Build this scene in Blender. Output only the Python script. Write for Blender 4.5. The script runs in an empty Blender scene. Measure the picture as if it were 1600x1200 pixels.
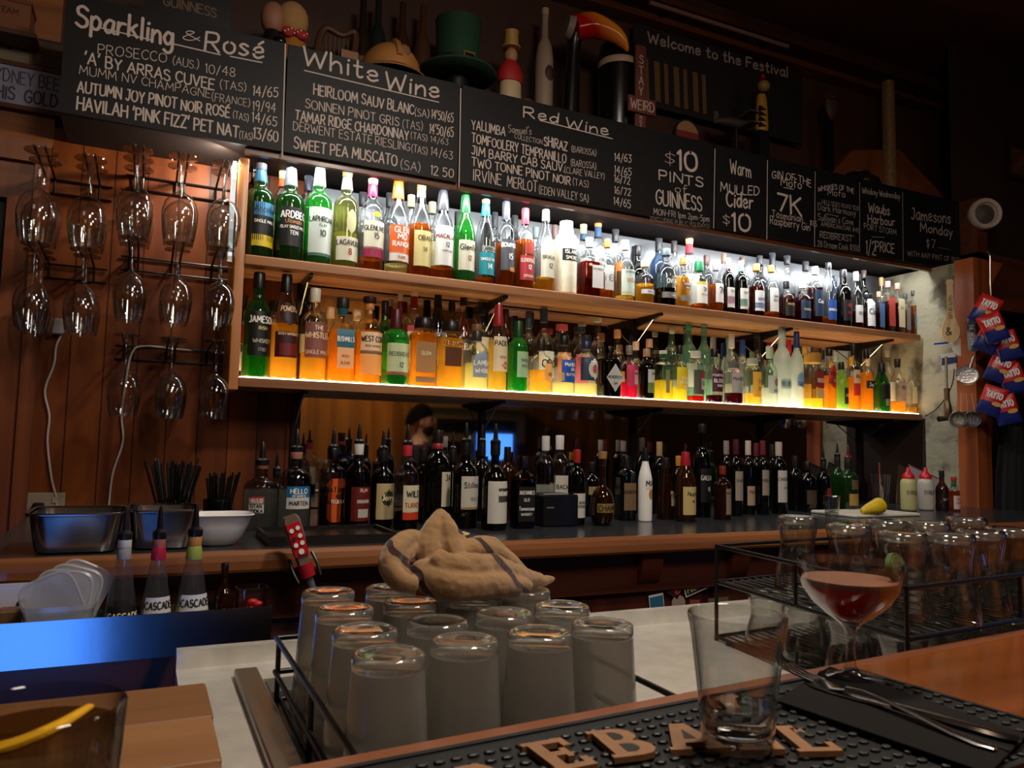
import bpy, math, random
from math import sin, cos, pi, radians, sqrt, atan2
from mathutils import Vector, Matrix
random.seed(7)
S = bpy.context.scene
COL = S.collection
# ---------------------------------------------------------------- camera
Z0 = 1.2                                   # eye height above the floor
FPX = 1204.3
YAW, PITCH, ROLL = radians(25.30), radians(4.588), radians(1.2327)
FW = Vector((sin(YAW)*cos(PITCH), cos(YAW)*cos(PITCH), sin(PITCH)))
RT = Vector((cos(YAW), -sin(YAW), 0)); UP = RT.cross(FW)
R2 = RT*cos(ROLL)+UP*sin(ROLL); U2 = UP*cos(ROLL)-RT*sin(ROLL)
EYE = Vector((0, 0, Z0))
cam = bpy.data.cameras.new('camera'); camo = bpy.data.objects.new('camera', cam); COL.objects.link(camo)
cam.sensor_width = 36; cam.lens = 36*FPX/1600; cam.clip_start = .02; cam.clip_end = 60
M = Matrix((R2, U2, -FW)).transposed().to_4x4(); M.translation = EYE
camo.matrix_world = M
cam.dof.use_dof = True; cam.dof.focus_distance = 2.5; cam.dof.aperture_fstop = 14
S.camera = camo
# ---------------------------------------------------------------- view, world
S.view_settings.view_transform = 'Standard'; S.view_settings.look = 'None'
S.view_settings.gamma = 1; S.view_settings.use_curve_mapping = False
S.view_settings.exposure = 0.0
cy = S.cycles
cy.max_bounces = 10; cy.transmission_bounces = 10; cy.glossy_bounces = 5; cy.diffuse_bounces = 3
cy.transparent_max_bounces = 40; cy.sample_clamp_indirect = 2.0; cy.blur_glossy = 1.0
cy.use_denoising = True
W = bpy.data.worlds.new('world'); S.world = W; W.use_nodes = True
W.node_tree.nodes['Background'].inputs[0].default_value = (1, .6, .35, 1)
W.node_tree.nodes['Background'].inputs[1].default_value = .004
# ---------------------------------------------------------------- lights
def area(name, loc, aim, sx, sy, power, col):
    l = bpy.data.lights.new(name, 'AREA'); l.shape = 'RECTANGLE'; l.size = sx; l.size_y = sy; l.energy = power; l.color = col
    o = bpy.data.objects.new(name, l); COL.objects.link(o); o.location = loc
    d = Vector(aim)-Vector(loc); o.rotation_euler = d.to_track_quat('-Z', 'Y').to_euler(); return o
def strip_light(name, loc, aim, length, power, col, wid=.012):   # long side along X
    l = bpy.data.lights.new(name, 'AREA'); l.shape = 'RECTANGLE'; l.size = length; l.size_y = wid; l.energy = power; l.color = col
    o = bpy.data.objects.new(name, l); COL.objects.link(o); o.location = loc
    d = (Vector(aim)-Vector(loc)).normalized(); x = Vector((1, 0, 0)); y = (-d).cross(x).normalized()
    m = Matrix((x, y, -d)).transposed().to_4x4(); m.translation = loc; o.matrix_world = m; return o
XL, XR = .26, 3.5                          # ends of the back-bar shelves
YW = 2.84                                  # back wall
strip_light('light_canopy', (1.86, 2.578, Z0+.945), (1.86, 2.72, Z0+.62), 3.10, 20, (.93, .97, 1), .022)
strip_light('light_canopy', (1.86, 2.74, Z0+.951), (1.86, 2.76, Z0+.62), 3.10, 3, (.93, .97, 1), .12)  # wide second light, added to brighten the shelf back behind the LED strip
area('light_pendant', (.75, -.1, Z0+1.55), (.9, 1.6, Z0), .5, .5, 16, (1, .84, .70))
area('light_pendant', (-.7, .7, Z0+1.5), (-.1, 2.6, Z0+.3), .4, .4, 1.0, (1, .75, .55))
area('light_pendant', (2.6, .5, Z0+1.5), (2.4, 1.0, Z0-.3), .4, .4, 7, (1, .84, .70))
area('light_bench_fill', (.85, .95, Z0+1.6), (.85, 1.0, Z0), .16, .16, 26, (1, .90, .78))  # unseen lamp added to brighten the bench, pints and towel
area('light_led_channel', (.19, 2.60, Z0+.93), (.02, 2.84, Z0+.62), .02, .05, 4, (1, .90, .75))
area('light_room', (1.9, -2.0, Z0+1.35), (2.3, -2.9, Z0+.1), .5, .3, 13, (1, .60, .20))
# ---------------------------------------------------------------- pixel -> world on a plane
def ray(px, py):
    return FW+R2*((px-800)/FPX)-U2*((py-600)/FPX)
def atY(px, py, Y):
    d = ray(px, py); return EYE+d*(Y/d.y)
def atZ(px, py, z):
    d = ray(px, py); return EYE+d*((z-Z0)/d.z)
def atX(px, py, X):
    d = ray(px, py); return EYE+d*(X/d.x)
def dep(p): return (Vector(p)-EYE).dot(FW)
# ---------------------------------------------------------------- materials
MATS = {}
def nodes(name):
    m = bpy.data.materials.new(name); m.use_nodes = True; n = m.node_tree.nodes; n.clear()
    o = n.new('ShaderNodeOutputMaterial'); return m, n, m.node_tree.links, o
def c4(c): return (c[0], c[1], c[2], 1)
def s2l(h):                                # '#rrggbb' sRGB -> linear
    if len(h) == 4: h = '#'+h[1]*2+h[2]*2+h[3]*2
    v = [int(h[i:i+2], 16)/255 for i in (1, 3, 5)]
    return tuple(x/12.92 if x <= .04045 else ((x+.055)/1.055)**2.4 for x in v)
def col(c): return s2l(c) if isinstance(c, str) else c
def pm(c, rough=.5, metal=0, spec=.5, coat=0, noise=0, nscale=30, bump=0):
    c = col(c); k = ('pm', c, rough, metal, spec, coat, noise, nscale, bump)
    if k in MATS: return MATS[k]
    m, n, L, o = nodes('surface'); b = n.new('ShaderNodeBsdfPrincipled'); L.new(b.outputs[0], o.inputs[0])
    b.inputs['Base Color'].default_value = c4(c); b.inputs['Roughness'].default_value = rough; b.inputs['Metallic'].default_value = metal
    b.inputs['Specular IOR Level'].default_value = spec; b.inputs['Coat Weight'].default_value = coat; b.inputs['Coat Roughness'].default_value = .08
    if noise or bump:
        t = n.new('ShaderNodeTexCoord'); x = n.new('ShaderNodeTexNoise'); x.inputs['Scale'].default_value = nscale; x.inputs['Detail'].default_value = 5
        L.new(t.outputs['Object'], x.inputs['Vector'])
        if noise:
            r = n.new('ShaderNodeMapRange'); r.inputs[1].default_value = .3; r.inputs[2].default_value = .7
            r.inputs[3].default_value = 1-noise; r.inputs[4].default_value = 1+noise
            L.new(x.outputs[0], r.inputs[0]); v = n.new('ShaderNodeVectorMath'); v.operation = 'SCALE'
            v.inputs[0].default_value = c; L.new(r.outputs[0], v.inputs['Scale']); L.new(v.outputs[0], b.inputs['Base Color'])
        if bump:
            u = n.new('ShaderNodeBump'); u.inputs['Strength'].default_value = bump; u.inputs['Distance'].default_value = .004
            L.new(x.outputs[0], u.inputs['Height']); L.new(u.outputs[0], b.inputs['Normal'])
    MATS[k] = m; return m
def emit(c, s):
    c = col(c); k = ('em', c, s)
    if k in MATS: return MATS[k]
    m, n, L, o = nodes('glowing'); e = n.new('ShaderNodeEmission'); e.inputs[0].default_value = c4(c); e.inputs[1].default_value = s
    L.new(e.outputs[0], o.inputs[0]); MATS[k] = m; return m
def wood(c1, c2, axis='X', scale=9, stretch=14, rough=.45, coat=0, plank=0, gap=.004, off=0, dark=.25, spec=.5):
    c1, c2 = col(c1), col(c2); k = ('wd', c1, c2, axis, scale, stretch, rough, coat, plank, gap, off, dark, spec)
    if k in MATS: return MATS[k]
    m, n, L, o = nodes('wood'); b = n.new('ShaderNodeBsdfPrincipled'); L.new(b.outputs[0], o.inputs[0])
    b.inputs['Roughness'].default_value = rough; b.inputs['Coat Weight'].default_value = coat; b.inputs['Coat Roughness'].default_value = .12
    b.inputs['Specular IOR Level'].default_value = spec
    g = n.new('ShaderNodeNewGeometry'); mp = n.new('ShaderNodeMapping'); L.new(g.outputs['Position'], mp.inputs[0])
    sc = {'X': (1/stretch, 1, 1), 'Y': (1, 1/stretch, 1), 'Z': (1, 1, 1/stretch)}[axis]; mp.inputs['Scale'].default_value = sc
    x = n.new('ShaderNodeTexNoise'); x.inputs['Scale'].default_value = scale; x.inputs['Detail'].default_value = 6; x.inputs['Distortion'].default_value = 1.2
    L.new(mp.outputs[0], x.inputs['Vector'])
    r = n.new('ShaderNodeValToRGB'); r.color_ramp.elements[0].position = .32; r.color_ramp.elements[0].color = c4(c1)
    r.color_ramp.elements[1].position = .68; r.color_ramp.elements[1].color = c4(c2); L.new(x.outputs[0], r.inputs[0])
    out = r.outputs[0]
    if plank:                               # boards side by side, one seam every PLANK metres
        sx = n.new('ShaderNodeSeparateXYZ'); L.new(g.outputs['Position'], sx.inputs[0])
        pa = {'Z': 'X', 'X': 'Y', 'Y': 'X'}[axis]
        a = n.new('ShaderNodeMath'); a.operation = 'ADD'; a.inputs[1].default_value = 50+off; L.new(sx.outputs[pa], a.inputs[0])
        d = n.new('ShaderNodeMath'); d.operation = 'DIVIDE'; d.inputs[1].default_value = plank; L.new(a.outputs[0], d.inputs[0])
        f = n.new('ShaderNodeMath'); f.operation = 'FRACT'; L.new(d.outputs[0], f.inputs[0])
        fl = n.new('ShaderNodeMath'); fl.operation = 'FLOOR'; L.new(d.outputs[0], fl.inputs[0])
        wn = n.new('ShaderNodeTexWhiteNoise'); wn.noise_dimensions = '1D'; L.new(fl.outputs[0], wn.inputs['W'])
        va = n.new('ShaderNodeMapRange'); va.inputs[3].default_value = .72; va.inputs[4].default_value = 1.15; L.new(wn.outputs[0], va.inputs[0])
        gp = n.new('ShaderNodeMath'); gp.operation = 'GREATER_THAN'; gp.inputs[1].default_value = gap/plank; L.new(f.outputs[0], gp.inputs[0])
        ga = n.new('ShaderNodeMapRange'); ga.inputs[3].default_value = dark; ga.inputs[4].default_value = 1; L.new(gp.outputs[0], ga.inputs[0])
        mu = n.new('ShaderNodeMath'); mu.operation = 'MULTIPLY'; L.new(va.outputs[0], mu.inputs[0]); L.new(ga.outputs[0], mu.inputs[1])
        v = n.new('ShaderNodeVectorMath'); v.operation = 'SCALE'; L.new(out, v.inputs[0]); L.new(mu.outputs[0], v.inputs['Scale']); out = v.outputs[0]
        bu = n.new('ShaderNodeBump'); bu.inputs['Strength'].default_value = .6; bu.inputs['Distance'].default_value = .004
        L.new(gp.outputs[0], bu.inputs['Height']); L.new(bu.outputs[0], b.inputs['Normal'])
    L.new(out, b.inputs['Base Color']); MATS[k] = m; return m
def glass(tint=(.95, .96, .95), gloss=1.0, edge=.55, haze=0, hazec=(.8, .8, .8), rough=.04):
    """thin bottle glass: see-through, with a sheen that grows towards grazing angles"""
    tint = col(tint); hazec = col(hazec); k = ('gl', tint, gloss, edge, haze, hazec, rough)
    if k in MATS: return MATS[k]
    m, n, L, o = nodes('bottle_glass')
    t = n.new('ShaderNodeBsdfTransparent'); gl = n.new('ShaderNodeBsdfGlossy'); gl.inputs['Roughness'].default_value = rough
    lw = n.new('ShaderNodeLayerWeight'); lw.inputs[0].default_value = .35
    mx = n.new('ShaderNodeMix'); mx.data_type = 'RGBA'; mx.inputs[6].default_value = c4(tint); mx.inputs[7].default_value = c4(tuple(x*edge for x in tint))
    p = n.new('ShaderNodeMath'); p.operation = 'POWER'; p.inputs[1].default_value = 2.2; L.new(lw.outputs['Facing'], p.inputs[0])
    L.new(p.outputs[0], mx.inputs[0]); L.new(mx.outputs[2], t.inputs[0])
    cur = t
    if haze:
        a = n.new('ShaderNodeBsdfTranslucent'); a.inputs[0].default_value = c4(hazec); d = n.new('ShaderNodeBsdfDiffuse'); d.inputs[0].default_value = c4(hazec)
        h = n.new('ShaderNodeMixShader'); h.inputs[0].default_value = .5; L.new(a.outputs[0], h.inputs[1]); L.new(d.outputs[0], h.inputs[2])
        h2 = n.new('ShaderNodeMixShader'); h2.inputs[0].default_value = haze; L.new(t.outputs[0], h2.inputs[1]); L.new(h.outputs[0], h2.inputs[2]); cur = h2
    l2 = n.new('ShaderNodeLayerWeight'); l2.inputs[0].default_value = .5
    q = n.new('ShaderNodeMath'); q.operation = 'POWER'; q.inputs[1].default_value = 4.2; L.new(l2.outputs['Facing'], q.inputs[0])
    mu = n.new('ShaderNodeMath'); mu.operation = 'MULTIPLY_ADD'; mu.inputs[1].default_value = .85*gloss; mu.inputs[2].default_value = .06*gloss; mu.use_clamp = True; L.new(q.outputs[0], mu.inputs[0])
    s = n.new('ShaderNodeMixShader'); L.new(mu.outputs[0], s.inputs[0]); L.new(cur.outputs[0], s.inputs[1]); L.new(gl.outputs[0], s.inputs[2])
    L.new(s.outputs[0], o.inputs[0]); MATS[k] = m; return m
def liquid(c, body=.4):
    c = col(c); k = ('lq', c, body)
    if k in MATS: return MATS[k]
    m, n, L, o = nodes('liquid')
    t = n.new('ShaderNodeBsdfTransparent'); t.inputs[0].default_value = c4(tuple(min(1, x**.5) for x in c))
    a = n.new('ShaderNodeBsdfTranslucent'); a.inputs[0].default_value = c4(c)
    s = n.new('ShaderNodeMixShader'); s.inputs[0].default_value = body; L.new(t.outputs[0], s.inputs[1]); L.new(a.outputs[0], s.inputs[2])
    L.new(s.outputs[0], o.inputs[0]); MATS[k] = m; return m
def paper(c):
    """label paper lets some light through"""
    c = col(c); k = ('pp', c)
    if k in MATS: return MATS[k]
    m, n, L, o = nodes('label_paper'); d = n.new('ShaderNodeBsdfPrincipled'); d.inputs[0].default_value = c4(c); d.inputs['Roughness'].default_value = .5; t = n.new('ShaderNodeBsdfTranslucent'); t.inputs[0].default_value = c4(c)
    s = n.new('ShaderNodeMixShader'); s.inputs[0].default_value = .22; L.new(d.outputs[0], s.inputs[1]); L.new(t.outputs[0], s.inputs[2]); L.new(s.outputs[0], o.inputs[0]); MATS[k] = m; return m
def solid_glass(tint=(.97, .98, .97), rough=0.0, ior=1.45):
    k = ('sg', tint, rough, ior)
    if k in MATS: return MATS[k]
    m, n, L, o = nodes('clear_glass'); g = n.new('ShaderNodeBsdfGlass'); g.inputs[0].default_value = c4(tint); g.inputs[1].default_value = rough; g.inputs[2].default_value = ior
    L.new(g.outputs[0], o.inputs[0]); MATS[k] = m; return m
# ---------------------------------------------------------------- mesh helpers
class MB:
    def __init__(s): s.v = []; s.f = []
    def add(s, v, f):
        b = len(s.v); s.v += [tuple(p) for p in v]; s.f += [[i+b for i in q] for q in f]; return s
    def box(s, x0, x1, y0, y1, z0, z1):
        return s.add([(x0,y0,z0),(x1,y0,z0),(x1,y1,z0),(x0,y1,z0),(x0,y0,z1),(x1,y0,z1),(x1,y1,z1),(x0,y1,z1)],
                     [[0,3,2,1],[4,5,6,7],[0,1,5,4],[1,2,6,5],[2,3,7,6],[3,0,4,7]])
    def bbox(s, x0, x1, y0, y1, z0, z1, r=.004):   # box with rounded vertical edges and softened rims
        def ring(d, z):
            o = []
            for cx, cy_, a0 in ((x1-r, y1-r, 0), (x0+r, y1-r, 90), (x0+r, y0+r, 180), (x1-r, y0+r, 270)):
                for k in range(4):
                    a = radians(a0+30*k); o.append((cx+(r-d)*cos(a), cy_+(r-d)*sin(a), z))
            return o
        q = min(r*.5, (z1-z0)*.3)
        return s.rings([ring(q, z0), ring(0, z0+q), ring(0, z1-q), ring(q, z1)])
    def rings(s, R, cap0=True, cap1=True, closed=True):
        n = len(R[0]); v = [p for r in R for p in r]; f = []
        for i in range(len(R)-1):
            for j in range(n if closed else n-1):
                k = (j+1) % n; f.append([i*n+j, i*n+k, (i+1)*n+k, (i+1)*n+j])
        if cap0: f.append(list(range(n-1, -1, -1)))
        if cap1: f.append([(len(R)-1)*n+j for j in range(n)])
        return s.add(v, f)
    def lathe(s, prof, n=24, c=(0, 0, 0), e=2, dy=1, cap0=True, cap1=True):
        R = []
        for r, z in prof:
            q = []
            for j in range(n):
                a = 2*pi*(j+.5)/n; ca, sa = cos(a), sin(a)
                if e != 2: ca = math.copysign(abs(ca)**(2/e), ca); sa = math.copysign(abs(sa)**(2/e), sa)
                q.append((c[0]+r*ca, c[1]+r*sa*dy, c[2]+z))
            R.append(q)
        return s.rings(R, cap0, cap1)
    def tube(s, pts, r, n=8, smooth=0, flat=1.0, upv=None):
        P = [Vector(p) for p in pts]
        rr = list(r) if isinstance(r, (list, tuple)) else [r]*len(P)
        if smooth:
            Q = []; q = []
            for i in range(len(P)-1):
                a, b, c_, d = P[max(i-1, 0)], P[i], P[i+1], P[min(i+2, len(P)-1)]
                for k in range(smooth):
                    t = k/smooth
                    Q.append(.5*((2*b)+(c_-a)*t+(2*a-5*b+4*c_-d)*t*t+(3*b-a-3*c_+d)*t**3)); q.append(rr[i]*(1-t)+rr[i+1]*t)
            Q.append(P[-1]); q.append(rr[-1]); P, rr = Q, q
        R = []; u = None
        for i, p in enumerate(P):
            d = (P[min(i+1, len(P)-1)]-P[max(i-1, 0)]).normalized()
            if u is None:
                u = Vector(upv) if upv else (Vector((0, 0, 1)) if abs(d.z) < .9 else Vector((1, 0, 0)))
            u = (u-d*u.dot(d)).normalized(); w = d.cross(u)
            R.append([p+(u*cos(2*pi*j/n)*flat+w*sin(2*pi*j/n))*rr[i] for j in range(n)])
        return s.rings(R)
    def prism(s, poly, a0, a1, ax='Y'):
        f = {'X': lambda p, a: (a, p[0], p[1]), 'Y': lambda p, a: (p[0], a, p[1]), 'Z': lambda p, a: (p[0], p[1], a)}[ax]
        n = len(poly); return s.add([f(p, a0) for p in poly]+[f(p, a1) for p in poly],
            [list(range(n)), list(range(2*n-1, n-1, -1))]+[[i, (i+1) % n+0, n+(i+1) % n, n+i][::-1] for i in range(n)])
    def ball(s, c, rx, ry=None, rz=None, n=16, m=10):
        ry = ry or rx; rz = rz or rx; R = []
        for i in range(m+1):
            t = pi*(.02+.96*i/m); R.append([(c[0]+rx*sin(t)*cos(2*pi*j/n), c[1]+ry*sin(t)*sin(2*pi*j/n), c[2]-rz*cos(t)) for j in range(n)])
        return s.rings(R)
    def xf(s, m):
        s.v = [tuple(m @ Vector(p)) for p in s.v]; return s
def build(name, mb, mat, parent=None, smooth=True, origin=(0, 0, 0), kind=None, label=None):
    me = bpy.data.meshes.new(name); o = origin
    me.from_pydata([(p[0]-o[0], p[1]-o[1], p[2]-o[2]) for p in mb.v], [], mb.f); me.validate(); me.update()
    if smooth:
        for p in me.polygons: p.use_smooth = True
        try: me.set_sharp_from_angle(angle=radians(smooth if not isinstance(smooth, bool) else 42))
        except Exception: pass
    me.materials.append(mat)
    ob = bpy.data.objects.new(name, me); COL.objects.link(ob)
    if parent: ob.parent = parent
    else: ob.location = o
    if kind: ob['kind'] = kind
    if label: ob['label'] = label
    return ob
def thing(name, label, cat, loc=(0, 0, 0), rz=0, group=None):
    o = bpy.data.objects.new(name, None); COL.objects.link(o); o.location = loc; o.rotation_euler = (0, 0, rz); o.empty_display_size = .02
    o['label'] = label; o['category'] = cat
    if group: o['group'] = group
    return o
def tag(o, label, cat, group=None, kind=None):
    o['label'] = label; o['category'] = cat
    if group: o['group'] = group
    if kind: o['kind'] = kind
    return o
def struct(name, mb, mat, smooth=False, **k):
    o = build(name, mb, mat, smooth=smooth, **k); o['kind'] = 'structure'; return o
class T:
    """a thing whose parts are given in world coordinates; parts hang on an Empty at LOC"""
    def __init__(s, name, label, cat, loc, group=None):
        s.loc = Vector(loc); s.root = thing(name, label, cat, s.loc, 0, group)
    def part(s, name, mb, mat, parent=None, smooth=True, label=None, kind=None):
        return build(name, mb, mat, parent or s.root, smooth, s.loc, kind, label)
def copy_tree(o, parent=None):
    c = o.copy(); COL.objects.link(c)
    if parent: c.parent = parent
    for ch in list(o.children): copy_tree(ch, c)
    return c
# ---------------------------------------------------------------- hand lettering: stroke glyphs
G = {}
def _g(s):
    for ln in s.strip().split('\n'):
        a = ln.split('|'); ch = a[0]; st = []
        for p in a[2].split(';'):
            sm = p.startswith('~'); pts = [tuple(float(x) for x in q.split(',')) for q in p.lstrip('~').split()]
            if sm and len(pts) > 2:
                Q = []
                for i in range(len(pts)-1):
                    A, B, C, D = pts[max(i-1, 0)], pts[i], pts[i+1], pts[min(i+2, len(pts)-1)]
                    for k in range(3):
                        t = k/3; Q.append(tuple(.5*(2*B[j]+(C[j]-A[j])*t+(2*A[j]-5*B[j]+4*C[j]-D[j])*t*t+(3*B[j]-A[j]-3*C[j]+D[j])*t**3) for j in (0, 1)))
                Q.append(pts[-1]); pts = Q
            st.append(pts)
        G[ch] = (float(a[1]), st)
_g("""A|.66|0,0 .33,1 .66,0;.12,.34 .54,.34
B|.56|0,0 0,1;~0,1 .35,1 .48,.78 .35,.55 0,.53;~0,.53 .4,.5 .56,.27 .4,.02 0,0
C|.58|~.58,.84 .38,1 .1,.85 0,.5 .1,.15 .38,0 .58,.16
D|.6|0,0 0,1;~0,1 .38,.95 .6,.5 .38,.05 0,0
E|.48|.48,1 0,1 0,0 .48,0;0,.53 .4,.53
F|.48|.48,1 0,1 0,0;0,.53 .4,.53
G|.62|~.6,.84 .38,1 .1,.85 0,.5 .1,.15 .38,0 .6,.15;.6,.15 .62,.46 .36,.46
H|.6|0,0 0,1;.6,0 .6,1;0,.52 .6,.52
I|.08|.04,0 .04,1
J|.42|.12,1 .42,1;~.36,1 .36,.25 .2,0 0,.14
K|.56|0,0 0,1;.54,1 .02,.44;.16,.58 .56,0
L|.46|0,1 0,0 .46,0
M|.78|0,0 .08,1 .39,.3 .7,1 .78,0
N|.6|0,0 0,1 .6,0 .6,1
O|.68|~.34,1 .08,.85 0,.5 .08,.15 .34,0 .6,.15 .68,.5 .6,.85 .34,1
P|.52|0,0 0,1;~0,1 .4,.98 .52,.74 .4,.5 0,.46
Q|.68|~.34,1 .08,.85 0,.5 .08,.15 .34,0 .6,.15 .68,.5 .6,.85 .34,1;.42,.25 .7,-.1
R|.56|0,0 0,1;~0,1 .4,.98 .5,.74 .4,.52 0,.48;.22,.48 .56,0
S|.52|~.5,.86 .28,1 .05,.88 .08,.62 .3,.52 .5,.36 .48,.1 .24,0 0,.14
T|.58|0,1 .58,1;.29,1 .29,0
U|.6|~0,1 0,.25 .14,.02 .3,0 .48,.04 .6,.25 .6,1
V|.6|0,1 .3,0 .6,1
W|.86|0,1 .2,0 .43,.75 .66,0 .86,1
X|.56|0,1 .56,0;.56,1 0,0
Y|.56|0,1 .28,.48 .56,1;.28,.48 .28,0
Z|.54|0,1 .54,1 0,0 .54,0
0|.54|~.27,1 .06,.85 0,.5 .06,.15 .27,0 .48,.15 .54,.5 .48,.85 .27,1
1|.14|0,.85 .12,1 .12,0
2|.5|~.02,.8 .2,1 .46,.86 .4,.55 0,0;0,0 .5,0
3|.5|0,1 .46,1 .2,.58;~.2,.58 .46,.45 .44,.1 .2,0 0,.1
4|.54|.4,0 .4,1 0,.35 .54,.35
5|.5|.46,1 .06,1 .04,.58;~.04,.58 .3,.62 .5,.35 .3,0 0,.08
6|.5|~.42,1 .12,.7 0,.3 .2,0 .46,.12 .46,.4 .24,.54 .02,.36
7|.5|0,1 .5,1 .16,0
8|.52|~.26,1 .06,.88 .1,.62 .42,.42 .5,.16 .26,0 .02,.16 .1,.42 .42,.62 .46,.88 .26,1
9|.5|~.48,.7 .26,.48 .04,.62 .1,.94 .36,1 .48,.7 .4,.2 .3,0
(|.2|~.2,1.1 .02,.75 .02,.25 .2,-.12
)|.2|~0,1.1 .18,.75 .18,.25 0,-.12
/|.36|0,-.12 .36,1.08
$|.46|~.44,.78 .24,.9 .04,.76 .22,.52 .42,.34 .24,.12 .02,.24;.23,1.1 .23,-.1
&|.62|~.6,0 .12,.72 .2,1 .38,.85 .02,.3 .14,0 .38,.04 .58,.4
'|.08|.08,1.12 .0,.82
.|.06|0,0 .05,.02
,|.06|.05,.04 0,-.14
-|.36|0,.48 .36,.48
:|.06|0,.15 .05,.17;0,.65 .05,.67
!|.06|.03,1 .03,.3;.03,0 .03,.04
É|.48|.48,1 0,1 0,0 .48,0;0,.53 .4,.53;.16,1.15 .36,1.32
a|.46|~.44,.56 .2,.62 0,.3 .14,0 .36,.12 .44,.5;~.44,.58 .42,.12 .5,0
b|.44|~0,1.02 0,0;~0,.3 .2,.6 .42,.4 .36,.05 .14,0 0,.16
c|.4|~.4,.5 .2,.62 0,.3 .16,0 .4,.12
d|.46|~.42,.46 .2,.6 0,.3 .14,0 .34,.1 .42,.4;.44,1.02 .43,0
e|.42|~0,.3 .38,.36 .28,.6 .04,.5 .02,.14 .2,0 .42,.12
f|.36|~.38,.95 .2,1.02 .14,.7 .12,0;0,.58 .34,.6
g|.46|~.42,.46 .2,.6 0,.3 .14,.02 .34,.12 .42,.4;~.44,.58 .42,-.2 .2,-.4 0,-.28
h|.44|0,1.02 0,0;~0,.3 .2,.58 .38,.46 .42,0
i|.08|.04,.58 .04,0;.05,.8 .07,.84
j|.2|~.16,.58 .14,-.2 0,-.32;.18,.8 .2,.84
k|.42|0,1.02 0,0;.38,.6 .02,.26;.14,.36 .42,0
l|.1|.04,1.02 .04,.0
m|.68|0,.58 0,0;~0,.3 .16,.58 .32,.44 .34,0;~.34,.3 .5,.58 .64,.44 .68,0
n|.42|0,.58 0,0;~0,.3 .2,.58 .38,.46 .42,0
o|.44|~.22,.6 .02,.45 .02,.15 .22,0 .42,.15 .42,.45 .22,.6
p|.44|0,.58 0,-.38;~0,.4 .2,.62 .42,.4 .34,.05 .14,.0 0,.14
r|.34|0,.58 0,0;~0,.32 .14,.56 .34,.56
s|.38|~.36,.52 .18,.62 .04,.5 .2,.32 .36,.16 .18,0 0,.08
t|.34|~.14,.92 .13,.15 .22,0 .34,.06;0,.6 .32,.62
u|.44|~0,.58 .02,.1 .18,0 .38,.2 .42,.58;.42,.58 .44,0
v|.42|0,.58 .2,0 .42,.58
w|.62|0,.58 .16,0 .32,.42 .46,0 .62,.58
x|.4|0,.58 .4,0;.4,.58 0,0
y|.42|0,.58 .2,.08;~.42,.58 .2,.0 .08,-.36
z|.4|0,.58 .4,.58 0,0 .4,0
é|.42|~0,.3 .38,.36 .28,.6 .04,.5 .02,.14 .2,0 .42,.12;.18,.74 .36,.92""")
GAP = .2
def text_strokes(s, jit=0, rnd=None):
    """(strokes, total width) of a line of lettering, cap height 1"""
    x = 0; out = []
    for ch in s:
        if ch == ' ': x += .36; continue
        w, st = G.get(ch) or G.get(ch.upper()) or (.3, [])
        dy = rnd.uniform(-jit, jit) if rnd else 0; sk = rnd.uniform(-jit, jit)*.8 if rnd else 0; sc = 1+(rnd.uniform(-jit, jit) if rnd else 0)
        for p in st: out.append([(x+a+sk*b, b*sc+dy) for a, b in p])
        x += w+GAP
    return out, max(x-GAP, .01)
LIFT = [0]
def ribbon(mb, pts, w, place, cap=True):
    """one pen stroke of width W laid on a surface by PLACE(u, v, lift); every stroke lies a hair above the one before"""
    for i in range(1, len(pts)-1):            # a pen that turns back sharply starts a new stroke
        a, b, c = pts[i-1], pts[i], pts[i+1]; u = (b[0]-a[0], b[1]-a[1]); v = (c[0]-b[0], c[1]-b[1])
        if u[0]*v[0]+u[1]*v[1] < .05*math.hypot(*u)*math.hypot(*v):
            ribbon(mb, pts[:i+1], w, place, cap); ribbon(mb, pts[i:], w, place, cap); return
    P = [pts[0]]
    for p in pts[1:]:
        if math.hypot(p[0]-P[-1][0], p[1]-P[-1][1]) > 1e-6: P.append(p)
    n = len(P)
    if n < 2: return
    LIFT[0] = (LIFT[0]+1) % 12; d = LIFT[0]*4e-5; N = []
    for i in range(n-1):
        l = math.hypot(P[i+1][0]-P[i][0], P[i+1][1]-P[i][1]); N.append((-(P[i+1][1]-P[i][1])/l, (P[i+1][0]-P[i][0])/l))
    Lf, Rg = [], []
    for i in range(n):
        a, b = N[max(i-1, 0)], N[min(i, n-2)]; m = (a[0]+b[0], a[1]+b[1]); q = m[0]*m[0]+m[1]*m[1]
        k = min(2/q, 1.25) if q > 1e-6 else 1
        if q < .35: m = b; k = 1
        Lf.append((P[i][0]+m[0]*k*w/2, P[i][1]+m[1]*k*w/2)); Rg.append((P[i][0]-m[0]*k*w/2, P[i][1]-m[1]*k*w/2))
    if cap:
        for e, nn, L_, sg in ((0, N[0], Lf, -1), (n-1, N[-1], Lf, 1)):
            t = (nn[1]*sg, -nn[0]*sg); c = P[e]
            q = [(c[0]+(nn[0]*cos(f)+t[0]*sin(f))*w/2, c[1]+(nn[1]*cos(f)+t[1]*sin(f))*w/2) for f in (0, pi/4, pi/2, 3*pi/4, pi)]
            if sg > 0: q.reverse()
            mb.add([place(a, b, d) for a, b in q], [[0, 1, 2, 3, 4]])
    k = len(mb.v); mb.add([place(a, b, d) for a, b in Rg]+[place(a, b, d) for a, b in Lf], [[i, i+1, n+i+1, n+i] for i in range(n-1)])
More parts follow.
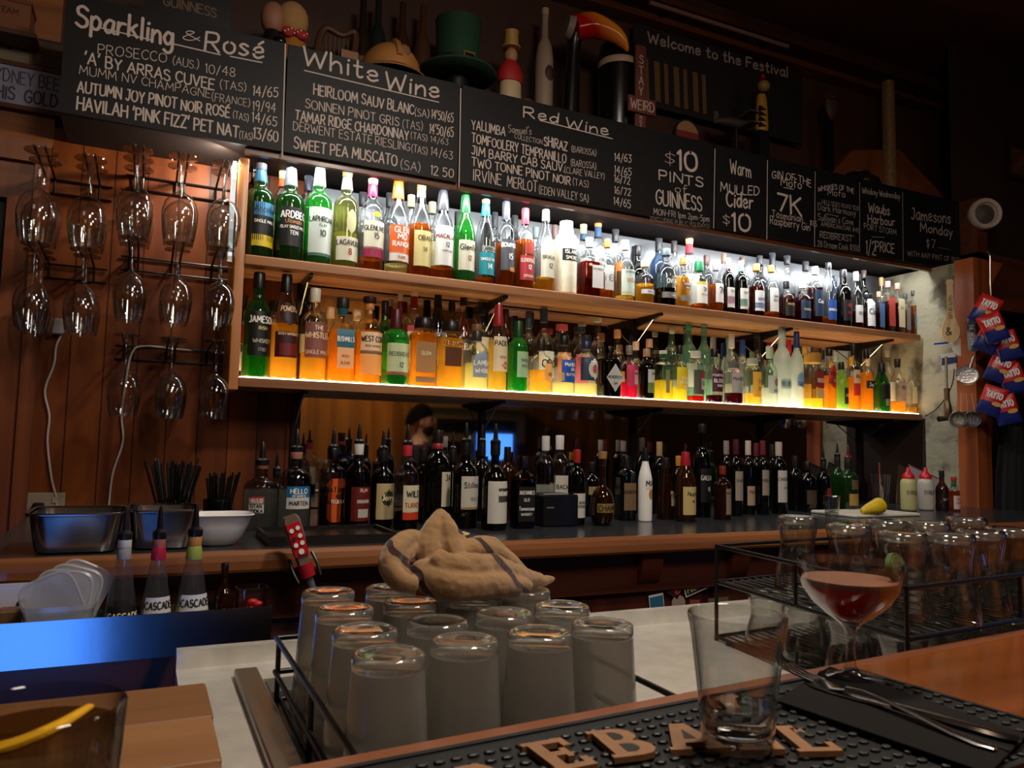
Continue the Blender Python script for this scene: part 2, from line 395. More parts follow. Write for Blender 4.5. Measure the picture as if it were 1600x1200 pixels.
# ================================================================ the room
zc = lambda z: Z0+z                        # heights are measured from the eye
PINE = wood('#773b12', '#481c06', 'Z', 7, 12, .5, .0, spec=.2, plank=.098, off=.02, gap=.005)
PINEDK = wood('#7a3f1a', '#4a220e', 'Z', 7, 12, .5, 0)
BROWN = pm('#3a1c10', .55, noise=.25, nscale=9)
COUNTERW = wood('#5a2a18', '#3c1a0c', 'X', 8, 14, .4, .2)
SHELFW = wood('#a8703f', '#7d4a26', 'X', 14, 16, .5)
BLACK = pm('#0b0a0a', .45)
STEEL = pm('#b9b6ae', .28, 1, noise=.12, nscale=18, bump=.15)
DARKSTEEL = pm('#6c6a66', .3, 1, noise=.12, nscale=25)
WIRE = pm('#0d0b0a', .35, .2)
struct('floor', MB().box(-3.4, 6.2, -3.0, 2.95, -.05, 0), wood('#3b2517', '#241509', 'X', 6, 14, .4, 0, plank=.12))
struct('ceiling', MB().box(-3.4, 6.2, -3.0, 2.95, zc(2.2), zc(2.26)), pm('#4a1c12', .7, noise=.1, nscale=4))
struct('wall_back', MB().box(-.32, .5, YW, YW+.05, 0, zc(1.0)), PINE)
struct('wall_back.001', MB().box(-3.4, 6.2, YW+.05, YW+.1, 0, zc(2.2)), pm('#3d2013', .6, noise=.2, nscale=5))
struct('wall_front', MB().box(-3.4, 6.2, -3.0, -2.95, 0, zc(2.2)), wood('#b98040', '#83501f', 'Z', 7, 12, .5, plank=.12))
struct('wall_left', MB().box(-3.4, -3.35, -3.0, 2.95, 0, zc(2.2)), pm('#5a3018', .6, noise=.15, nscale=5))
struct('wall_right', MB().box(6.15, 6.2, -3.0, 2.95, 0, zc(2.2)), pm('#40220f', .6, noise=.15, nscale=5))
# plastered return wall at the end of the shelves, brown board below the lower shelf
mpl, n, L, o = nodes('plaster'); b = n.new('ShaderNodeBsdfPrincipled'); L.new(b.outputs[0], o.inputs[0]); b.inputs['Roughness'].default_value = .8
g = n.new('ShaderNodeNewGeometry'); x1 = n.new('ShaderNodeTexNoise'); x1.inputs['Scale'].default_value = 9; x1.inputs['Detail'].default_value = 8; L.new(g.outputs['Position'], x1.inputs['Vector'])
r = n.new('ShaderNodeValToRGB'); r.color_ramp.elements[0].position = .34; r.color_ramp.elements[0].color = c4(s2l('#544e3e')); r.color_ramp.elements[1].position = .5; r.color_ramp.elements[1].color = c4(s2l('#8f8870'))
L.new(x1.outputs[0], r.inputs[0]); L.new(r.outputs[0], b.inputs['Base Color']); bu = n.new('ShaderNodeBump'); bu.inputs['Distance'].default_value = .02; L.new(x1.outputs[0], bu.inputs['Height']); L.new(bu.outputs[0], b.inputs['Normal'])
struct('wall_right.001', MB().box(XR+.02, XR+.12, 2.42, YW+.05, 0, zc(.935)), mpl)
struct('trim_1', MB().box(XR+.005, XR+.02, 2.60, YW, zc(-.24), zc(.18)), pm('#2c1a10', .6))
# doorway on the far left; shade in its opening is a near-black sheet
struct('doorway_dark', MB().box(-.75, -.43, YW, YW+.04, 0, zc(.82)), pm('#120806', .5))
mb = MB().box(-.43, -.32, YW-.03, YW+.05, 0, zc(.93)).box(-.36, -.345, YW-.045, YW, 0, zc(.93)).box(-1.2, -.43, YW-.03, YW+.05, zc(.74), zc(.86))
struct('trim_2', mb.box(-1.2, -.32, YW-.05, YW+.05, zc(.86), zc(.93)), wood('#8a4a22', '#5c2b10', 'Z', 8, 12, .4, .2))
struct('wall_back.002', MB().box(-1.2, -.32, YW, YW+.05, zc(.93), zc(1.5)), wood('#9a5c2c', '#6a3715', 'X', 8, 12, .5))
struct('baseboard_back', MB().box(-.32, XR, YW-.02, YW, 0, .1), PINEDK)
# cornice where wall and ceiling meet
q = atY(1000, 38, YW); zt = q.z
mb = MB().box(-3, 6, YW-.03, YW+.05, zt+.02, zt+.05).box(-3, 6, YW-.06, YW+.05, zt+.1, zt+.125)
struct('trim_3', mb, wood('#5f3618', '#3c1f0d', 'X', 9, 14, .35, .3))
# canopy above the shelves (its front carries the menu boards)
ZB0, ZB1 = zc(.938), zc(1.302); BY0 = 2.545
struct('trim_4', MB().box(-.28, 3.78, BY0+.016, YW+.05, zc(.955), zc(1.24)), pm('#1c100a', .7))
struct('trim_5', MB().box(XL-.02, 3.78, 2.548, 2.566, zc(.918), zc(.955)), wood('#70401f', '#4c280f', 'X', 9, 14, .4, .3))
# post at the far end, timber with a shaped bracket
PW = wood('#9c5228', '#6b3214', 'Z', 9, 12, .4, .2)
struct('trim_6', MB().box(3.50, 3.60, 2.32, 2.415, 0, zc(.94)).prism([(3.60, zc(.94)), (3.60, zc(.70)), (3.64, zc(.74)), (3.66, zc(.84)), (3.74, zc(.94))], 2.33, 2.40), PW)
struct('trim_7', MB().box(3.72, 6.1, 2.44, 2.58, zc(.74), zc(1.02)).box(3.72, 3.80, 2.44, 2.58, 0, zc(1.3)), wood('#6a3415', '#43200d', 'X', 9, 14, .45, .2))
struct('wall_back.003', MB().box(3.8, 6.1, 2.66, 2.70, 0, zc(.74)), pm('#170b07', .6))
struct('wall_back.004', MB().box(3.79, 6.1, 2.58, 2.62, zc(1.02), zc(2.2)), pm('#2f190d', .7, noise=.2, nscale=4))
# sloping timber bulkhead above the last boards
struct('trim_8', MB().prism([(2.95, zc(1.30)), (3.9, zc(1.30)), (3.9, zc(1.42)), (3.55, zc(1.62)), (3.2, zc(1.55))], 2.74, 2.80), pm('#6e3818', .55, noise=.25, nscale=7))

# steel sheet behind the upper shelf
msp, n, L, o = nodes('brushed_sheet'); b = n.new('ShaderNodeBsdfPrincipled'); L.new(b.outputs[0], o.inputs[0])
b.inputs['Base Color'].default_value = (.13, .135, .14, 1); b.inputs['Metallic'].default_value = .85; b.inputs['Roughness'].default_value = .33
b.inputs['Anisotropic'].default_value = .7
struct('wall_back.005', MB().box(.5, XR, YW-.006, YW, zc(.605), zc(.94)), msp)
# ---------------------------------------------------------------- mirrors
mm, n, L, o = nodes('mirror'); b = n.new('ShaderNodeBsdfPrincipled'); L.new(b.outputs[0], o.inputs[0])
b.inputs['Base Color'].default_value = (.62, .60, .58, 1); b.inputs['Metallic'].default_value = 1; b.inputs['Roughness'].default_value = .035
for a, e, z0, z1, lb in ((.5, XR+.004, -.235, .17, 'wide bar mirror behind the bottles on the back counter'), (.5, XR, .21, .565, 'mirror behind the second row on the lower shelf')):
    t = T('bar_mirror', lb, 'mirror', (2.0, YW, zc(z0))); t.part('mirror_glass', MB().box(a, e, YW-.006, YW, zc(z0), zc(z1)), mm)
    t.part('edge_strip', MB().box(a-.012, a, YW-.01, YW, zc(z0), zc(z1)), BLACK)
# ---------------------------------------------------------------- shelves
t = T('side_post', 'pine end board standing beside the first bottles of both shelves', 'post', (XL, 2.7, zc(.18)))
t.part('board', MB().bbox(XL-.03, XL, 2.60, YW, zc(.16), zc(.92), .003), wood('#c88446', '#9a5c2a', 'Z', 9, 14, .4, .2))
for zz, lb, nm in ((.605, 'upper wooden bottle shelf lit from above', 'u'), (.205, 'lower wooden bottle shelf with a glowing top', 'l')):
    t = T('bottle_shelf', lb, 'shelf', (1.9, 2.72, zc(zz-.03)))
    t.part('board', MB().bbox(XL, XR, 2.60, YW-.007, zc(zz-.034), zc(zz-.004), .003), SHELFW)
    if nm == 'l':
        t.part('light_panel', MB().box(XL+.005, XR-.01, 2.612, YW-.012, zc(zz-.004), zc(zz)), emit((1, .88, .60), 7.5), label='glowing light panel under the bottles')
    else:
        t.part('liner', MB().box(XL+.005, XR-.01, 2.612, YW-.012, zc(zz-.004), zc(zz)), SHELFW)
BRX = [.48, 1.21, 1.93, 2.66, 3.33]
for i, bx in enumerate(BRX):
    nth = ('first', 'second', 'third', 'fourth', 'fifth')[i]
    t = T('shelf_bracket', f'black metal shelf upright with arms and silver braces, {nth} from the pine post', 'bracket', (bx, YW-.02, zc(-.1)), 'shelf uprights')
    t.part('upright', MB().box(bx-.011, bx+.011, YW-.022, YW-.007, zc(-.15), zc(.90)), WIRE)
    for zz in (.605, .205):
        t.part('arm', MB().prism([(2.625, zc(zz-.036)), (YW-.022, zc(zz-.036)), (YW-.022, zc(zz-.075)), (2.625, zc(zz-.046))], bx-.006, bx+.006, 'X'), WIRE)
        t.part('brace', MB().tube([(bx, 2.68, zc(zz-.047)), (bx, YW-.02, zc(zz-.15))], .003, 6), pm('#d8d2c4', .25, 1), label='thin silver diagonal brace')
# cool-white LED strip under the canopy, with its diffuser dots
t = T('led_strip', 'cool white LED strip tucked under the canopy above the top shelf', 'light strip', (1.9, 2.58, zc(.95)))
t.part('channel', MB().box(XL, XR, 2.568, 2.590, zc(.949), zc(.955)), pm('#9a9a98', .4, 1))
mb = MB()
for k in range(100):
    cx = XL+.02+k*(XR-XL-.04)/99; mb.box(cx-.004, cx+.004, 2.572, 2.580, zc(.9465), zc(.949))
t.part('led_chip', mb, emit((.9, .96, 1), 60), kind='stuff')
t = T('led_channel', 'short glowing upright LED channel beside the pine post', 'light strip', (.225, 2.66, zc(.55)))
t.part('channel', MB().box(.21, .226, 2.64, 2.66, zc(.58), zc(.90)), pm('#cfcfcb', .35, .6)); t.part('tube', MB().box(.212, .224, 2.634, 2.64, zc(.88), zc(.915)), emit((.9, .96, 1), 25), label='bright white lamp end')
t.part('cover', MB().box(.212, .224, 2.637, 2.64, zc(.60), zc(.86)), emit((.93, .97, 1), .9))

# ================================================================ menu boards
CHALK = pm('#c9b9ae', .8); CHALK_DIM = pm('#a3958b', .8)  # second tone: weaker light at the far boards put into colour; fine print too
BY = 2.53
rndb = random.Random(3)
def board_text(t, s, x0, y0, x1, y1, hp, sw=.12, mat=None, arch=0, slant=0, part='lettering', jit=.05):
    A = atY(x0, y0, BY); B = atY(x1, y1, BY); mx, my = (x0+x1)/2, (y0+y1)/2
    h = .92*(atY(mx, my-hp, BY)-atY(mx, my, BY)).length; st, w = text_strokes(s, jit, rndb)
    ux = (B.x-A.x)/w; uz = (B.z-A.z); mb = MB()
    def place(u, v, d=0):
        f = u/ (B.x-A.x); return (A.x+u+slant*v, BY-.0008-d, A.z+f*uz+v+arch*h*(1-(2*f-1)**2))
    for p in st: ribbon(mb, [(a*ux, b*h) for a, b in p], sw*h*.82, place)
    t.part(part, mb, mat or CHALK, smooth=False)
def board_line(t, x0, y0, x1, y1, wd=.004, mat=None):
    A = atY(x0, y0, BY); B = atY(x1, y1, BY); l = (B-A).length; n = Vector((-(B.z-A.z), 0, B.x-A.x))/l*wd/2; d = Vector((0, -.0008, 0))
    t.part('rule', MB().add([A+n+d, A-n+d, B-n+d, B+n+d], [[0, 1, 2, 3]]), mat or CHALK, smooth=False)
BOARD = pm('#0a0a0c', .55, noise=.2, nscale=12, spec=.3)
def board(x0, x1, label):
    t = T('menu_board', label, 'menu board', ((x0+x1)/2, BY, ZB0), 'menu boards'); t.part('panel', MB().box(x0, x1, BY, BY+.015, ZB0, ZB1), BOARD); return t
bx_ = lambda px, py: atY(px, py, BY).x
t = board(-.278, bx_(444, 150), 'widest black chalkboard listing sparkling and rosé prices')
H = board_text
H(t, 'Sparkling', 119, 40, 270, 71, 35, .17, slant=.0, jit=.03); H(t, '&', 285, 62, 313, 64, 15, .13); H(t, 'Rosé', 320, 80, 411, 91, 32, .15)
board_line(t, 155, 43, 238, 63); board_line(t, 272, 69, 345, 86); board_line(t, 359, 88, 410, 98)
for a in (('PROSECCO', 153, 84, 260, 98, 16, .1), ('(AUS.)', 270, 101, 310, 108, 14, .09), ('10/48', 321, 113, 367, 121, 15, .1),
          ("'A' BY ARRAS CUVEE", 132, 99, 334, 140, 18, .17), ('(TAS)', 344, 138, 384, 143, 14, .1), ('14/65', 395, 149, 434, 152, 16, .13),
          ('MUMM NV CHAMPAGNE', 124, 115, 328, 153, 14, .1), ('(FRANCE)', 331, 157, 390, 167, 13, .09), ('19/94', 395, 172, 430, 176, 16, .1),
          ('AUTUMN JOY PINOT NOIR ROSÉ', 121, 143, 358, 184, 18, .17), ('(TAS)', 364, 184, 388, 190, 12, .1), ('14/65', 394, 190, 432, 198, 16, .12),
          ("HAVILAH 'PINK FIZZ' PET NAT", 120, 170, 372, 215, 20, .17), ('(TAS)', 374, 216, 394, 219, 12, .1), ('13/60', 396, 217, 434, 222, 18, .14)): H(t, *a)
board_line(t, 446, 68, 441, 245)
t = board(bx_(447, 150), bx_(716, 220), 'black chalkboard listing white wine prices')
H(t, 'White', 473, 100, 590, 128, 29, .16, slant=.012, jit=.03); H(t, 'Wine', 602, 139, 685, 153, 28, .16, slant=.012, jit=.03); board_line(t, 475, 110, 686, 160)
for a in (('HEIRLOOM SAUV BLANC', 490, 147, 646, 179, 17, .15), ('(SA)', 648, 181, 670, 184, 13, .1), ("14'50/65", 674, 185, 708, 192, 15, .11),
          ('SONNEN PINOT GRIS', 477, 168, 623, 197, 15, .12), ('(TAS)', 629, 200, 660, 204, 14, .08), ("14'50/65", 671, 208, 708, 215, 16, .11),
          ('TAMAR RIDGE CHARDONNAY', 461, 187, 638, 219, 16, .16), ('(TAS)', 642, 216, 667, 221, 11, .1), ('14/63', 673, 222, 700, 227, 10, .1),
          ('DERWENT ESTATE RIESLING', 458, 203, 640, 236, 14, .11), ('(TAS)', 643, 237, 667, 242, 12, .1), ('14/63', 673, 242, 707, 249, 13, .1),
          ('SWEET PEA MUSCATO', 459, 232, 620, 259, 18, .16), ('(SA)', 626, 264, 656, 268, 15, .09), ('12 50', 673, 273, 708, 278, 15, .13)): H(t, *a)
board_line(t, 720, 138, 717, 292)
t = board(bx_(720, 220), bx_(1013, 290), 'black chalkboard listing red wine prices')
H(t, 'Red', 818, 183, 872, 192, 17, .17, slant=.015); H(t, 'Wine', 884, 199, 950, 211, 17, .17, slant=.012); board_line(t, 843, 188, 957, 217)
for a in (('YALUMBA', 737, 201, 789, 212, 15, .14), ("Samuel's", 794, 207, 830, 210, 12, .08), ('COLLECTION', 804, 216, 847, 226, 8, .1), ('SHIRAZ', 850, 227, 886, 236, 15, .16), ('(BAROSSA)', 893, 237, 931, 244, 10, .09), ('14/63', 960, 251, 986, 254, 13, .13),
          ('TOMFOOLERY TEMPRANILLO', 737, 222, 884, 255, 15, .15), ('(BAROSSA)', 892, 259, 931, 265, 11, .09), ('14/65', 960, 271, 986, 275, 13, .12),
          ('JIM BARRY CAB SAUV.', 737, 241, 881, 269, 14, .16), ('(CLARE VALLEY)', 882, 270, 944, 280, 10, .1), ('16/72', 960, 284, 984, 288, 12, .13),
          ('TWO TONNE PINOT NOIR', 737, 259, 891, 289, 14, .16), ('(TAS)', 895, 289, 919, 293, 11, .1), ('16/72', 960, 302, 985, 306, 12, .13),
          ('IRVINE', 739, 281, 783, 290, 19, .1), ('MERLOT', 792, 291, 839, 300, 18, .1), ('(EDEN VALLEY SA)', 842, 302, 919, 316, 13, .09), ('14/65', 959, 320, 985, 325, 13, .12)): H(t, *a)
t = board(bx_(1013, 290), bx_(1115, 300), 'black chalkboard offering ten dollar pints on weekdays')
for a in (('$', 1038, 257, 1055, 259, 20, .06), ('10', 1059, 265, 1089, 268, 32, .19), ('PINTS', 1030, 281, 1098, 292, 16, .18), ('of', 1055, 300, 1073, 302, 14, .1), ('GUINNESS', 1025, 319, 1096, 330, 24, .13),
          ('MON-FRI 1pm 2pm-5pm', 1021, 335, 1108, 347, 10, .1)): H(t, *a)
H(t, '(EXCLUDING PUBLIC HOLIDAYS)', 1016, 345, 1108, 357, 7, .1, CHALK_DIM)
board_line(t, 1117, 232, 1115, 357)
t = board(bx_(1118, 300), bx_(1198, 310), 'narrow black chalkboard advertising warm mulled cider')
H(t, 'Warm', 1141, 270, 1173, 278, 22, .12); H(t, 'MULLED', 1126, 298, 1186, 305, 15, .15, None, -.15); H(t, 'Cider', 1135, 321, 1176, 327, 24, .16); H(t, '$', 1129, 350, 1141, 352, 16, .08); H(t, '10', 1144, 360, 1172, 362, 29, .18)
board_line(t, 1199, 250, 1198, 374)
t = board(bx_(1199.5, 310), bx_(1272, 330), 'black chalkboard naming the gin of the month')
H(t, 'GIN OF THE', 1206, 279, 1267, 293, 12, .15, None, .35); H(t, 'Mofo', 1220, 290, 1252, 295, 15, .13); board_line(t, 1224, 293, 1240, 296, .003); H(t, '7K', 1215, 328, 1252, 337, 29, .17); H(t, 'Tasmanian', 1206, 339, 1254, 347, 12, .1); H(t, 'Raspberry Gin', 1203, 349, 1265, 361, 13, .1); H(t, '$15', 1265, 352, 1276, 355, 9, .1)
board_line(t, 1273.5, 268, 1272.5, 386, .003)
t = board(bx_(1273.5, 330), bx_(1342, 340), 'black chalkboard naming whiskies of the month in small writing')
H(t, 'WHISKIES OF THE', 1278, 300, 1334, 303, 8, .14, None, .7); H(t, 'Mofo', 1293, 305, 1320, 308, 11, .1)
for a in (('HELLYERS ROAD $28', 1284, 319, 1342, 329, 7, .1), ('Dark Harmony', 1278, 328, 1337, 338, 11, .1), ("Sullivan's Cove", 1278, 344, 1333, 352, 11, .1), ('AMERICAN OAK $45', 1283, 353, 1342, 363, 7, .12), ('REDBREAST', 1281, 371, 1331, 378, 10, .12), ('28 Dream Cask $300', 1277, 385, 1343, 393, 10, .1)): H(t, *a[:7], CHALK_DIM)
board_line(t, 1290, 334, 1310, 338, .002, CHALK_DIM); board_line(t, 1282, 362, 1335, 369, .002, CHALK_DIM)
board_line(t, 1343, 285, 1343, 392, .003, CHALK_DIM)
t = board(bx_(1343.5, 340), bx_(1410, 350), 'black chalkboard with a half price offer under an underlined heading')
H(t, 'Whiskey Wednesday', 1347, 302, 1406, 311, 10, .14, CHALK_DIM); H(t, 'Waubs', 1357, 331, 1390, 336, 16, .16, CHALK_DIM); H(t, "Harbour", 1356, 348, 1398, 353, 14, .16, CHALK_DIM); H(t, 'PORT STORM', 1350, 357, 1400, 368, 9, .13, CHALK_DIM); H(t, '1/2', 1353, 395, 1368, 398, 22, .1, CHALK_DIM); H(t, 'PRICE', 1368, 392, 1397, 396, 16, .15, CHALK_DIM)
board_line(t, 1362, 370, 1382, 371, .002, CHALK_DIM); board_line(t, 1410, 300, 1411, 408, .003, CHALK_DIM)
t = board(bx_(1411, 350), 3.775, 'end black chalkboard announcing a Monday pint deal, beside the round speaker')
H(t, 'Jamesons', 1424, 343, 1485, 349, 19, .13, CHALK_DIM); H(t, 'Monday', 1438, 362, 1488, 369, 15, .16, CHALK_DIM); H(t, '$7', 1447, 386, 1461, 388, 14, .1, CHALK_DIM); H(t, 'WITH ANY PINT OF BEER', 1418, 399, 1503, 411, 8, .11, CHALK_DIM)
board_line(t, 1466, 387, 1484, 390, .0015, CHALK_DIM)

# ================================================================ back counter
ZC = zc(-.24)
t = T('back_counter', 'long back counter with a dark top and a rounded wooden front edge', 'counter', (1.6, 2.3, 0))
t.part('worktop', MB().box(-.3, XR+.003, 1.80, YW-.007, ZC-.035, ZC), pm('#2b2d30', .22, noise=.25, nscale=30))
mb = MB(); mb.rings([[(x, 1.80+a*.022, ZC-.022+b*.022) for a, b in ((0, 1), (-.5, .95), (-.9, .6), (-1.05, 0), (-1.05, -.8), (-.9, -1.1), (0, -1.1))] for x in (-.3, .7, 1.9, XR)])
t.part('front_edge', mb, wood('#9a6238', '#6a3c1e', 'X', 9, 18, .35, .3), smooth=False)
t.part('carcass', MB().box(-.3, XR+.003, 1.86, YW-.01, .02, ZC-.035), COUNTERW)
for k in range(7):
    a = .05+k*.5; mb = MB().box(a, a+.455, 1.845, 1.86, .10, ZC-.16).box(a+.04, a+.415, 1.838, 1.845, .16, ZC-.22)
    d = t.part('door', mb, wood('#522413', '#36170a', 'Z', 8, 12, .45, .2)); t.part('knob', MB().ball((a+.42, 1.828, ZC-.3), .012), pm('#2a1a10', .4), d)
for k in (1.30, 1.62, 1.94):
    P = [(1.80, ZC-.045), (1.845, ZC-.045), (1.845, ZC-.145)]+[(1.845-.045*sin(a), ZC-.045-.1*cos(a)) for a in (.3, .6, .9, 1.2)]
    t.part('corbel', MB().prism(P, k-.035, k+.035, 'X'), wood('#6a3420', '#4a2212', 'Z', 8, 12, .4, .2))
t.part('rail', MB().box(-.3, XR, 1.83, 1.862, ZC-.16, ZC-.035), COUNTERW)
# stickers on the cabinet front
def sticker(px, py, w, h, rot, c, label, txt=None, tc='#d8c8a0', edge=None, shp=None):
    P = atY(px, py, 1.836); t = T('sticker', label, 'sticker', P, 'stickers on the counter front'); R = Matrix.Rotation(rot, 4, 'Y')
    f = lambda u, v, d=0: P+R @ Vector((u, -d, v))
    q = shp or [(-w/2, -h/2), (w/2, -h/2), (w/2, h/2), (-w/2, h/2)]
    t.part('sheet', MB().add([f(u, v, 0) for u, v in q]+[f(u, v, .0012) for u, v in q], [list(range(len(q), 2*len(q)))]+[[i, (i+1) % len(q), len(q)+(i+1) % len(q), len(q)+i] for i in range(len(q))]), pm(edge or c, .6), smooth=False)
    if edge: t.part('print', MB().add([f(u*.92, v*.8, .0016) for u, v in q], [list(range(len(q)))]), pm(c, .6), smooth=False)
    if txt:
        st, tw = text_strokes(txt); mb = MB(); hh = h*.5; s = min(w*.8/tw, hh*1.1)
        for p in st: ribbon(mb, [(a*s-w*.4, b*hh-hh/2) for a, b in p], hh*.16, lambda u, v, d: f(u, v, .002+d), False)
        t.part('lettering', mb, pm(tc, .6), smooth=False)
for a in ((1091, 915, .105, .036, -.28, '#191512', 'black rectangular sticker with white rim and one word', 'FIXATION', '#b7a87c', '#b9b2a6'),
          (1054, 918, .05, .05, .5, '#2a0f10', 'dark tilted square sticker left of the black word sticker', 'MAD', '#b33a36'),
          (1026, 945, .05, .06, -.12, '#1f5a78', 'blue sticker with a white edge, low on the counter front', None, '#fff', '#c9c4bb'),
          (1060, 942, .045, .04, .1, '#8d7c70', 'pale round sticker under the black word sticker', None, '#fff', None, [(.024*cos(k*pi/8), .022*sin(k*pi/8)) for k in range(16)]),
          (1085, 944, .035, .025, .1, '#7a3a26', 'small rust red sticker near the floor side of the group'),
          (1122, 942, .075, .03, 0, '#59503a', 'drab olive picture sticker beside the wire rack')): sticker(*a)
# ================================================================ under-bar steel bench
ZS = zc(-.345)
STB = pm('#dedad0', .26, .55, noise=.1, nscale=22, bump=.3)
t = T('steel_bench', 'wet stainless steel under-bar bench between the bar and the back counter', 'bench', (.8, 1.0, ZS))
t.part('bench_top', MB().box(-.5, .06, .66, 1.11, ZS-.02, ZS).box(.06, .135, .66, 1.28, ZS-.02, ZS).box(.56, 2.6, .72, 1.28, ZS-.02, ZS).box(.135, .56, 1.19, 1.28, ZS-.02, ZS), STB)
t.part('upstand', MB().box(.06, 2.6, 1.28, 1.30, ZS-.05, ZS+.028), STB)
t.part('well_floor', MB().box(.135, .56, .60, 1.19, ZS-.03, ZS-.02), pm('#141312', .5))
t.part('well_divider', MB().bbox(.135, .168, .60, 1.215, ZS-.02, ZS+.012, .004), pm('#bdb8aa', .3, 1))
t.part('well_wall', MB().box(.168, .178, .60, 1.19, ZS-.02, ZS-.004), DARKSTEEL)
t.part('well_wall', MB().box(.552, .56, .66, 1.19, ZS-.02, ZS-.001), DARKSTEEL)
t.part('skirt', MB().box(.06, 2.6, 1.26, 1.28, ZS-.3, ZS-.02), DARKSTEEL)
for x in (-.47, 2.5):
    for y in (.72, 1.09): t.part('leg', MB().tube([(x, y, 0), (x, y, ZS-.02)], .02, 12), DARKSTEEL)
# ================================================================ the bar in front
BA = radians(4.76); BO = Vector((.13, .63, zc(-.25)))
BM = Matrix.Translation(BO) @ Matrix.Rotation(BA, 4, 'Z')
def bl(x, y, z=0): return BM @ Vector((x, y, z))
t = T('bar_counter', 'polished orange wooden bar top in the foreground', 'counter', BO)
mb = MB().box(-1.6, 2.9, -.50, -.02, -.05, 0).xf(BM); t.part('bar_top', mb, wood('#95501e', '#6f3810', 'X', 6, 10, .2, .6))
mb = MB(); mb.rings([[(x, -.02+a*.02, -.02+b*.02) for a, b in ((0, 1), (.9, 1), (1, .88), (1, 0), (1, -1.2), (0, -1.5))] for x in (-1.6, 0, 1.4, 2.9)]); t.part('front_edge', mb.xf(BM), wood('#8a5436', '#744128', 'X', 9, 18, .3, .3), smooth=False)
mb = MB().box(-1.6, 2.9, -.18, -.10, -.95, -.05).xf(BM); t.part('bar_front', mb, wood('#5c2c14', '#3c1b0b', 'Z', 8, 12, .5))
# ================================================================ bottles
def smooth_prof(P, k=3):
    Q = []
    for i in range(len(P)-1):
        (a, b), (c, d) = P[i], P[i+1]
        for j in range(k if abs(d-b) > .02 else 1):
            t = j/k; s = t
            Q.append((a+(c-a)*s, b+(d-b)*s))
    Q.append(P[-1]); return Q
PROF = {   # (radius, height) as fractions of half-width and full height; neck radius last
 'std':  [(.86,0),(.97,.008),(1,.025),(1,.60),(.985,.635),(.93,.668),(.82,.70),(.66,.728),(.5,.75),(.41,.775),(.37,.82),(.34,.90),(.34,.955),(.38,.96),(.38,1)],
 'slope':[(.86,0),(.97,.008),(1,.025),(1,.52),(.97,.57),(.88,.63),(.74,.69),(.6,.74),(.48,.79),(.40,.84),(.36,.90),(.36,1)],
 'bulb': [(.86,0),(.97,.008),(1,.025),(1,.60),(.985,.635),(.92,.67),(.80,.70),(.62,.722),(.48,.74),(.43,.76),(.45,.79),(.46,.815),(.43,.845),(.37,.87),(.34,.90),(.35,1)],
 'wine': [(.86,0),(.97,.008),(1,.02),(1,.62),(.98,.65),(.88,.69),(.70,.725),(.5,.755),(.42,.785),(.385,.84),(.38,.97),(.41,.975),(.41,1)],
 'squat':[(.86,0),(.97,.012),(1,.03),(1,.50),(.985,.55),(.93,.60),(.80,.65),(.6,.69),(.42,.72),(.34,.75),(.32,.80),(.32,.84),(.36,.85),(.36,1)],
 'tall': [(.86,0),(.97,.008),(1,.02),(1,.56),(.985,.60),(.92,.64),(.80,.68),(.64,.71),(.5,.735),(.44,.76),(.42,.82),(.41,1)],
 'cone': [(.8,0),(.9,.01),(.93,.03),(1,.14),(.95,.30),(.80,.46),(.62,.60),(.48,.72),(.40,.80),(.37,.86),(.37,1)],
 'orb':  [(.5,0),(.66,.01),(.82,.05),(.95,.12),(1,.20),(.98,.30),(.88,.39),(.70,.455),(.48,.50),(.33,.53),(.28,.58),(.28,.80),(.34,.81),(.34,1)],
 'jar':  [(.9,0),(.98,.01),(1,.03),(1,.72),(.98,.76),(.88,.80),(.7,.83),(.6,.85),(.6,1)],
 'neck': [(.86,0),(.97,.008),(1,.02),(1,.50),(.97,.54),(.86,.59),(.68,.64),(.5,.68),(.40,.72),(.37,.80),(.36,1)],
 'box':  [(.94,0),(.99,.006),(1,.02),(1,.66),(.985,.70),(.9,.735),(.66,.76),(.46,.78),(.4,.80),(.4,.86),(.44,.865),(.44,1)],
}
def prof_at(P, z):
    for i in range(len(P)-1):
        if P[i][1] <= z <= P[i+1][1]:
            d = P[i+1][1]-P[i][1]; t = (z-P[i][1])/d if d > 1e-9 else 0; return P[i][0]+(P[i+1][0]-P[i][0])*t
    return P[-1][0]
GL = {'clear': glass((.955,.965,.955), 1.1, .42), 'green': glass((.10,.34,.09), 1, .5, .10, (.10,.40,.08)), 'bright': glass((.12,.62,.12), 1, .5, .18, (.08,.6,.10)),
      'dark': glass((.05,.06,.035), 1, .4, .25, (.012,.014,.010)), 'olive': glass((.52,.55,.22), 1, .55, .08, (.6,.6,.2)), 'amberg': glass((.35,.12,.03), 1, .4, .15, (.25,.08,.02)),
      'black': pm('#050505', .08, 0, .6), 'cream': pm('#e8dfc2', .55, bump=.4, nscale=60), 'white': pm('#e6e3dc', .3), 'frost': glass((.86,.90,.88), .5, .8, .42, (.85,.92,.88), .35),
      'aqua': glass((.55,.78,.66), 1, .6, .12, (.5,.8,.65)), 'cordial': glass((.86,.87,.88), 1.5, .4, .06, (.6,.6,.62)), 'smoke': glass((.55,.56,.55), 1, .5), 'lime': glass((.42,.62,.10), .8, .6, .45, (.40,.62,.12), .2), 'brown': glass((.22,.07,.015), 1, .4, .2, (.12,.035,.008)),
      'blueg': glass((.25,.4,.6), 1, .5, .1, (.2,.3,.5))}
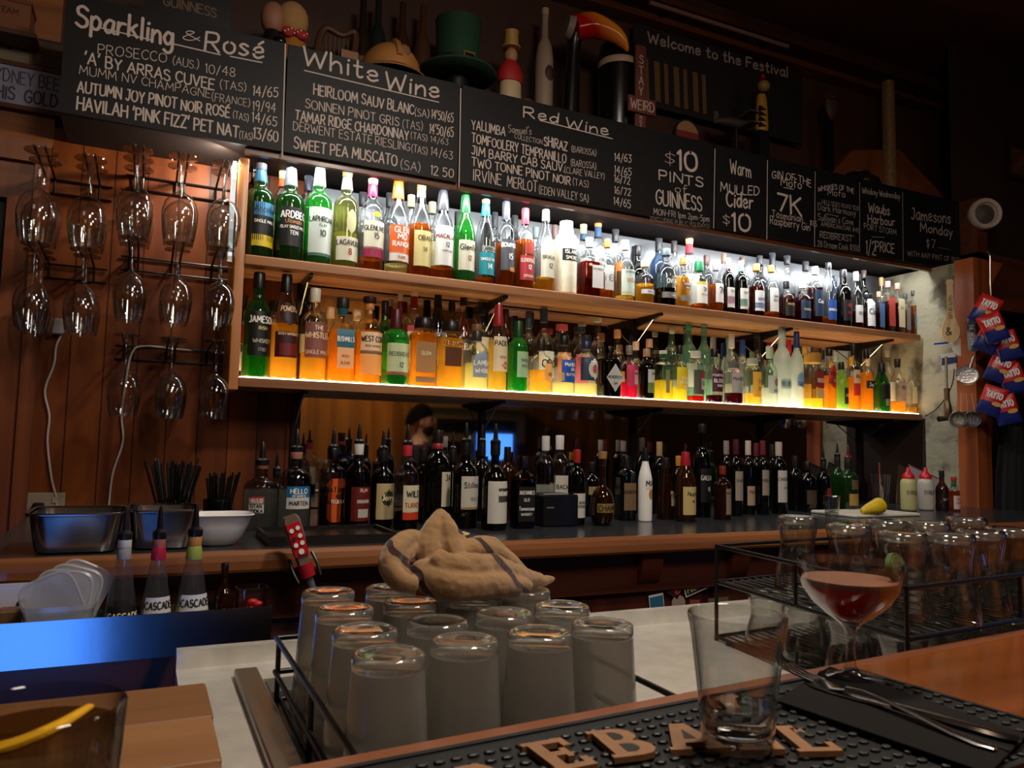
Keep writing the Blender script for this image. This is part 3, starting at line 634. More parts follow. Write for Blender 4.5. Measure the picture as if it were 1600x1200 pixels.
LQ = {'amber': '#f6be50', 'gold': '#f6cc5c', 'pale': '#f0e4a4', 'dark': '#6a260c', 'red': '#c02018', 'copper': '#cc7628', 'pink': '#d0305a', 'maroon': '#4a0a18', 'cola': '#2a0c06', 'clear': '#e6e4da', 'orange': '#f6a83a', 'yellow': '#f2dc50'}
BOTTLE_FACE = 0; TURN = 12
def bottle(name, label, group, x, y, zbase, h, w, prof, gl, liq, fill, cap, labels, face=None, e=2, dy=1.0, pour=None, cat='bottle'):
    """one bottle. cap: [(z0, z1, colour, radius factor)], labels: [(z0, z1, half angle, centre angle, colour, [(text, z, size, colour)], shape)]"""
    R = w/2; P = PROF[prof]; rt = thing(name, label, cat, (x, y, zbase), face if face is not None else BOTTLE_FACE, group)
    n = 28 if e == 2 else 32
    B = MB().lathe([(r*R, z*h) for r, z in smooth_prof(P)], n, e=e, dy=dy); build('body', B, GL[gl], rt, 35)
    if liq and fill > 0:
        q = [(r*R*.93, max(z, .012)*h) for r, z in smooth_prof(P) if z < fill]; q.append((prof_at(P, fill)*R*.93, fill*h))
        build('liquid', MB().lathe(q, n, e=e, dy=dy), liquid(LQ.get(liq, liq), .36), rt, 35)
    for i, (z0, z1, c, f) in enumerate(cap or []):
        r0, r1 = prof_at(P, z0)*R*f, prof_at(P, min(z1, 1))*R*f; ee = (z1-z0)*h
        if f >= 1.2: r0 = r1 = max(r0, r1)
        C = MB().lathe([(r0*.97, z0*h), (r0, z0*h+ee*.06), (r1, z1*h-ee*.08), (r1*.93, z1*h)], 20, e=2)
        build('cap' if i == 0 else 'stopper' if f > 1.1 else 'capsule', C, pm(c, .35 if i == 0 else .5), rt, 35)
    if pour:
        zt = h; C = MB().lathe([(R*.36, zt-.012), (R*.42, zt-.004), (R*.42, zt+.006), (R*.2, zt+.012), (R*.17, zt+.03), (R*.10, zt+.052), (R*.06, zt+.056)], 14); build('pourer', C, pm(pour, .3), rt, 35)
    for lb in labels or []:
        z0, z1, ha, ca, c, txt = lb[:6]; shp = lb[6] if len(lb) > 6 else None
        zm = (z0+z1)/2; Rl = prof_at(P, zm)*R
        flat = e > 3
        if not flat: ca += TURN
        if flat: hw = Rl*.98*sin(radians(min(ha, 85)))
        def place(u, v, d, Rl=Rl, ca=ca, flat=flat, z0=z0, z1=z1, P=P):
            r = max(prof_at(P, v/h), .2)*R+d
            if flat: return (u+Rl*.9*sin(radians(ca)), -r*dy, v)
            a = -pi/2+radians(ca)+u/Rl; return (r*cos(a), r*sin(a)*dy, v)
        LM = MB(); K = 14; uh = hw if flat else radians(ha)*Rl; J = 8
        vz = [z0*h+(z1-z0)*h*j/J for j in range(J+1)]; vs = []
        for j, v in enumerate(vz):
            t = j/J; sc = 1
            if shp == 'oval': sc = sqrt(max(.02, 1-(2*t-1)**2))
            elif shp == 'diamond': sc = max(.03, 1-abs(2*t-1))
            elif shp == 'arch': sc = 1 if t < .55 else sqrt(max(.05, 1-((t-.55)/.46)**2))
            elif shp == 'shield': sc = 1 if t > .5 else max(.05, sin(t*pi))
            elif shp == 'hour': sc = .72+.28*abs(2*t-1.1)/1.1 if .12 < t < .9 else .55
            for i in range(K+1): vs.append(place((2*i/K-1)*uh*sc, v, .0007))
        f = [[j*(K+1)+i, j*(K+1)+i+1, (j+1)*(K+1)+i+1, (j+1)*(K+1)+i] for j in range(J) for i in range(K)]
        LM.add(vs, f); lo = build('label', LM, paper(c), rt)
        for tt in txt:
            s, tz, sz, tc = tt[:4]; st, tw = text_strokes(s); hh = sz*h; k = min(hh, 1.86*uh*(tt[4] if len(tt) > 4 else 1)/tw)
            TM = MB()
            for p in st: ribbon(TM, [((a-tw/2)*k, b*hh+tz*h-hh/2) for a, b in p], min(hh, k*1.3)*.19, lambda u, v, d: place(u, v, .0013+d), False)
            build('lettering', TM, pm(tc, .5), lo, False)
    return rt
ORD = ['first', 'second', 'third', 'fourth', 'fifth', 'sixth', 'seventh', 'eighth', 'ninth', 'tenth', 'eleventh', 'twelfth', 'thirteenth', 'fourteenth', 'fifteenth', 'sixteenth', 'seventeenth', 'eighteenth', 'nineteenth', 'twentieth']
ORD += ['twenty-'+o for o in ORD[:9]]+['thirtieth']+['thirty-'+o for o in ORD[:9]]+['fortieth']+['forty-'+o for o in ORD[:9]]
BOXES = []                                   # occupied (x, y, r) for each shelf level, to keep bottles apart
def row(level, data, zrel, Y, where, group, dpy=0):
    """DATA rows: px, ytop, wpx, prof, glass, liquid, fill, caps, labels, look, [extras]"""
    data = sorted(data, key=lambda d: d[0]); prev = None; out = []
    spec = []
    for d in data:
        ex = d[10] if len(d) > 10 else {}; yy = ex.get('Y', Y)
        p = atY(d[0], d[1]+60, yy); w = d[2]*dep(p)/FPX; top = atY(d[0], d[1], yy)
        spec.append([p.x, yy, w, top.z-zc(zrel), d, ex])
    for i in range(1, len(spec)):            # neighbours in a row may not overlap
        a, b = spec[i-1], spec[i]; gap = (b[0]-a[0])-(a[2]+b[2])/2*1.01
        if gap < 0 and abs(a[1]-b[1]) < (a[2]+b[2])/2:
            a[2] += gap*.5*2*a[2]/(a[2]+b[2])*1.0; b[2] += gap*.5*2*b[2]/(a[2]+b[2])*1.0
    for i, (x, yy, w, h, d, ex) in enumerate(spec):
        look = d[9].replace(' and ', ', ') if len(d[9].split()) > 9 else d[9]
        lab = f"{look}, {ORD[i]} from {'door end' if level == 't' else 'pine post'}, {where}"
        for a_, b_ in ((' with ', ', '), (' and ', ', '), (' from pine post', ' after pine post')):
            if len(lab.replace("-", " ").split()) > 16: lab = lab.replace(a_, b_, 1)
        nm = ex.get('name', 'spirit_bottle')
        bottle(nm, lab, group, x, yy, zc(zrel), h, w, d[3], d[4], d[5], d[6], d[7], d[8], ex.get('face'), ex.get('e', 2), ex.get('dy', 1.0), ex.get('pour'))
        BOXES.append((level, x, yy, w/2))
# shorthand for caps and labels
def cp(l, c, f=1.08): return [(1-l, 1, c, f)]
def ck(l, c, k, c2): return [(1-l, 1-k, c, 1.05), (1-k, 1, c2, 1.22)]   # capsule with a stopper top
def lb(z0, z1, c, txt=(), ha=62, ca=0, shp=None): return (z0, z1, ha, ca, c, list(txt), shp)
K = '#141212'; Wt = '#ece8dc'; Cr = '#e6d9b0'; Wood = '#c89a5c'
UF = [
 (406,256,44,'bulb','green','dark',.5,[(.80,.93,'#2a6f98',1.05),(.93,1,'#5c6066',1.1)],[lb(.16,.56,K,[('SINGLE MALT',.36,.03,Wt)],55,8),lb(.42,.56,'#4aa3d0',[('Arcoba',.49,.06,'#123a5c')],48,8),lb(.10,.22,'#e8c81c',[],52,8)],'green bottle with blue topped black label and yellow band'),
 (453,263,44,'bulb','green','dark',.4,[(.80,1,'#6c7075',1.06)],[lb(.14,.55,'#1a1614',[('ARDBEG',.47,.07,Wt),('Ultimate',.40,.04,'#b8783a'),('ISLAY SINGLE MALT',.34,.03,Wt),('TEN',.28,.04,Wt)],58)],'green bottle with black label and large white lettering'),
 (498,262,41,'bulb','bright','dark',.10,[(.80,1,Wt,1.06)],[lb(.10,.56,'#e9efe4',[('LAPHROAIG',.44,.05,'#20301f'),('10',.30,.06,'#30402f'),('ISLAY',.38,.025,'#405040')],64),lb(.07,.10,'#4a7a68',[],64)],'green bottle with big white label and white capsule'),
 (541,268,39,'bulb','olive','pale',.35,[(.80,.94,'#8a8d92',1.05),(.94,1,'#d08a3c',1.15)],[lb(.34,.58,'#ddd6a0',[],24,4,'oval'),lb(.06,.30,'#e9e4c6',[('LAGAVULIN',.24,.05,'#3a2a1c'),('8',.15,.06,'#a03020')],66)],'olive bottle with oval over cream label, orange topped'),
 (581,280,38,'std','clear','copper',.14,[(.80,.94,'#a8204a',1.08),(.94,1,'#e0a870',1.1)],[lb(.22,.52,'#efe9cc',[('GLENLIVET',.44,.05,'#2a2a2a'),('15',.36,.06,'#333')],62),lb(.13,.24,'#a01c48',[],62),lb(.56,.62,'#e8c020',[],18,0,'oval')],'clear bottle with cream and maroon label, maroon capsule'),
 (621,283,38,'slope','clear','pale',.10,[(.80,1,'#f06a1c',1.1)],[lb(.20,.50,'#f2681c',[('GLEN',.45,.06,Wt,.8),('MO',.38,.06,Wt,.4),('RANGIE',.30,.05,Wt,.8)],62),lb(.12,.21,'#eee6d4',[('RARE',.16,.03,'#b05020')],62)],'clear bottle with bright orange label and orange capsule'),
 (657,289,35,'slope','clear','copper',.56,[(.86,.94,'#b8b4a8',1.05),(.94,1,'#c08a50',1.15)],[lb(.10,.48,'#e8d890',[('OBAN',.40,.05,'#5a4a20'),('14',.28,.05,'#7a6a30')],60)],'amber filled bottle with plain cream label and cork top'),
 (691,298,36,'slope','clear','copper',.14,[(.76,1,'#3a3c40',1.05)],[lb(.14,.58,'#f0eee4',[('MACALLAN',.46,.045,'#7a1c30'),('12',.37,.05,'#444'),('YEARS OLD',.30,.02,'#555')],64)],'clear bottle with tall white label and charcoal capsule'),
 (726,305,33,'slope','bright','dark',.12,[(.78,1,'#0c5a28',1.06)],[lb(.12,.46,'#ece6cc',[('Glenfid',.38,.06,'#2a2a20'),('12',.26,.05,'#a8482c')],64)],'bright green bottle with cream label and dark green cap'),
 (758,312,31,'slope','clear','copper',.08,[(.80,.95,'#1a8a92',1.06),(.95,1,'#b88a58',1.15)],[lb(.10,.36,'#1a98a4',[('SINGLE MALT',.28,.03,Wt),('14',.20,.06,Wt)],66),lb(.37,.43,'#c9d3cb',[('CARIBBEAN',.40,.04,'#333')],50)],'clear bottle with teal label and teal capsule'),
 (790,315,30,'std','clear','copper',.50,[(.78,1,'#4a4d54',1.06)],[lb(.18,.54,'#54575e',[('BOWMORE',.47,.05,Wt),('15',.34,.06,Wt)],62),lb(.17,.22,'#c98a28',[],26,20)],'amber bottle with slate grey label and grey capsule'),
 (820,326,29,'std','clear','copper',.60,[(.80,1,'#c8404c',1.08)],[lb(.10,.40,'#c0303c',[('GLENDRONACH',.34,.045,'#e8c8b0'),('12',.26,.05,Wt),('ORIGINAL',.15,.03,'#d8c8a0')],64),lb(.42,.56,'#b8402c',[],46,10)],'amber bottle with red label and rose red capsule'),
 (852,328,30,'slope','clear','amber',.18,[(.86,1,'#c8ccd0',1.08)],[lb(.16,.56,'#ece6d0',[('BRACKLA',.40,.04,'#5a4a28'),('12',.30,.055,'#444')],64)],'clear bottle with cream label and silver capsule'),
 (884,347,35,'jar','cream',None,0,[(.90,1,'#85898c',1.0),(.84,.90,'#dfe6e4',1.05)],[lb(.44,.60,K,[('ISLAND',.56,.05,Wt),('SMOKE',.48,.045,Wt)],52,-6)],'opaque cream bottle with embossed swirls and black patch'),
 (920,372,32,'squat','clear','#8a2410',.58,[(.84,1,'#e8e2d8',1.1)],[lb(.14,.52,'#f0ece4',[('CASK STRENGTH',.46,.03,'#777')],40,34)],'square shouldered red amber bottle with white side label',{'e':5,'dy':.9}),
 (948,374,22,'squat','clear','copper',.16,[(.86,1,'#d88a44',1.3)],[lb(.14,.55,'#ece9e2',[('HER',.34,.10,'#999')],58)],'slim bottle with pale label and orange cork'),
 (976,376,31,'squat','clear','gold',.08,[(.84,1,'#ece8e2',1.1)],[lb(.10,.50,'#d6e6d2',[('STARWARD',.46,.035,'#556'),('VITA',.32,.07,'#c47a5a')],64),lb(.08,.14,'#e6e0a8',[],64)],'clear bottle with mint label and white stopper'),
 (1007,407,30,'squat','clear','amber',.44,[(.84,1,'#e2d2b0',1.2)],[lb(.20,.30,'#e4e6ea',[('SINGLE MALT',.25,.03,'#445')],66)],'squat round amber bottle with thin white band'),
 (1040,389,33,'squat','smoke','cola',.30,[(.88,1,'#5a6a70',1.2)],[lb(.12,.22,'#7c7a74',[('CASK',.17,.03,Wt)],66),lb(.36,.46,'#1c1a18',[('OVEREEM',.41,.075,Wt)],56,12)],'smoky round bottle with large white word on black'),
 (1067,403,22,'squat','clear','amber',.62,[(.86,1,'#d88848',1.25)],[lb(.13,.24,'#85837c',[],66),lb(.36,.5,'#8a4a12',[('TASMAN',.46,.04,Wt),('SINGLE',.39,.03,Wt)],55)],'small amber bottle with grey band and orange cork'),
 (1092,409,26,'squat','clear','copper',.12,[(.80,1,'#1c7a4a',1.5)],[lb(.12,.50,'#f2eede',[('7K',.40,.08,'#555'),('DISTILLERY',.30,.03,'#777')],64),lb(.50,.56,'#d8c050',[],64)],'white labelled bottle with green paper around its neck'),
 (1118,411,24,'squat','clear','copper',.55,[(.84,1,'#9a9c9e',1.2)],[lb(.18,.56,'#f0ece4',[('7K',.42,.12,'#333')],58,8)],'amber bottle with white label and grey stopper'),
 (1138,404,19,'std','dark','dark',.4,[(.90,1,'#e6d8ae',1.15),(.80,.90,'#d88aa0',1.08)],[lb(.10,.46,'#ece6da',[('SULL',.40,.04,'#555')],60),lb(.16,.30,'#d0789a',[],60)],'dark bottle with white label and pink band'),
 (1158,408,20,'std','dark','dark',.4,[(.90,1,'#e2d2a4',1.15),(.80,.90,'#7cb8a8',1.08)],[lb(.10,.48,'#ece6d4',[('COVE',.40,.04,'#555')],60),lb(.15,.28,'#3c9a84',[],60)],'dark bottle with white label and green band'),
 (1182,413,24,'squat','clear','dark',.56,[(.87,1,'#d89858',1.3)],[lb(.10,.48,'#eceae2',[('WHIPS',.32,.06,'#4a5a9a')],64),lb(.15,.25,'#4460a8',[],64)],'dark amber bottle with blue striped white label'),
 (1205,415,22,'squat','clear','copper',.12,[(.87,1,'#dc9450',1.3)],[lb(.12,.56,'#eeeae0',[('SMALL',.40,.04,'#444'),('BATCH',.33,.04,'#444')],64)],'clear bottle with plain white label and orange cork'),
 (1229,440,23,'squat','clear','dark',.60,[(.82,1,K,1.2)],[lb(.10,.44,'#1c1612',[('McHENRY',.40,.055,'#d0a050')],64)],'dark bottle with black label and gold word'),
 (1254,441,24,'squat','clear','dark',.62,[(.84,1,'#eadfc8',1.2)],[lb(.08,.52,'#1f3450',[('TASMANIA',.30,.05,'#d0c080')],66)],'bottle with navy label and cream stopper'),
 (1274,417,23,'std','clear','dark',.62,[(.86,1,'#b8c8cc',1.2)],[lb(.12,.58,'#243a58',[('Cask',.38,.06,Wt)],60)],'amber bottle with tall dark blue label and glass stopper'),
 (1295,411,22,'slope','clear','copper',.14,[(.90,1,'#23262a',1.15)],[lb(.08,.40,'#2a56a8',[('SINGLE MALT',.24,.035,Wt)],64)],'clear sloping bottle with royal blue label'),
 (1318,422,24,'tall','dark','cola',.5,[(.86,1,'#1a1a1c',1.1)],[lb(.10,.46,'#241c20',[('RED',.36,.06,'#a02c2c'),('DARK',.24,.04,'#a02c2c')],60)],'black bottle with red lettering on dark label'),
 (1338,425,19,'squat','clear','dark',.3,[(.84,1,'#ded6c2',1.2)],[lb(.10,.40,'#f0eee8',[('REST',.26,.05,'#888')],66)],'bottle with small white label and pale stopper'),
 (1357,460,20,'jar','clear','dark',.5,[(.88,1,'#24262c',1.1)],[lb(.10,.85,'#efefec',[('Clan',.5,.14,'#555')],66)],'short bottle wholly wrapped in a white label'),
 (1374,456,12,'box','clear','dark',.5,[(.86,1,'#c89a6a',1.2)],[lb(.10,.70,'#4a6a98',[],66)],'narrow square bottle with blue label',{'e':6}),
 (1388,440,15,'box','clear','dark',.6,[(.88,1,'#c88a8a',1.2)],[lb(.12,.68,'#c0463c',[],70)],'square bottle with coral red label',{'e':6}),
 (1403,443,15,'box','clear','dark',.6,[(.88,1,'#d08a78',1.2)],[lb(.12,.68,'#e8dcae',[('XO',.5,.05,'#998')],70)],'square bottle with cream label',{'e':6}),
 (1416,460,10,'box','clear','copper',.6,[(.88,1,'#3c4044',1.2)],[lb(.12,.68,'#8a8c90',[],70)],'narrow square bottle with grey label',{'e':6}),
 (1428,455,12,'box','clear','copper',.66,[(.9,1,'#26282c',1.2)],[lb(.14,.52,'#5a88a8',[],60)],'narrow amber bottle with pale blue label',{'e':6}),
 (1441,474,13,'jar','clear',None,0,[(.88,1,'#9aa0a0',1.0)],[],'clear glass jar at the far shelf end',{'name':'glass_jar'}),
]
UB = [
 (396,248,26,'box','black',None,0,[(.8,1,K,1.0)],[],'tall black bottle, mostly hidden'),
 (440,261,30,'std','clear','amber',.3,[(.88,1,'#e6ce98',1.1),(.80,.88,'#ec6420',1.06)],[lb(.3,.5,Cr)],'clear bottle with orange and cream neck'),
 (480,275,30,'std','clear','amber',.2,[(.84,1,'#1c2438',1.12)],[lb(.2,.5,'#d8d2c0')],'clear bottle with navy screw cap'),
 (565,301,32,'squat','clear','amber',.3,[(.84,1,K,1.15)],[lb(.2,.5,'#333')],'clear bottle with broad black cap'),
 (607,302,28,'std','smoke','dark',.3,[(.84,1,K,1.12)],[lb(.2,.5,'#444')],'smoky bottle with black cap'),
 (641,305,28,'squat','clear','amber',.4,[(.86,1,'#d8c89a',1.2)],[],'clear bottle with pale stopper'),
 (674,316,30,'std','clear','amber',.3,[(.86,1,'#b0a890',1.1)],[lb(.2,.5,Cr)],'clear bottle with beige capsule'),
 (714,331,26,'std','dark','dark',.4,[(.82,1,K,1.1)],[],'dark bottle with black capsule'),
 (772,332,24,'std','smoke','dark',.3,[(.80,1,'#1c2128',1.1)],[],'smoky bottle with blue black capsule'),
 (803,337,26,'std','dark','dark',.3,[(.78,1,K,1.1)],[],'dark bottle with long black capsule'),
 (836,355,24,'std','clear','amber',.2,[(.84,1,'#7a8c88',1.1)],[],'clear bottle with grey green cap'),
 (866,352,24,'std','clear','amber',.2,[(.82,1,'#6a4a44',1.1)],[],'clear bottle with brown capsule'),
 (911,351,26,'std','clear','amber',.2,[(.88,1,'#d8be84',1.15),(.80,.88,'#1f4860',1.1)],[lb(.3,.55,'#d8dcd0')],'clear bottle with cork and blue band'),
 (934,342,28,'std','clear','amber',.2,[(.90,1,'#d8904c',1.15),(.78,.90,'#24486c',1.1)],[lb(.36,.56,'#e6e6dc',[('PALE',.5,.04,'#444'),('BAR',.43,.04,'#444')])],'clear bottle with orange cork and navy capsule'),
 (961,359,26,'std','clear','amber',.5,[(.84,1,'#1c1c20',1.15)],[lb(.44,.56,'#f08028',[],40)],'clear bottle with black cap and orange patch'),
 (996,384,30,'squat','dark','dark',.5,[(.84,1,K,1.15)],[lb(.2,.5,K)],'dark round bottle with black cap'),
 (1029,373,26,'std','blueg','red',.45,[(.82,1,'#14161a',1.15)],[lb(.25,.5,'#5c7c84')],'blue grey bottle with red contents'),
 (1053,377,22,'std','clear','amber',.3,[(.84,1,'#2a1c18',1.15)],[lb(.2,.5,Cr)],'clear bottle with dark brown cap'),
 (1077,370,30,'std','clear','amber',.1,[(.9,1,'#e2c08c',1.1),(.78,.9,'#c43440',1.06)],[lb(.1,.5,'#e8eae2')],'large clear bottle with red capsule and cork'),
 (1104,399,22,'std','smoke','dark',.4,[(.84,1,'#5c4038',1.15)],[],'smoky bottle with brown cap'),
 (1131,397,20,'std','clear','amber',.2,[(.86,1,'#8c6a50',1.15)],[],'clear bottle with tan cap'),
 (1160,402,22,'std','clear','amber',.4,[(.86,1,'#58403a',1.15)],[lb(.2,.5,Wt)],'clear bottle with umber cap'),
 (1187,400,24,'squat','smoke','dark',.4,[(.86,1,'#24262a',1.15)],[],'smoky round bottle with charcoal cap'),
 (1207,395,22,'std','clear','copper',.3,[(.80,1,'#1c2028',1.12)],[lb(.2,.45,'#3a4a6a')],'clear bottle with tall navy black capsule'),
 (1230,400,24,'squat','clear','dark',.45,[(.88,1,'#202226',1.15)],[],'dark filled bottle with black stopper'),
 (1259,409,24,'squat','clear','dark',.55,[(.86,1,'#222428',1.15)],[],'brown filled bottle with black cap'),
 (1305,431,18,'std','blueg','dark',.4,[(.86,1,'#303a44',1.15)],[],'blue tinted bottle with slate cap'),
 (1350,423,20,'squat','dark','dark',.4,[(.88,1,'#3a2a26',1.15)],[],'dark bottle with brown stopper'),
 (1378,434,16,'std','clear','dark',.5,[(.86,1,'#b8905c',1.15)],[],'small bottle with tan stopper'),
]
row('u', UF, .605, 2.655, 'top shelf front', 'bottles on the top shelf')
row('u', UB, .605, 2.770, 'top shelf back', 'bottles on the top shelf')
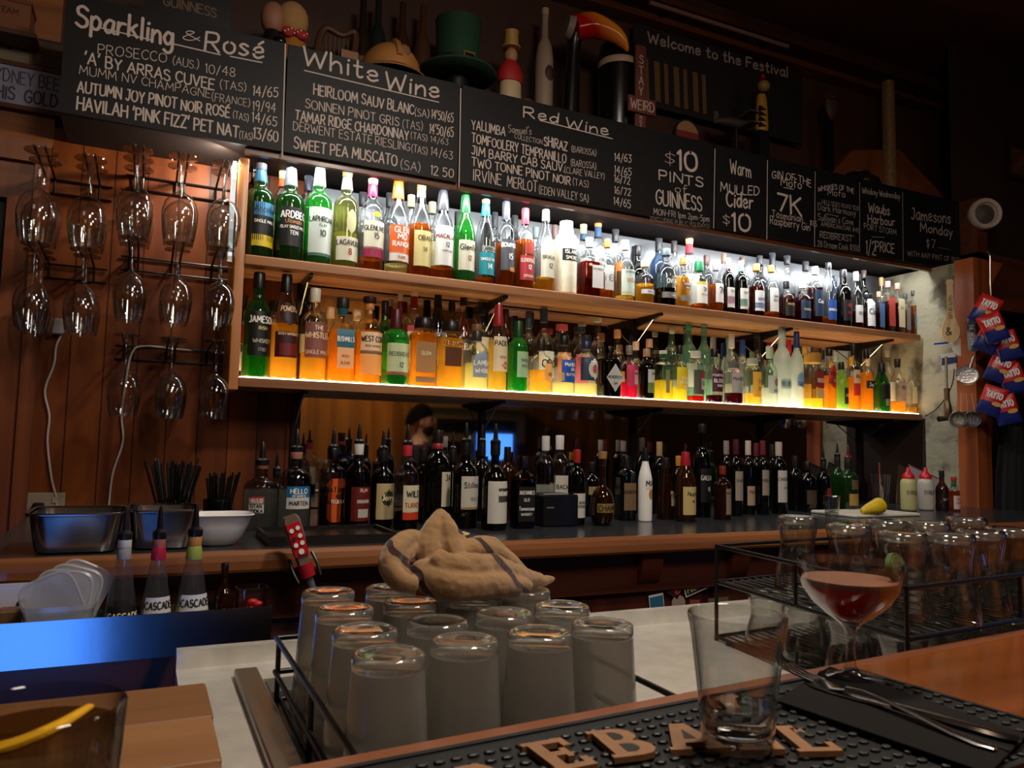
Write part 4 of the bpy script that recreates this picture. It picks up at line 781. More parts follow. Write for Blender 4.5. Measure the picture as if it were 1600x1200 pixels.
LF = [
 (403,426,42,'tall','green','#60d020',.30,[(.84,1,'#0a0b0a',1.06)],[lb(.20,.62,'#10140f',[('JAMESON',.54,.06,Wt),('IRISH',.46,.03,'#c8b880'),('WHISKEY',.34,.035,'#b8b0a0'),('1780',.26,.03,'#988')],62,6)],'green bottle with black label and tall black cap'),
 (446,429,43,'slope','clear','amber',.52,[(.82,1,'#0c0b0b',1.06)],[lb(.50,.72,'#2a1512',[('POWERS',.66,.05,'#e0b88a')],44,0,'shield'),lb(.20,.44,'#3a1410',[('IRISH WHISKEY',.42,.025,'#e0c090')],60),lb(.22,.33,'#8a1e18',[],38)],'amber bottle with dark shield label and black cap'),
 (491,451,41,'std','clear','amber',.30,[(.86,1,'#d8d2bc',1.06)],[lb(.24,.62,'#8a5a50',[('THE',.56,.045,'#f0d0a0',.5),('WHISTLER',.48,.06,'#f0d0a0'),('SINGLE MALT',.30,.04,'#e8c090')],62)],'amber bottle with mauve brown label and clear stopper'),
 (534,466,42,'squat','clear','orange',.62,[(.80,.88,'#1f5c66',1.1),(.88,1,'#1a1414',1.3)],[lb(.40,.62,'#1e6f86',[('BUSHMILLS',.50,.055,Wt)],42,8),lb(.16,.40,'#f0c890',[('IRISH',.3,.03,'#a05030'),('BLEND',.22,.03,'#a05030')],38,8)],'orange filled bottle with teal patch and teal neck',{'e':4,'dy':.9}),
 (576,464,42,'std','clear','orange',.60,[(.93,1,'#2a1c16',1.3),(.86,.93,'#c8864a',1.0)],[lb(.36,.58,'#f0d8b0',[('WEST CORK',.50,.06,'#2a2420'),('IRISH WHISKEY',.42,.025,'#654')],60),lb(.33,.37,'#7a6a50',[],60),lb(.10,.33,'#f2b868',[],60)],'orange filled bottle with cream label and cork'),
 (618,484,42,'bulb','bright','#207a20',.12,[(.74,1,'#4a0e14',1.08)],[lb(.16,.54,'#d8dcae',[('REDBREAST',.40,.05,'#5a6a4a'),('12',.26,.06,'#444')],64),lb(.13,.17,'#b85a48',[],64)],'green bottle with pale label and maroon capsule'),
 (661,497,42,'jar','clear','orange',.78,[(.84,1,'#181212',1.15)],[lb(.20,.64,'#a88a58',[('GLEN',.48,.05,Cr,.5)],50),lb(.06,.14,'#8a7a5c',[],50)],'flat shouldered orange bottle with tan picture label',{'e':4,'dy':.7}),
 (703,502,40,'jar','clear','amber',.74,[(.84,1,'#1c1410',1.15)],[lb(.62,.70,'#f0b848',[('KILBEGGAN',.66,.07,'#6a3a10')],62),lb(.32,.60,'#5a3410',[],44)],'amber bottle with brown panel and dark stopper',{'e':4,'dy':.75}),
 (744,507,38,'squat','clear','pale',.40,[(.74,.90,'#33302c',1.15),(.9,1,'#7a5434',1.2)],[lb(.18,.58,'#8a98ac',[('LAMBAY',.40,.07,Wt),('WHISKEY',.28,.06,Wt)],56,8,'arch')],'clear bottle with grey blue arched label'),
 (778,476,30,'slope','clear','gold',.58,[(.76,1,'#a01c24',1.08)],[lb(.22,.62,'#f0e6c8',[('PADDY',.54,.055,'#1c2a2a'),('IRISH',.38,.03,'#a06030')],62),lb(.24,.34,'#d82a28',[('OLD',.29,.03,Wt)],34,20,'diamond')],'pale bottle with cream label and red capsule'),
 (809,502,32,'std','bright','#30b020',.30,[(.76,1,'#0c4018',1.08)],[lb(.20,.56,'#b8dca8',[('SINGLE',.44,.04,'#557'),('MALT',.36,.04,'#557')],52,12)],'bright green bottle with mint label and green cap'),
 (844,530,37,'squat','clear','amber',.42,[(.78,1,'#2a1a14',1.1)],[lb(.22,.54,'#f0bc6c',[('IRISH',.34,.06,'#8a5a20')],40,24)],'half full amber bottle with honey label'),
 (880,525,36,'squat','clear','pale',.20,[(.84,1,'#181414',1.15)],[lb(.20,.58,'#1f4cb0',[('McHENRY',.50,.06,Wt),('GIN',.42,.05,Wt,.5),('BUTTERFLY',.33,.04,Wt)],62,14),lb(.22,.36,'#c8a878',[],16,-50)],'clear bottle with bold blue label'),
 (915,524,38,'squat','clear','pale',.20,[(.76,.90,'#1c2c48',1.2),(.9,1,'#20242c',1.15)],[lb(.24,.62,'#26344c',[],66),lb(.26,.60,'#ece6d0',[],36,8,'oval'),lb(.35,.51,'#c03c44',[],15,8,'oval')],'clear bottle with flower emblem on navy label'),
 (950,541,35,'box','black',None,0,[(.80,1,K,1.1)],[lb(.10,.64,'#d8d6d0',[('HENDRICKS',.38,.055,'#222'),('GIN',.26,.045,'#333',.4)],70,8,'diamond')],'black bottle with white diamond label',{'e':3.2,'name':'gin_bottle'}),
 (983,540,28,'squat','clear','pink',.30,[(.84,1,'#8a8682',1.1)],[lb(.22,.62,'#c43a60',[],62),lb(.26,.52,'#e6b8c0',[('PINK GIN',.46,.05,'#822')],34,24)],'clear domed bottle with pink contents',{'name':'gin_bottle'}),
 (1010,545,25,'std','dark','dark',.3,[(.84,1,'#b89068',1.2)],[lb(.32,.58,'#e2e4dc',[('GIN',.5,.05,'#444')],46,10),lb(.12,.32,'#7c9450',[],46,10)],'dark bottle with white and green label'),
 (1036,548,24,'box','clear','yellow',.40,[(.84,.93,'#1f5a34',1.15),(.93,1,'#e8e4da',1.15)],[lb(.14,.60,'#8c8c70',[],18,0)],'clear square bottle with pale yellow contents',{'e':6,'name':'gin_bottle'}),
 (1061,540,26,'squat','clear','yellow',.25,[(.84,1,'#1a1414',1.15)],[lb(.20,.60,'#e2c818',[('FOUR',.40,.05,Wt),('PILLARS',.33,.05,Wt),('GIN',.25,.05,Wt)],64)],'clear bottle with yellow label',{'name':'gin_bottle'}),
 (1087,549,26,'jar','clear','red',.12,[(.88,1,'#d8d4c8',1.05)],[lb(.14,.62,'#4c4a46',[],62),lb(.24,.46,'#e8dcc0',[('GIN',.36,.08,'#555')],30,22),lb(.44,.60,'#c83a34',[],20,8,'oval')],'clear bottle with grey label and red spot',{'name':'gin_bottle'}),
 (1116,545,26,'squat','clear','maroon',.14,[(.84,1,'#20121c',1.2)],[lb(.20,.60,'#4a1838',[('FOUR PILLARS',.50,.04,Wt),('BLOODY',.40,.06,Wt),('SHIRAZ',.31,.04,Wt)],64)],'clear bottle with purple label',{'name':'gin_bottle'}),
 (1146,567,29,'jar','clear','maroon',.26,[(.86,1,'#6a6a68',1.05)],[lb(.26,.74,'#a8a6a0',[('McHENRY',.6,.08,'#333')],62)],'short clear bottle with grey label and maroon contents',{'name':'gin_bottle'}),
 (1176,560,26,'jar','clear','gold',.25,[(.86,1,'#b8b4a4',1.1)],[lb(.16,.70,'#e2b03c',[('GIN',.5,.08,'#8a5a10'),('DRY',.34,.06,'#8a5a10')],62,10)],'short clear bottle with golden label',{'name':'gin_bottle'}),
 (1202,541,25,'squat','clear','clear',.3,[(.80,1,'#c8d8b8',1.15)],[lb(.20,.50,'#c8d4cc',[('WILD',.25,.04,'#555')],62),lb(.32,.46,'#c87a58',[],22,6,'oval')],'clear bottle with small portrait label'),
 (1222,511,26,'tall','frost',None,0,[(.90,1,'#9aa8a0',1.05)],[lb(.22,.34,'#b8c4bc',[('BELVEDERE',.28,.055,'#5a6a8a')],62)],'tallest frosted white bottle',{'name':'vodka_bottle'}),
 (1245,518,20,'tall','frost',None,0,[(.78,1,'#1c3468',1.06)],[lb(.26,.46,'#8aa8d0',[('GREY',.30,.05,'#334a80')],56,0,'oval')],'tall frosted bottle with navy capsule',{'name':'vodka_bottle'}),
 (1270,552,26,'jar','clear','yellow',.18,[(.82,1,'#c89038',1.3)],[lb(.36,.66,'#8a2430',[('1800',.5,.07,Cr)],34,14),lb(.18,.34,'#b8a888',[],34,14)],'clear bottle with square maroon label and wide gold cap',{'e':4,'name':'tequila_bottle'}),
 (1296,545,20,'box','clear','orange',.55,[(.88,1,'#1c1612',1.2)],[lb(.34,.72,'#c83420',[('REAL',.58,.06,'#501010')],64,0,'oval'),lb(.42,.50,'#20120e',[('TEQ',.46,.04,Wt)],64)],'orange bottle with red oval label',{'name':'tequila_bottle'}),
 (1315,566,20,'slope','lime',None,0,[(.84,1,'#1a1a12',1.15)],[lb(.12,.46,'#3a3c30',[('ABS',.3,.06,Cr)],40,6)],'small yellow green bottle with dark label'),
 (1334,537,19,'std','clear','orange',.50,[(.82,1,'#0e0c0c',1.12)],[lb(.40,.60,'#e8d8b8',[('RUM',.5,.05,'#555')],60),lb(.22,.40,'#c83a34',[],60)],'orange bottle with cream over red label',{'name':'rum_bottle'}),
 (1354,545,20,'slope','clear','orange',.62,[(.84,1,'#0e0c0c',1.12)],[lb(.36,.48,'#241410',[('Jack',.42,.06,Wt)],62)],'orange bottle with narrow black label',{'name':'rum_bottle'}),
 (1378,567,24,'slope','green','#60c020',.10,[(.80,1,'#141810',1.12)],[lb(.24,.56,'#151a10',[],62),lb(.12,.26,'#a8a48c',[],34)],'dark green bottle with black label',{'name':'liqueur_bottle'}),
 (1403,561,23,'squat','clear','orange',.20,[(.84,1,'#2a2020',1.15)],[lb(.22,.58,'#b89aa0',[('RUM',.46,.06,'#544')],44)],'clear bottle with mauve label',{'name':'rum_bottle'}),
 (1424,575,17,'squat','clear','amber',.14,[(.84,1,'#8a9a90',1.15)],[lb(.22,.58,'#e0d8b0',[],50)],'small clear bottle with cream label',{'name':'rum_bottle'}),
 (1441,567,16,'squat','clear','red',.30,[(.84,1,'#7c8c86',1.15)],[lb(.30,.40,'#ddd8cc',[],50)],'clear bottle with red contents at the shelf end',{'name':'liqueur_bottle'}),
]
LB = [
 (380,461,20,'std','black',None,0,[(.86,1,K,1.1)],[lb(.42,.62,'#b83018',[]),lb(.10,.42,'#d8d4c8',[('TU',.36,.08,K)])],'dark bottle with red and white label'),
 (425,470,34,'std','clear','amber',.3,[(.86,1,K,1.1)],[],'clear bottle with black cap'),
 (481,450,34,'std','dark','dark',.3,[(.84,1,'#121414',1.1)],[lb(.3,.5,'#c8b890')],'dark bottle with black capsule'),
 (514,480,34,'squat','clear','amber',.4,[(.86,1,'#d8b888',1.1)],[],'clear bottle with tan stopper'),
 (556,484,30,'std','clear','amber',.4,[(.86,1,'#e0c8a0',1.1)],[],'clear bottle with cream stopper'),
 (600,470,30,'std','green','dark',.4,[(.84,1,'#101410',1.1)],[lb(.2,.4,'#d8d0b0')],'green bottle with black cap'),
 (624,459,28,'std','clear','dark',.2,[(.78,.92,'#6a1420',1.06),(.92,1,'#d0c0a8',1.06)],[lb(.2,.5,Cr)],'clear bottle with maroon and cream neck'),
 (646,451,36,'std','clear','pale',.2,[(.80,.92,'#7a1420',1.06),(.92,1,'#e2c8b4',1.08)],[lb(.24,.56,'#f0e6c0',[('OTTO',.5,.05,'#444')],64),lb(.56,.62,'#c05058',[],64)],'clear bottle with cream label and maroon collar'),
 (683,457,34,'slope','black',None,0,[(.84,1,'#0a0a0c',1.05)],[lb(.30,.58,'#a8b8d8',[('TEELING',.5,.06,'#333')],50,8)],'black bottle with light blue label'),
 (704,470,24,'std','clear','amber',.3,[(.88,1,'#181614',1.1)],[],'narrow clear bottle with black cap'),
 (723,463,34,'slope','clear','pale',.3,[(.90,1,'#1c1a18',1.1)],[lb(.26,.54,'#55565a',[('TEELING',.46,.06,Wt)],58)],'clear bottle with grey label and white word'),
 (751,472,32,'squat','clear','clear',.4,[(.86,1,'#1a1816',1.15)],[lb(.3,.6,'#e6dcc0')],'clear square bottle with cream label',{'e':4}),
 (789,483,26,'std','amberg','dark',.3,[(.84,1,'#3a1c14',1.1)],[lb(.3,.5,'#b84838')],'brown bottle with red label'),
 (825,487,28,'std','clear','clear',.3,[(.80,1,'#3c4c5c',1.06)],[],'clear bottle with slate blue capsule'),
 (849,482,38,'squat','clear','clear',.4,[(.84,1,'#2c405c',1.1)],[lb(.2,.5,'#d8dcd8',[('ORO',.36,.08,K)])],'wide clear bottle with blue cap'),
 (877,507,30,'jar','clear','clear',.4,[(.92,1,'#b84a48',1.05)],[lb(.2,.6,'#e89868')],'clear jar bottle with red lip'),
 (905,511,28,'jar','clear','clear',.4,[(.92,1,'#2a2a2a',1.05)],[lb(.2,.6,'#d86878')],'clear jar bottle with black lip'),
 (933,497,30,'squat','clear','clear',.4,[(.95,1,'#c8c4b0',1.25)],[lb(.12,.32,'#e0dccc',[('IN',.22,.06,'#888')],40)],'clear bottle with wide glass lip'),
 (964,515,26,'squat','clear','gold',.4,[(.88,1,'#c88a50',1.2)],[],'clear bottle with orange cork top'),
 (993,534,24,'squat','clear','clear',.4,[(.86,1,'#d0a890',1.2)],[],'clear bottle with pink cork'),
 (1014,530,24,'std','dark','dark',.3,[(.86,1,'#b88a70',1.2)],[],'dark bottle with brown cork'),
 (1050,513,24,'std','clear','clear',.3,[(.93,1,'#c8c8b0',1.1)],[],'slim clear bottle with glass stopper'),
 (1076,507,26,'std','aqua','clear',.3,[(.94,1,'#4a8a68',1.1)],[lb(.2,.5,'#d0d8c8')],'pale green bottle with green lip'),
 (1100,504,28,'squat','aqua','clear',.3,[(.95,1,'#8a8070',1.1)],[],'sea green bottle with ribbed neck'),
 (1143,522,22,'std','clear','clear',.3,[(.80,1,'#d8d0cc',1.1)],[lb(.36,.6,'#c8303c',[],30)],'clear bottle with red dotted neck'),
 (1160,531,20,'std','clear','clear',.3,[(.78,1,'#1c3a78',1.15)],[],'clear bottle with royal blue cap'),
 (1183,522,22,'tall','clear','clear',.3,[(.95,1,'#24221e',1.1)],[],'clear bottle with long tapering neck'),
 (1205,545,18,'std','aqua','clear',.3,[(.84,1,'#7aa868',1.15)],[],'pale bottle with leaf green cap'),
 (1233,531,18,'std','clear','clear',.3,[(.80,1,'#c83040',1.1)],[],'clear bottle with red cap'),
 (1258,541,20,'std','clear','gold',.4,[(.86,1,'#c89a50',1.1)],[],'clear bottle with brass coloured cap'),
 (1285,547,20,'std','clear','gold',.4,[(.84,1,'#24201c',1.1)],[],'clear bottle with dark cap'),
 (1306,550,18,'std','clear','gold',.4,[(.84,1,'#a8b0a8',1.1)],[],'clear bottle with grey cap'),
 (1331,558,16,'std','clear','gold',.4,[(.84,1,'#d8a838',1.1)],[],'clear bottle with gold cap'),
 (1357,558,16,'std','clear','orange',.4,[(.84,1,'#d8c098',1.1)],[],'orange bottle with tan cap'),
 (1388,548,20,'std','clear','gold',.3,[(.9,1,'#b8a890',1.1)],[lb(.2,.5,'#d8ccc0')],'clear bottle with tan stopper'),
 (1412,562,20,'squat','clear','gold',.2,[(.86,1,'#c8a060',1.15)],[],'clear round bottle with brass stopper'),
]
row('l', LF, .205, 2.655, 'lower shelf front', 'bottles on the lower shelf')
row('l', LB, .205, 2.770, 'lower shelf back', 'bottles on the lower shelf')
BF = [
 (407,722,52,'std','smoke','clear',.60,[(.90,1,'#8a5a44',1.05)],[lb(.26,.48,'#d8d4cc',[('TITAN',.36,.05,K),('VODKA',.29,.05,K)],26,-34),lb(.38,.50,'#c42a2a',[('HELLO',.44,.05,Wt)],26,-34)],'clear bottle with red and white name sticker',{'Y':2.2,'pour':K,'name':'vodka_bottle'}),
 (461,702,50,'std','smoke','clear',.5,[(.88,1,'#9a6a54',1.05)],[lb(.40,.54,'#1f6fa8',[('HELLO',.48,.06,Wt),('MY NAME IS',.42,.025,Wt)],44,-6),lb(.26,.40,'#d8d6d0',[('MARTEN',.33,.05,K)],44,-6)],'clear bottle with blue and white name sticker',{'Y':2.2,'pour':K,'name':'vodka_bottle'}),
 (519,700,40,'box','smoke','#3a2c1c',.5,[(.86,1,K,1.1)],[lb(.08,.62,'#d8581c',[('BATANGA',.48,.055,K),('100',.40,.045,K,.4)],62,6,'hour'),lb(.30,.37,K,[('TEQUILA',.335,.04,Cr)],62,6)],'clear bottle with orange hourglass label',{'Y':2.2,'e':3,'pour':K,'name':'tequila_bottle'}),
 (559,692,38,'std','smoke','#58160c',.56,[(.86,1,'#c8c4bc',1.1)],[lb(.08,.48,'#6a1a14',[('RUM',.44,.04,'#d8b0a0')],60,6),lb(.12,.22,'#c8c4bc',[],28,8),lb(.29,.33,'#c8b8b0',[],34,8)],'bottle with maroon back label and barcode',{'Y':2.2,'pour':K,'name':'rum_bottle'}),
 (597,702,36,'std','smoke','#2a1408',.5,[(.84,1,K,1.1)],[lb(.10,.56,'#c8b484',[],58,4),lb(.26,.48,'#161210',[('Jerry',.38,.07,Cr)],36,8,'oval')],'bottle with cream label and black disc',{'Y':2.2,'pour':K,'name':'rum_bottle'}),
 (635,694,39,'std','clear','#241008',.20,[(.86,1,'#b02838',1.1)],[lb(.20,.52,'#d8cfae',[('WILD',.42,.07,'#222'),('TURKEY',.29,.05,'#b04a20')],52,10),lb(.12,.21,'#d03a18',[],52,10)],'clear bottle with cream label over orange strip',{'Y':2.11,'pour':K,'name':'bourbon_bottle'}),
 (683,672,42,'std','dark','cola',.5,[(.86,1,'#1c1414',1.1),(.80,.86,'#8a1c22',1.1)],[lb(.20,.56,'#d8ccb0',[('JA',.5,.06,K)],34,24)],'black bottle with red neck band and cream side label',{'Y':2.2}),
 (727,690,47,'std','dark','cola',.5,[(.84,1,'#121010',1.1)],[lb(.24,.60,'#cfcabc',[('Stillman',.50,.06,'#555'),('1854',.34,.04,'#888')],60,10),lb(.22,.245,'#a88a50',[],60,10)],'wide dark bottle with big pale label',{'Y':2.11,'pour':K}),
 (773,692,46,'squat','dark','cola',.5,[(.86,1,'#141010',1.1)],[lb(.08,.56,'#d8d4c8',[],66),lb(.32,.48,'#161414',[('KRAKEN',.42,.05,Wt)],34,18)],'black bottle with white label and black word patch',{'Y':2.04,'pour':K,'name':'rum_bottle'}),
 (816,713,32,'box','smoke','#2a1206',.66,[(.84,1,K,1.1)],[lb(.10,.58,'#161416',[('JACK DANIELS',.50,.05,'#d8d4cc'),('OLD',.40,.04,'#c8c4bc',.4),('Tennessee',.28,.05,'#c8c4bc'),('WHISKEY',.20,.035,'#c8c4bc')],62)],'square bottle with black label',{'Y':2.06,'e':6,'name':'whiskey_bottle'}),
 (901,702,27,'wine','dark','maroon',.5,[(.82,1,'#9a2422',1.08)],[lb(.10,.42,'#d2cdc4',[('AEAN',.30,.035,'#444'),('ROSSO',.25,.03,'#444')],60)],'wine bottle with red capsule and white label',{'Y':2.10,'name':'wine_bottle'}),
 (941,705,38,'orb','brown','#2a0c06',.40,[(.80,1,'#8a6a3c',1.1)],[lb(.18,.30,'#8a7438',[('CHAMBO',.24,.07,'#2a2010')],66)],'globe shaped bottle with gold belt',{'Y':2.07,'name':'liqueur_bottle'}),
 (977,712,31,'box','dark','cola',.5,[(.82,1,'#1a1410',1.25)],[lb(.16,.58,'#7c6444',[('DISARON',.44,.05,'#3a2a1c')],58)],'square shouldered bottle with brown paper label',{'Y':2.2,'e':6,'name':'liqueur_bottle'}),
 (1008,700,26,'slope','white',None,0,[(.82,1,'#141212',1.1)],[lb(.44,.58,'#e8e4da',[('MAL',.52,.07,'#222')],50,8),lb(.30,.44,'#c88a2a',[],22,6,'oval')],'white bottle with orange emblem and black cap',{'Y':2.15,'name':'liqueur_bottle'}),
 (1040,715,30,'cone','brown','#3a1a08',.4,[(.82,1,'#1a1412',1.1)],[lb(.22,.46,'#c8b890',[('FRAN',.38,.06,'#543')],34,24)],'brown tapering bottle with small cream label',{'Y':2.2,'name':'liqueur_bottle'}),
 (1071,706,32,'slope','amberg','#5a2a0c',.5,[(.80,1,'#a0182a',1.1)],[lb(.10,.50,'#d2b878',[('Noche',.40,.06,'#443'),('de',.30,.04,'#443',.3)],62)],'amber bottle with wide cream label and red capsule',{'Y':2.12,'name':'liqueur_bottle'}),
 (1097,662,27,'tall','dark','cola',.5,[(.9,1,'#141414',1.05)],[lb(.16,.52,'#151416',[('GALLIANO',.42,.05,'#b8b4b0'),('15',.30,.04,'#b8b4b0',.4)],60)],'very tall dark bottle with white lettering',{'Y':2.24,'name':'liqueur_bottle'}),
 (1129,728,26,'std','brown','#2a0a06',.6,[(.84,1,'#7a2a14',1.1)],[lb(.10,.58,'#9a8670',[('AMARO',.5,.05,'#543')],40,12)],'small dark bottle with tan label',{'Y':2.14,'name':'liqueur_bottle'}),
 (1150,686,21,'wine','dark','maroon',.5,[(.80,1,'#4a1a1c',1.06)],[lb(.20,.58,'#a89a8a',[('SHIRAZ',.46,.04,'#555')],58)],'wine bottle with dusty label and maroon capsule',{'Y':2.25,'name':'wine_bottle'}),
 (1169,688,22,'wine','dark','maroon',.5,[(.80,1,'#c0b4a4',1.06)],[lb(.12,.38,'#b8a088',[('PINOT',.30,.04,'#743')],60)],'wine bottle with cream capsule and low tan label',{'Y':2.30,'name':'wine_bottle'}),
 (1192,688,20,'wine','dark','maroon',.5,[(.80,1,'#6a2228',1.06)],[lb(.26,.60,'#a09488',[('MERLOT',.46,.04,'#555')],60)],'wine bottle with grey label and wine red capsule',{'Y':2.27,'name':'wine_bottle'}),
 (1217,690,24,'wine','dark','maroon',.5,[(.80,1,'#b8a89a',1.06)],[lb(.16,.60,'#d6d2c8',[('CABERNET',.48,.04,'#555'),('2019',.36,.03,'#777')],62)],'wine bottle with tall white label',{'Y':2.29,'name':'wine_bottle'}),
 (1262,722,26,'std','dark','cola',.5,[(.84,1,'#14100e',1.1)],[lb(.16,.44,'#4a3a2c')],'short dark bottle with brown label',{'Y':2.33,'name':'liqueur_bottle'}),
 (1287,720,22,'std','dark','cola',.5,[(.84,1,'#1a1614',1.1)],[lb(.30,.45,'#9a2c30',[],30)],'black bottle with small red tag',{'Y':2.38,'pour':K,'name':'liqueur_bottle'}),
 (1326,716,28,'std','green','dark',.5,[(.80,1,'#141a12',1.1)],[lb(.12,.34,'#b08a48',[],56),lb(.42,.60,'#6a5a34',[],40)],'dark green bottle with gold label and red pourer',{'Y':2.30,'pour':'#5a1c14','name':'liqueur_bottle'}),
]
BB = [
 (430,735,30,'std','smoke','clear',.5,[(.86,1,K,1.1)],[],'clear bottle with black pourer behind the name stickers',{'Y':2.32,'pour':K}),
 (660,700,30,'wine','dark','cola',.5,[(.82,1,'#201414',1.1)],[lb(.2,.5,'#6a5a44')],'dark bottle half hidden behind the cream label bottle',{'Y':2.3}),
 (706,702,26,'wine','dark','cola',.5,[(.82,1,K,1.1)],[],'plain dark bottle in shadow',{'Y':2.3,'pour':K}),
 (752,690,28,'std','dark','cola',.5,[(.82,1,K,1.1)],[],'dark bottle with black pourer against the blue screen',{'Y':2.3,'pour':K}),
 (792,698,26,'std','brown','cola',.5,[(.82,1,K,1.1)],[],'brown bottle with black cap',{'Y':2.32}),
 (852,681,30,'std','clear','clear',.4,[(.82,1,'#c8c4bc',1.1)],[],'clear bottle with white capsule behind the black box',{'Y':2.34}),
 (874,680,32,'std','clear','clear',.4,[(.82,1,'#d2ceca',1.1)],[lb(.26,.5,'#d0c8b8',[('BACARDI',.36,.05,'#222')])],'clear bottle with white capsule and pale label',{'Y':2.40,'name':'rum_bottle'}),
 (924,722,26,'std','dark','cola',.5,[(.82,1,K,1.1)],[lb(.4,.55,'#9a8a58')],'dark bottle with ochre label',{'Y':2.36}),
 (1003,684,24,'std','dark','cola',.5,[(.82,1,'#3a3028',1.1)],[],'dark bottle with grey brown cap',{'Y':2.42}),
 (1030,690,22,'wine','dark','cola',.5,[(.80,1,'#a08058',1.1)],[],'wine bottle with tan capsule',{'Y':2.38,'name':'wine_bottle'}),
 (1060,712,22,'std','dark','cola',.5,[(.82,1,'#b87a20',1.1)],[],'dark bottle with mustard cap',{'Y':2.42}),
 (1135,688,20,'wine','dark','maroon',.5,[(.80,1,'#8a7c70',1.06)],[],'wine bottle with grey capsule',{'Y':2.44,'name':'wine_bottle'}),
 (1182,692,20,'wine','dark','maroon',.5,[(.80,1,'#5a1c20',1.06)],[],'wine bottle with oxblood capsule',{'Y':2.46,'name':'wine_bottle'}),
 (1207,694,20,'wine','dark','maroon',.5,[(.80,1,'#201818',1.06)],[],'wine bottle with black capsule',{'Y':2.46,'name':'wine_bottle'}),
 (1243,712,22,'wine','dark','maroon',.5,[(.80,1,'#181414',1.06)],[],'unlabelled dark wine bottle',{'Y':2.38,'name':'wine_bottle'}),
 (1309,712,22,'std','green','dark',.5,[(.80,1,'#1c1c14',1.1)],[],'plain green bottle with black pourer',{'Y':2.42,'pour':K}),
]
row('c', BF, -.24, 2.15, 'back counter front', 'bottles on the back counter')
row('c', BB, -.24, 2.35, 'back counter rear', 'bottles on the back counter')
# ================================================================ hanging wine glasses
WG = [(.036,0),(.036,.0025),(.02,.005),(.008,.010),(.0045,.020),(.004,.06),(.0045,.092),(.012,.100),(.026,.110),(.037,.126),(.043,.150),(.0435,.170),(.041,.195),(.036,.225),(.0355,.226),(.040,.196),(.0425,.170)]
GLW = glass((.94, .95, .94), 1.9, .4, 0, (.8, .8, .8), .05)
def wine_glass(x, y, ztop, h, label, group, wide=1.0, name='wine_glass'):
    k = h/.226; rt = thing(name, label, 'glass', (x, y, ztop-h), 0, group)
    build('foot', MB().lathe([(r*wide*(1.0 if z < .02 else 1)*k, h-z*k) for r, z in WG[:4]], 28, cap0=True), GLW, rt, 50)
    build('stem', MB().lathe([(r*k, h-z*k) for r, z in WG[3:8]], 12, cap0=False, cap1=False), GLW, rt)
    build('bowl', MB().lathe([(r*wide*k, h-z*k) for r, z in WG[7:]], 30, cap0=False, cap1=False), GLW, rt); return rt
TZ = [atY(296, 289, YW).z, atY(292, 412, YW).z, atY(294, 547, YW).z]
CX0 = atY(285, 262, 2.68).x; CXS = [CX0+(k-3)*.127 for k in range(5)]
TN = ('top', 'middle', 'bottom'); CN = ('first', 'second', 'third', 'fourth', 'fifth')
DZ = [-.052, -.040, 0, 0, 0]
for ti, cols in ((0, (0, 1)), (0, (2, 3, 4)), (1, (0, 1)), (1, (2, 3, 4)), (2, (2, 3, 4))):
    z = TZ[ti]+(DZ[cols[0]] if ti < 2 else 0)
    t = T('glass_rack', f"black wire wine glass rack, {TN[ti]} tier, {'short one beside the door' if cols[0] == 0 else 'long one beside the shelves'}", 'rack', (CXS[cols[1]], YW, z), 'wine glass racks')
    for zz in (0, .045): t.part('wall_bar', MB().tube([(CXS[cols[0]]-.04, YW-.008, z-zz), (CXS[cols[-1]]+.05, YW-.008, z-zz)], .0035, 8), WIRE)
    for c in cols:
        for s in (-1, 1): t.part('prong', MB().tube([(CXS[c]+s*.0125, YW-.008, z-.045), (CXS[c]+s*.0125, YW-.012, z-.004), (CXS[c]+s*.0125, YW-.03, z), (CXS[c]+s*.0135, 2.53, z+.004)], .0036, 8), WIRE)
CNT = [[2, 2, 3, 2, 2], [3, 2, 2, 2, 2], [0, 0, 1, 3, 1]]
YY = [2.585, 2.675, 2.765]
for ti in range(3):
    for c in range(5):
        for k in range(CNT[ti][c]):
            z = TZ[ti]+(DZ[0 if c < 2 else 2] if ti < 2 else 0)
            wine_glass(CXS[c]+random.uniform(-.002, .002), YY[k]+random.uniform(-.004, .004), z+.0065, (.262, .245, .245)[ti], f"upside-down wine glass, {TN[ti]} rack tier, {CN[c]} column from the door, {('nearest' if k == 0 else 'second' if k == 1 else 'third')} on its prongs", 'hanging wine glasses', 1.06 if ti == 0 else 1.0)
# ---------------------------------------------------------------- cords, sockets on the pine wall
def wallp(px, py, d=.012): return atY(px, py, YW-d)
CORD = pm('#a89f98', .5)
t = T('power_cord', 'white power cord hanging down the pine wall from a grey adaptor by the door', 'cord', wallp(95, 500))
t.part('cable', MB().tube([wallp(*p) for p in ((100, 515), (88, 540), (84, 570), (70, 610), (77, 650), (74, 690), (80, 745), (88, 778), (88, 790))], .0035, 8, 5), CORD)
q = wallp(90, 508); t.part('adaptor', MB().bbox(q.x-.018, q.x+.018, YW-.03, YW, q.z-.03, q.z+.02, .005), pm('#8a8480', .5))
t = T('power_cord', 'white power cord looping from the lower shelf end down behind the steel tub', 'cord', wallp(210, 540))
t.part('cable', MB().tube([atY(372, 560, 2.66), wallp(350, 552), wallp(280, 546), wallp(225, 541), wallp(206, 552), wallp(196, 600), wallp(190, 650), wallp(192, 690), wallp(176, 740), wallp(170, 790), wallp(168, 815)], .0035, 8, 5), CORD)
q = wallp(70, 785); t = T('wall_socket', 'beige wall socket at the foot of the pine boards', 'socket', q)
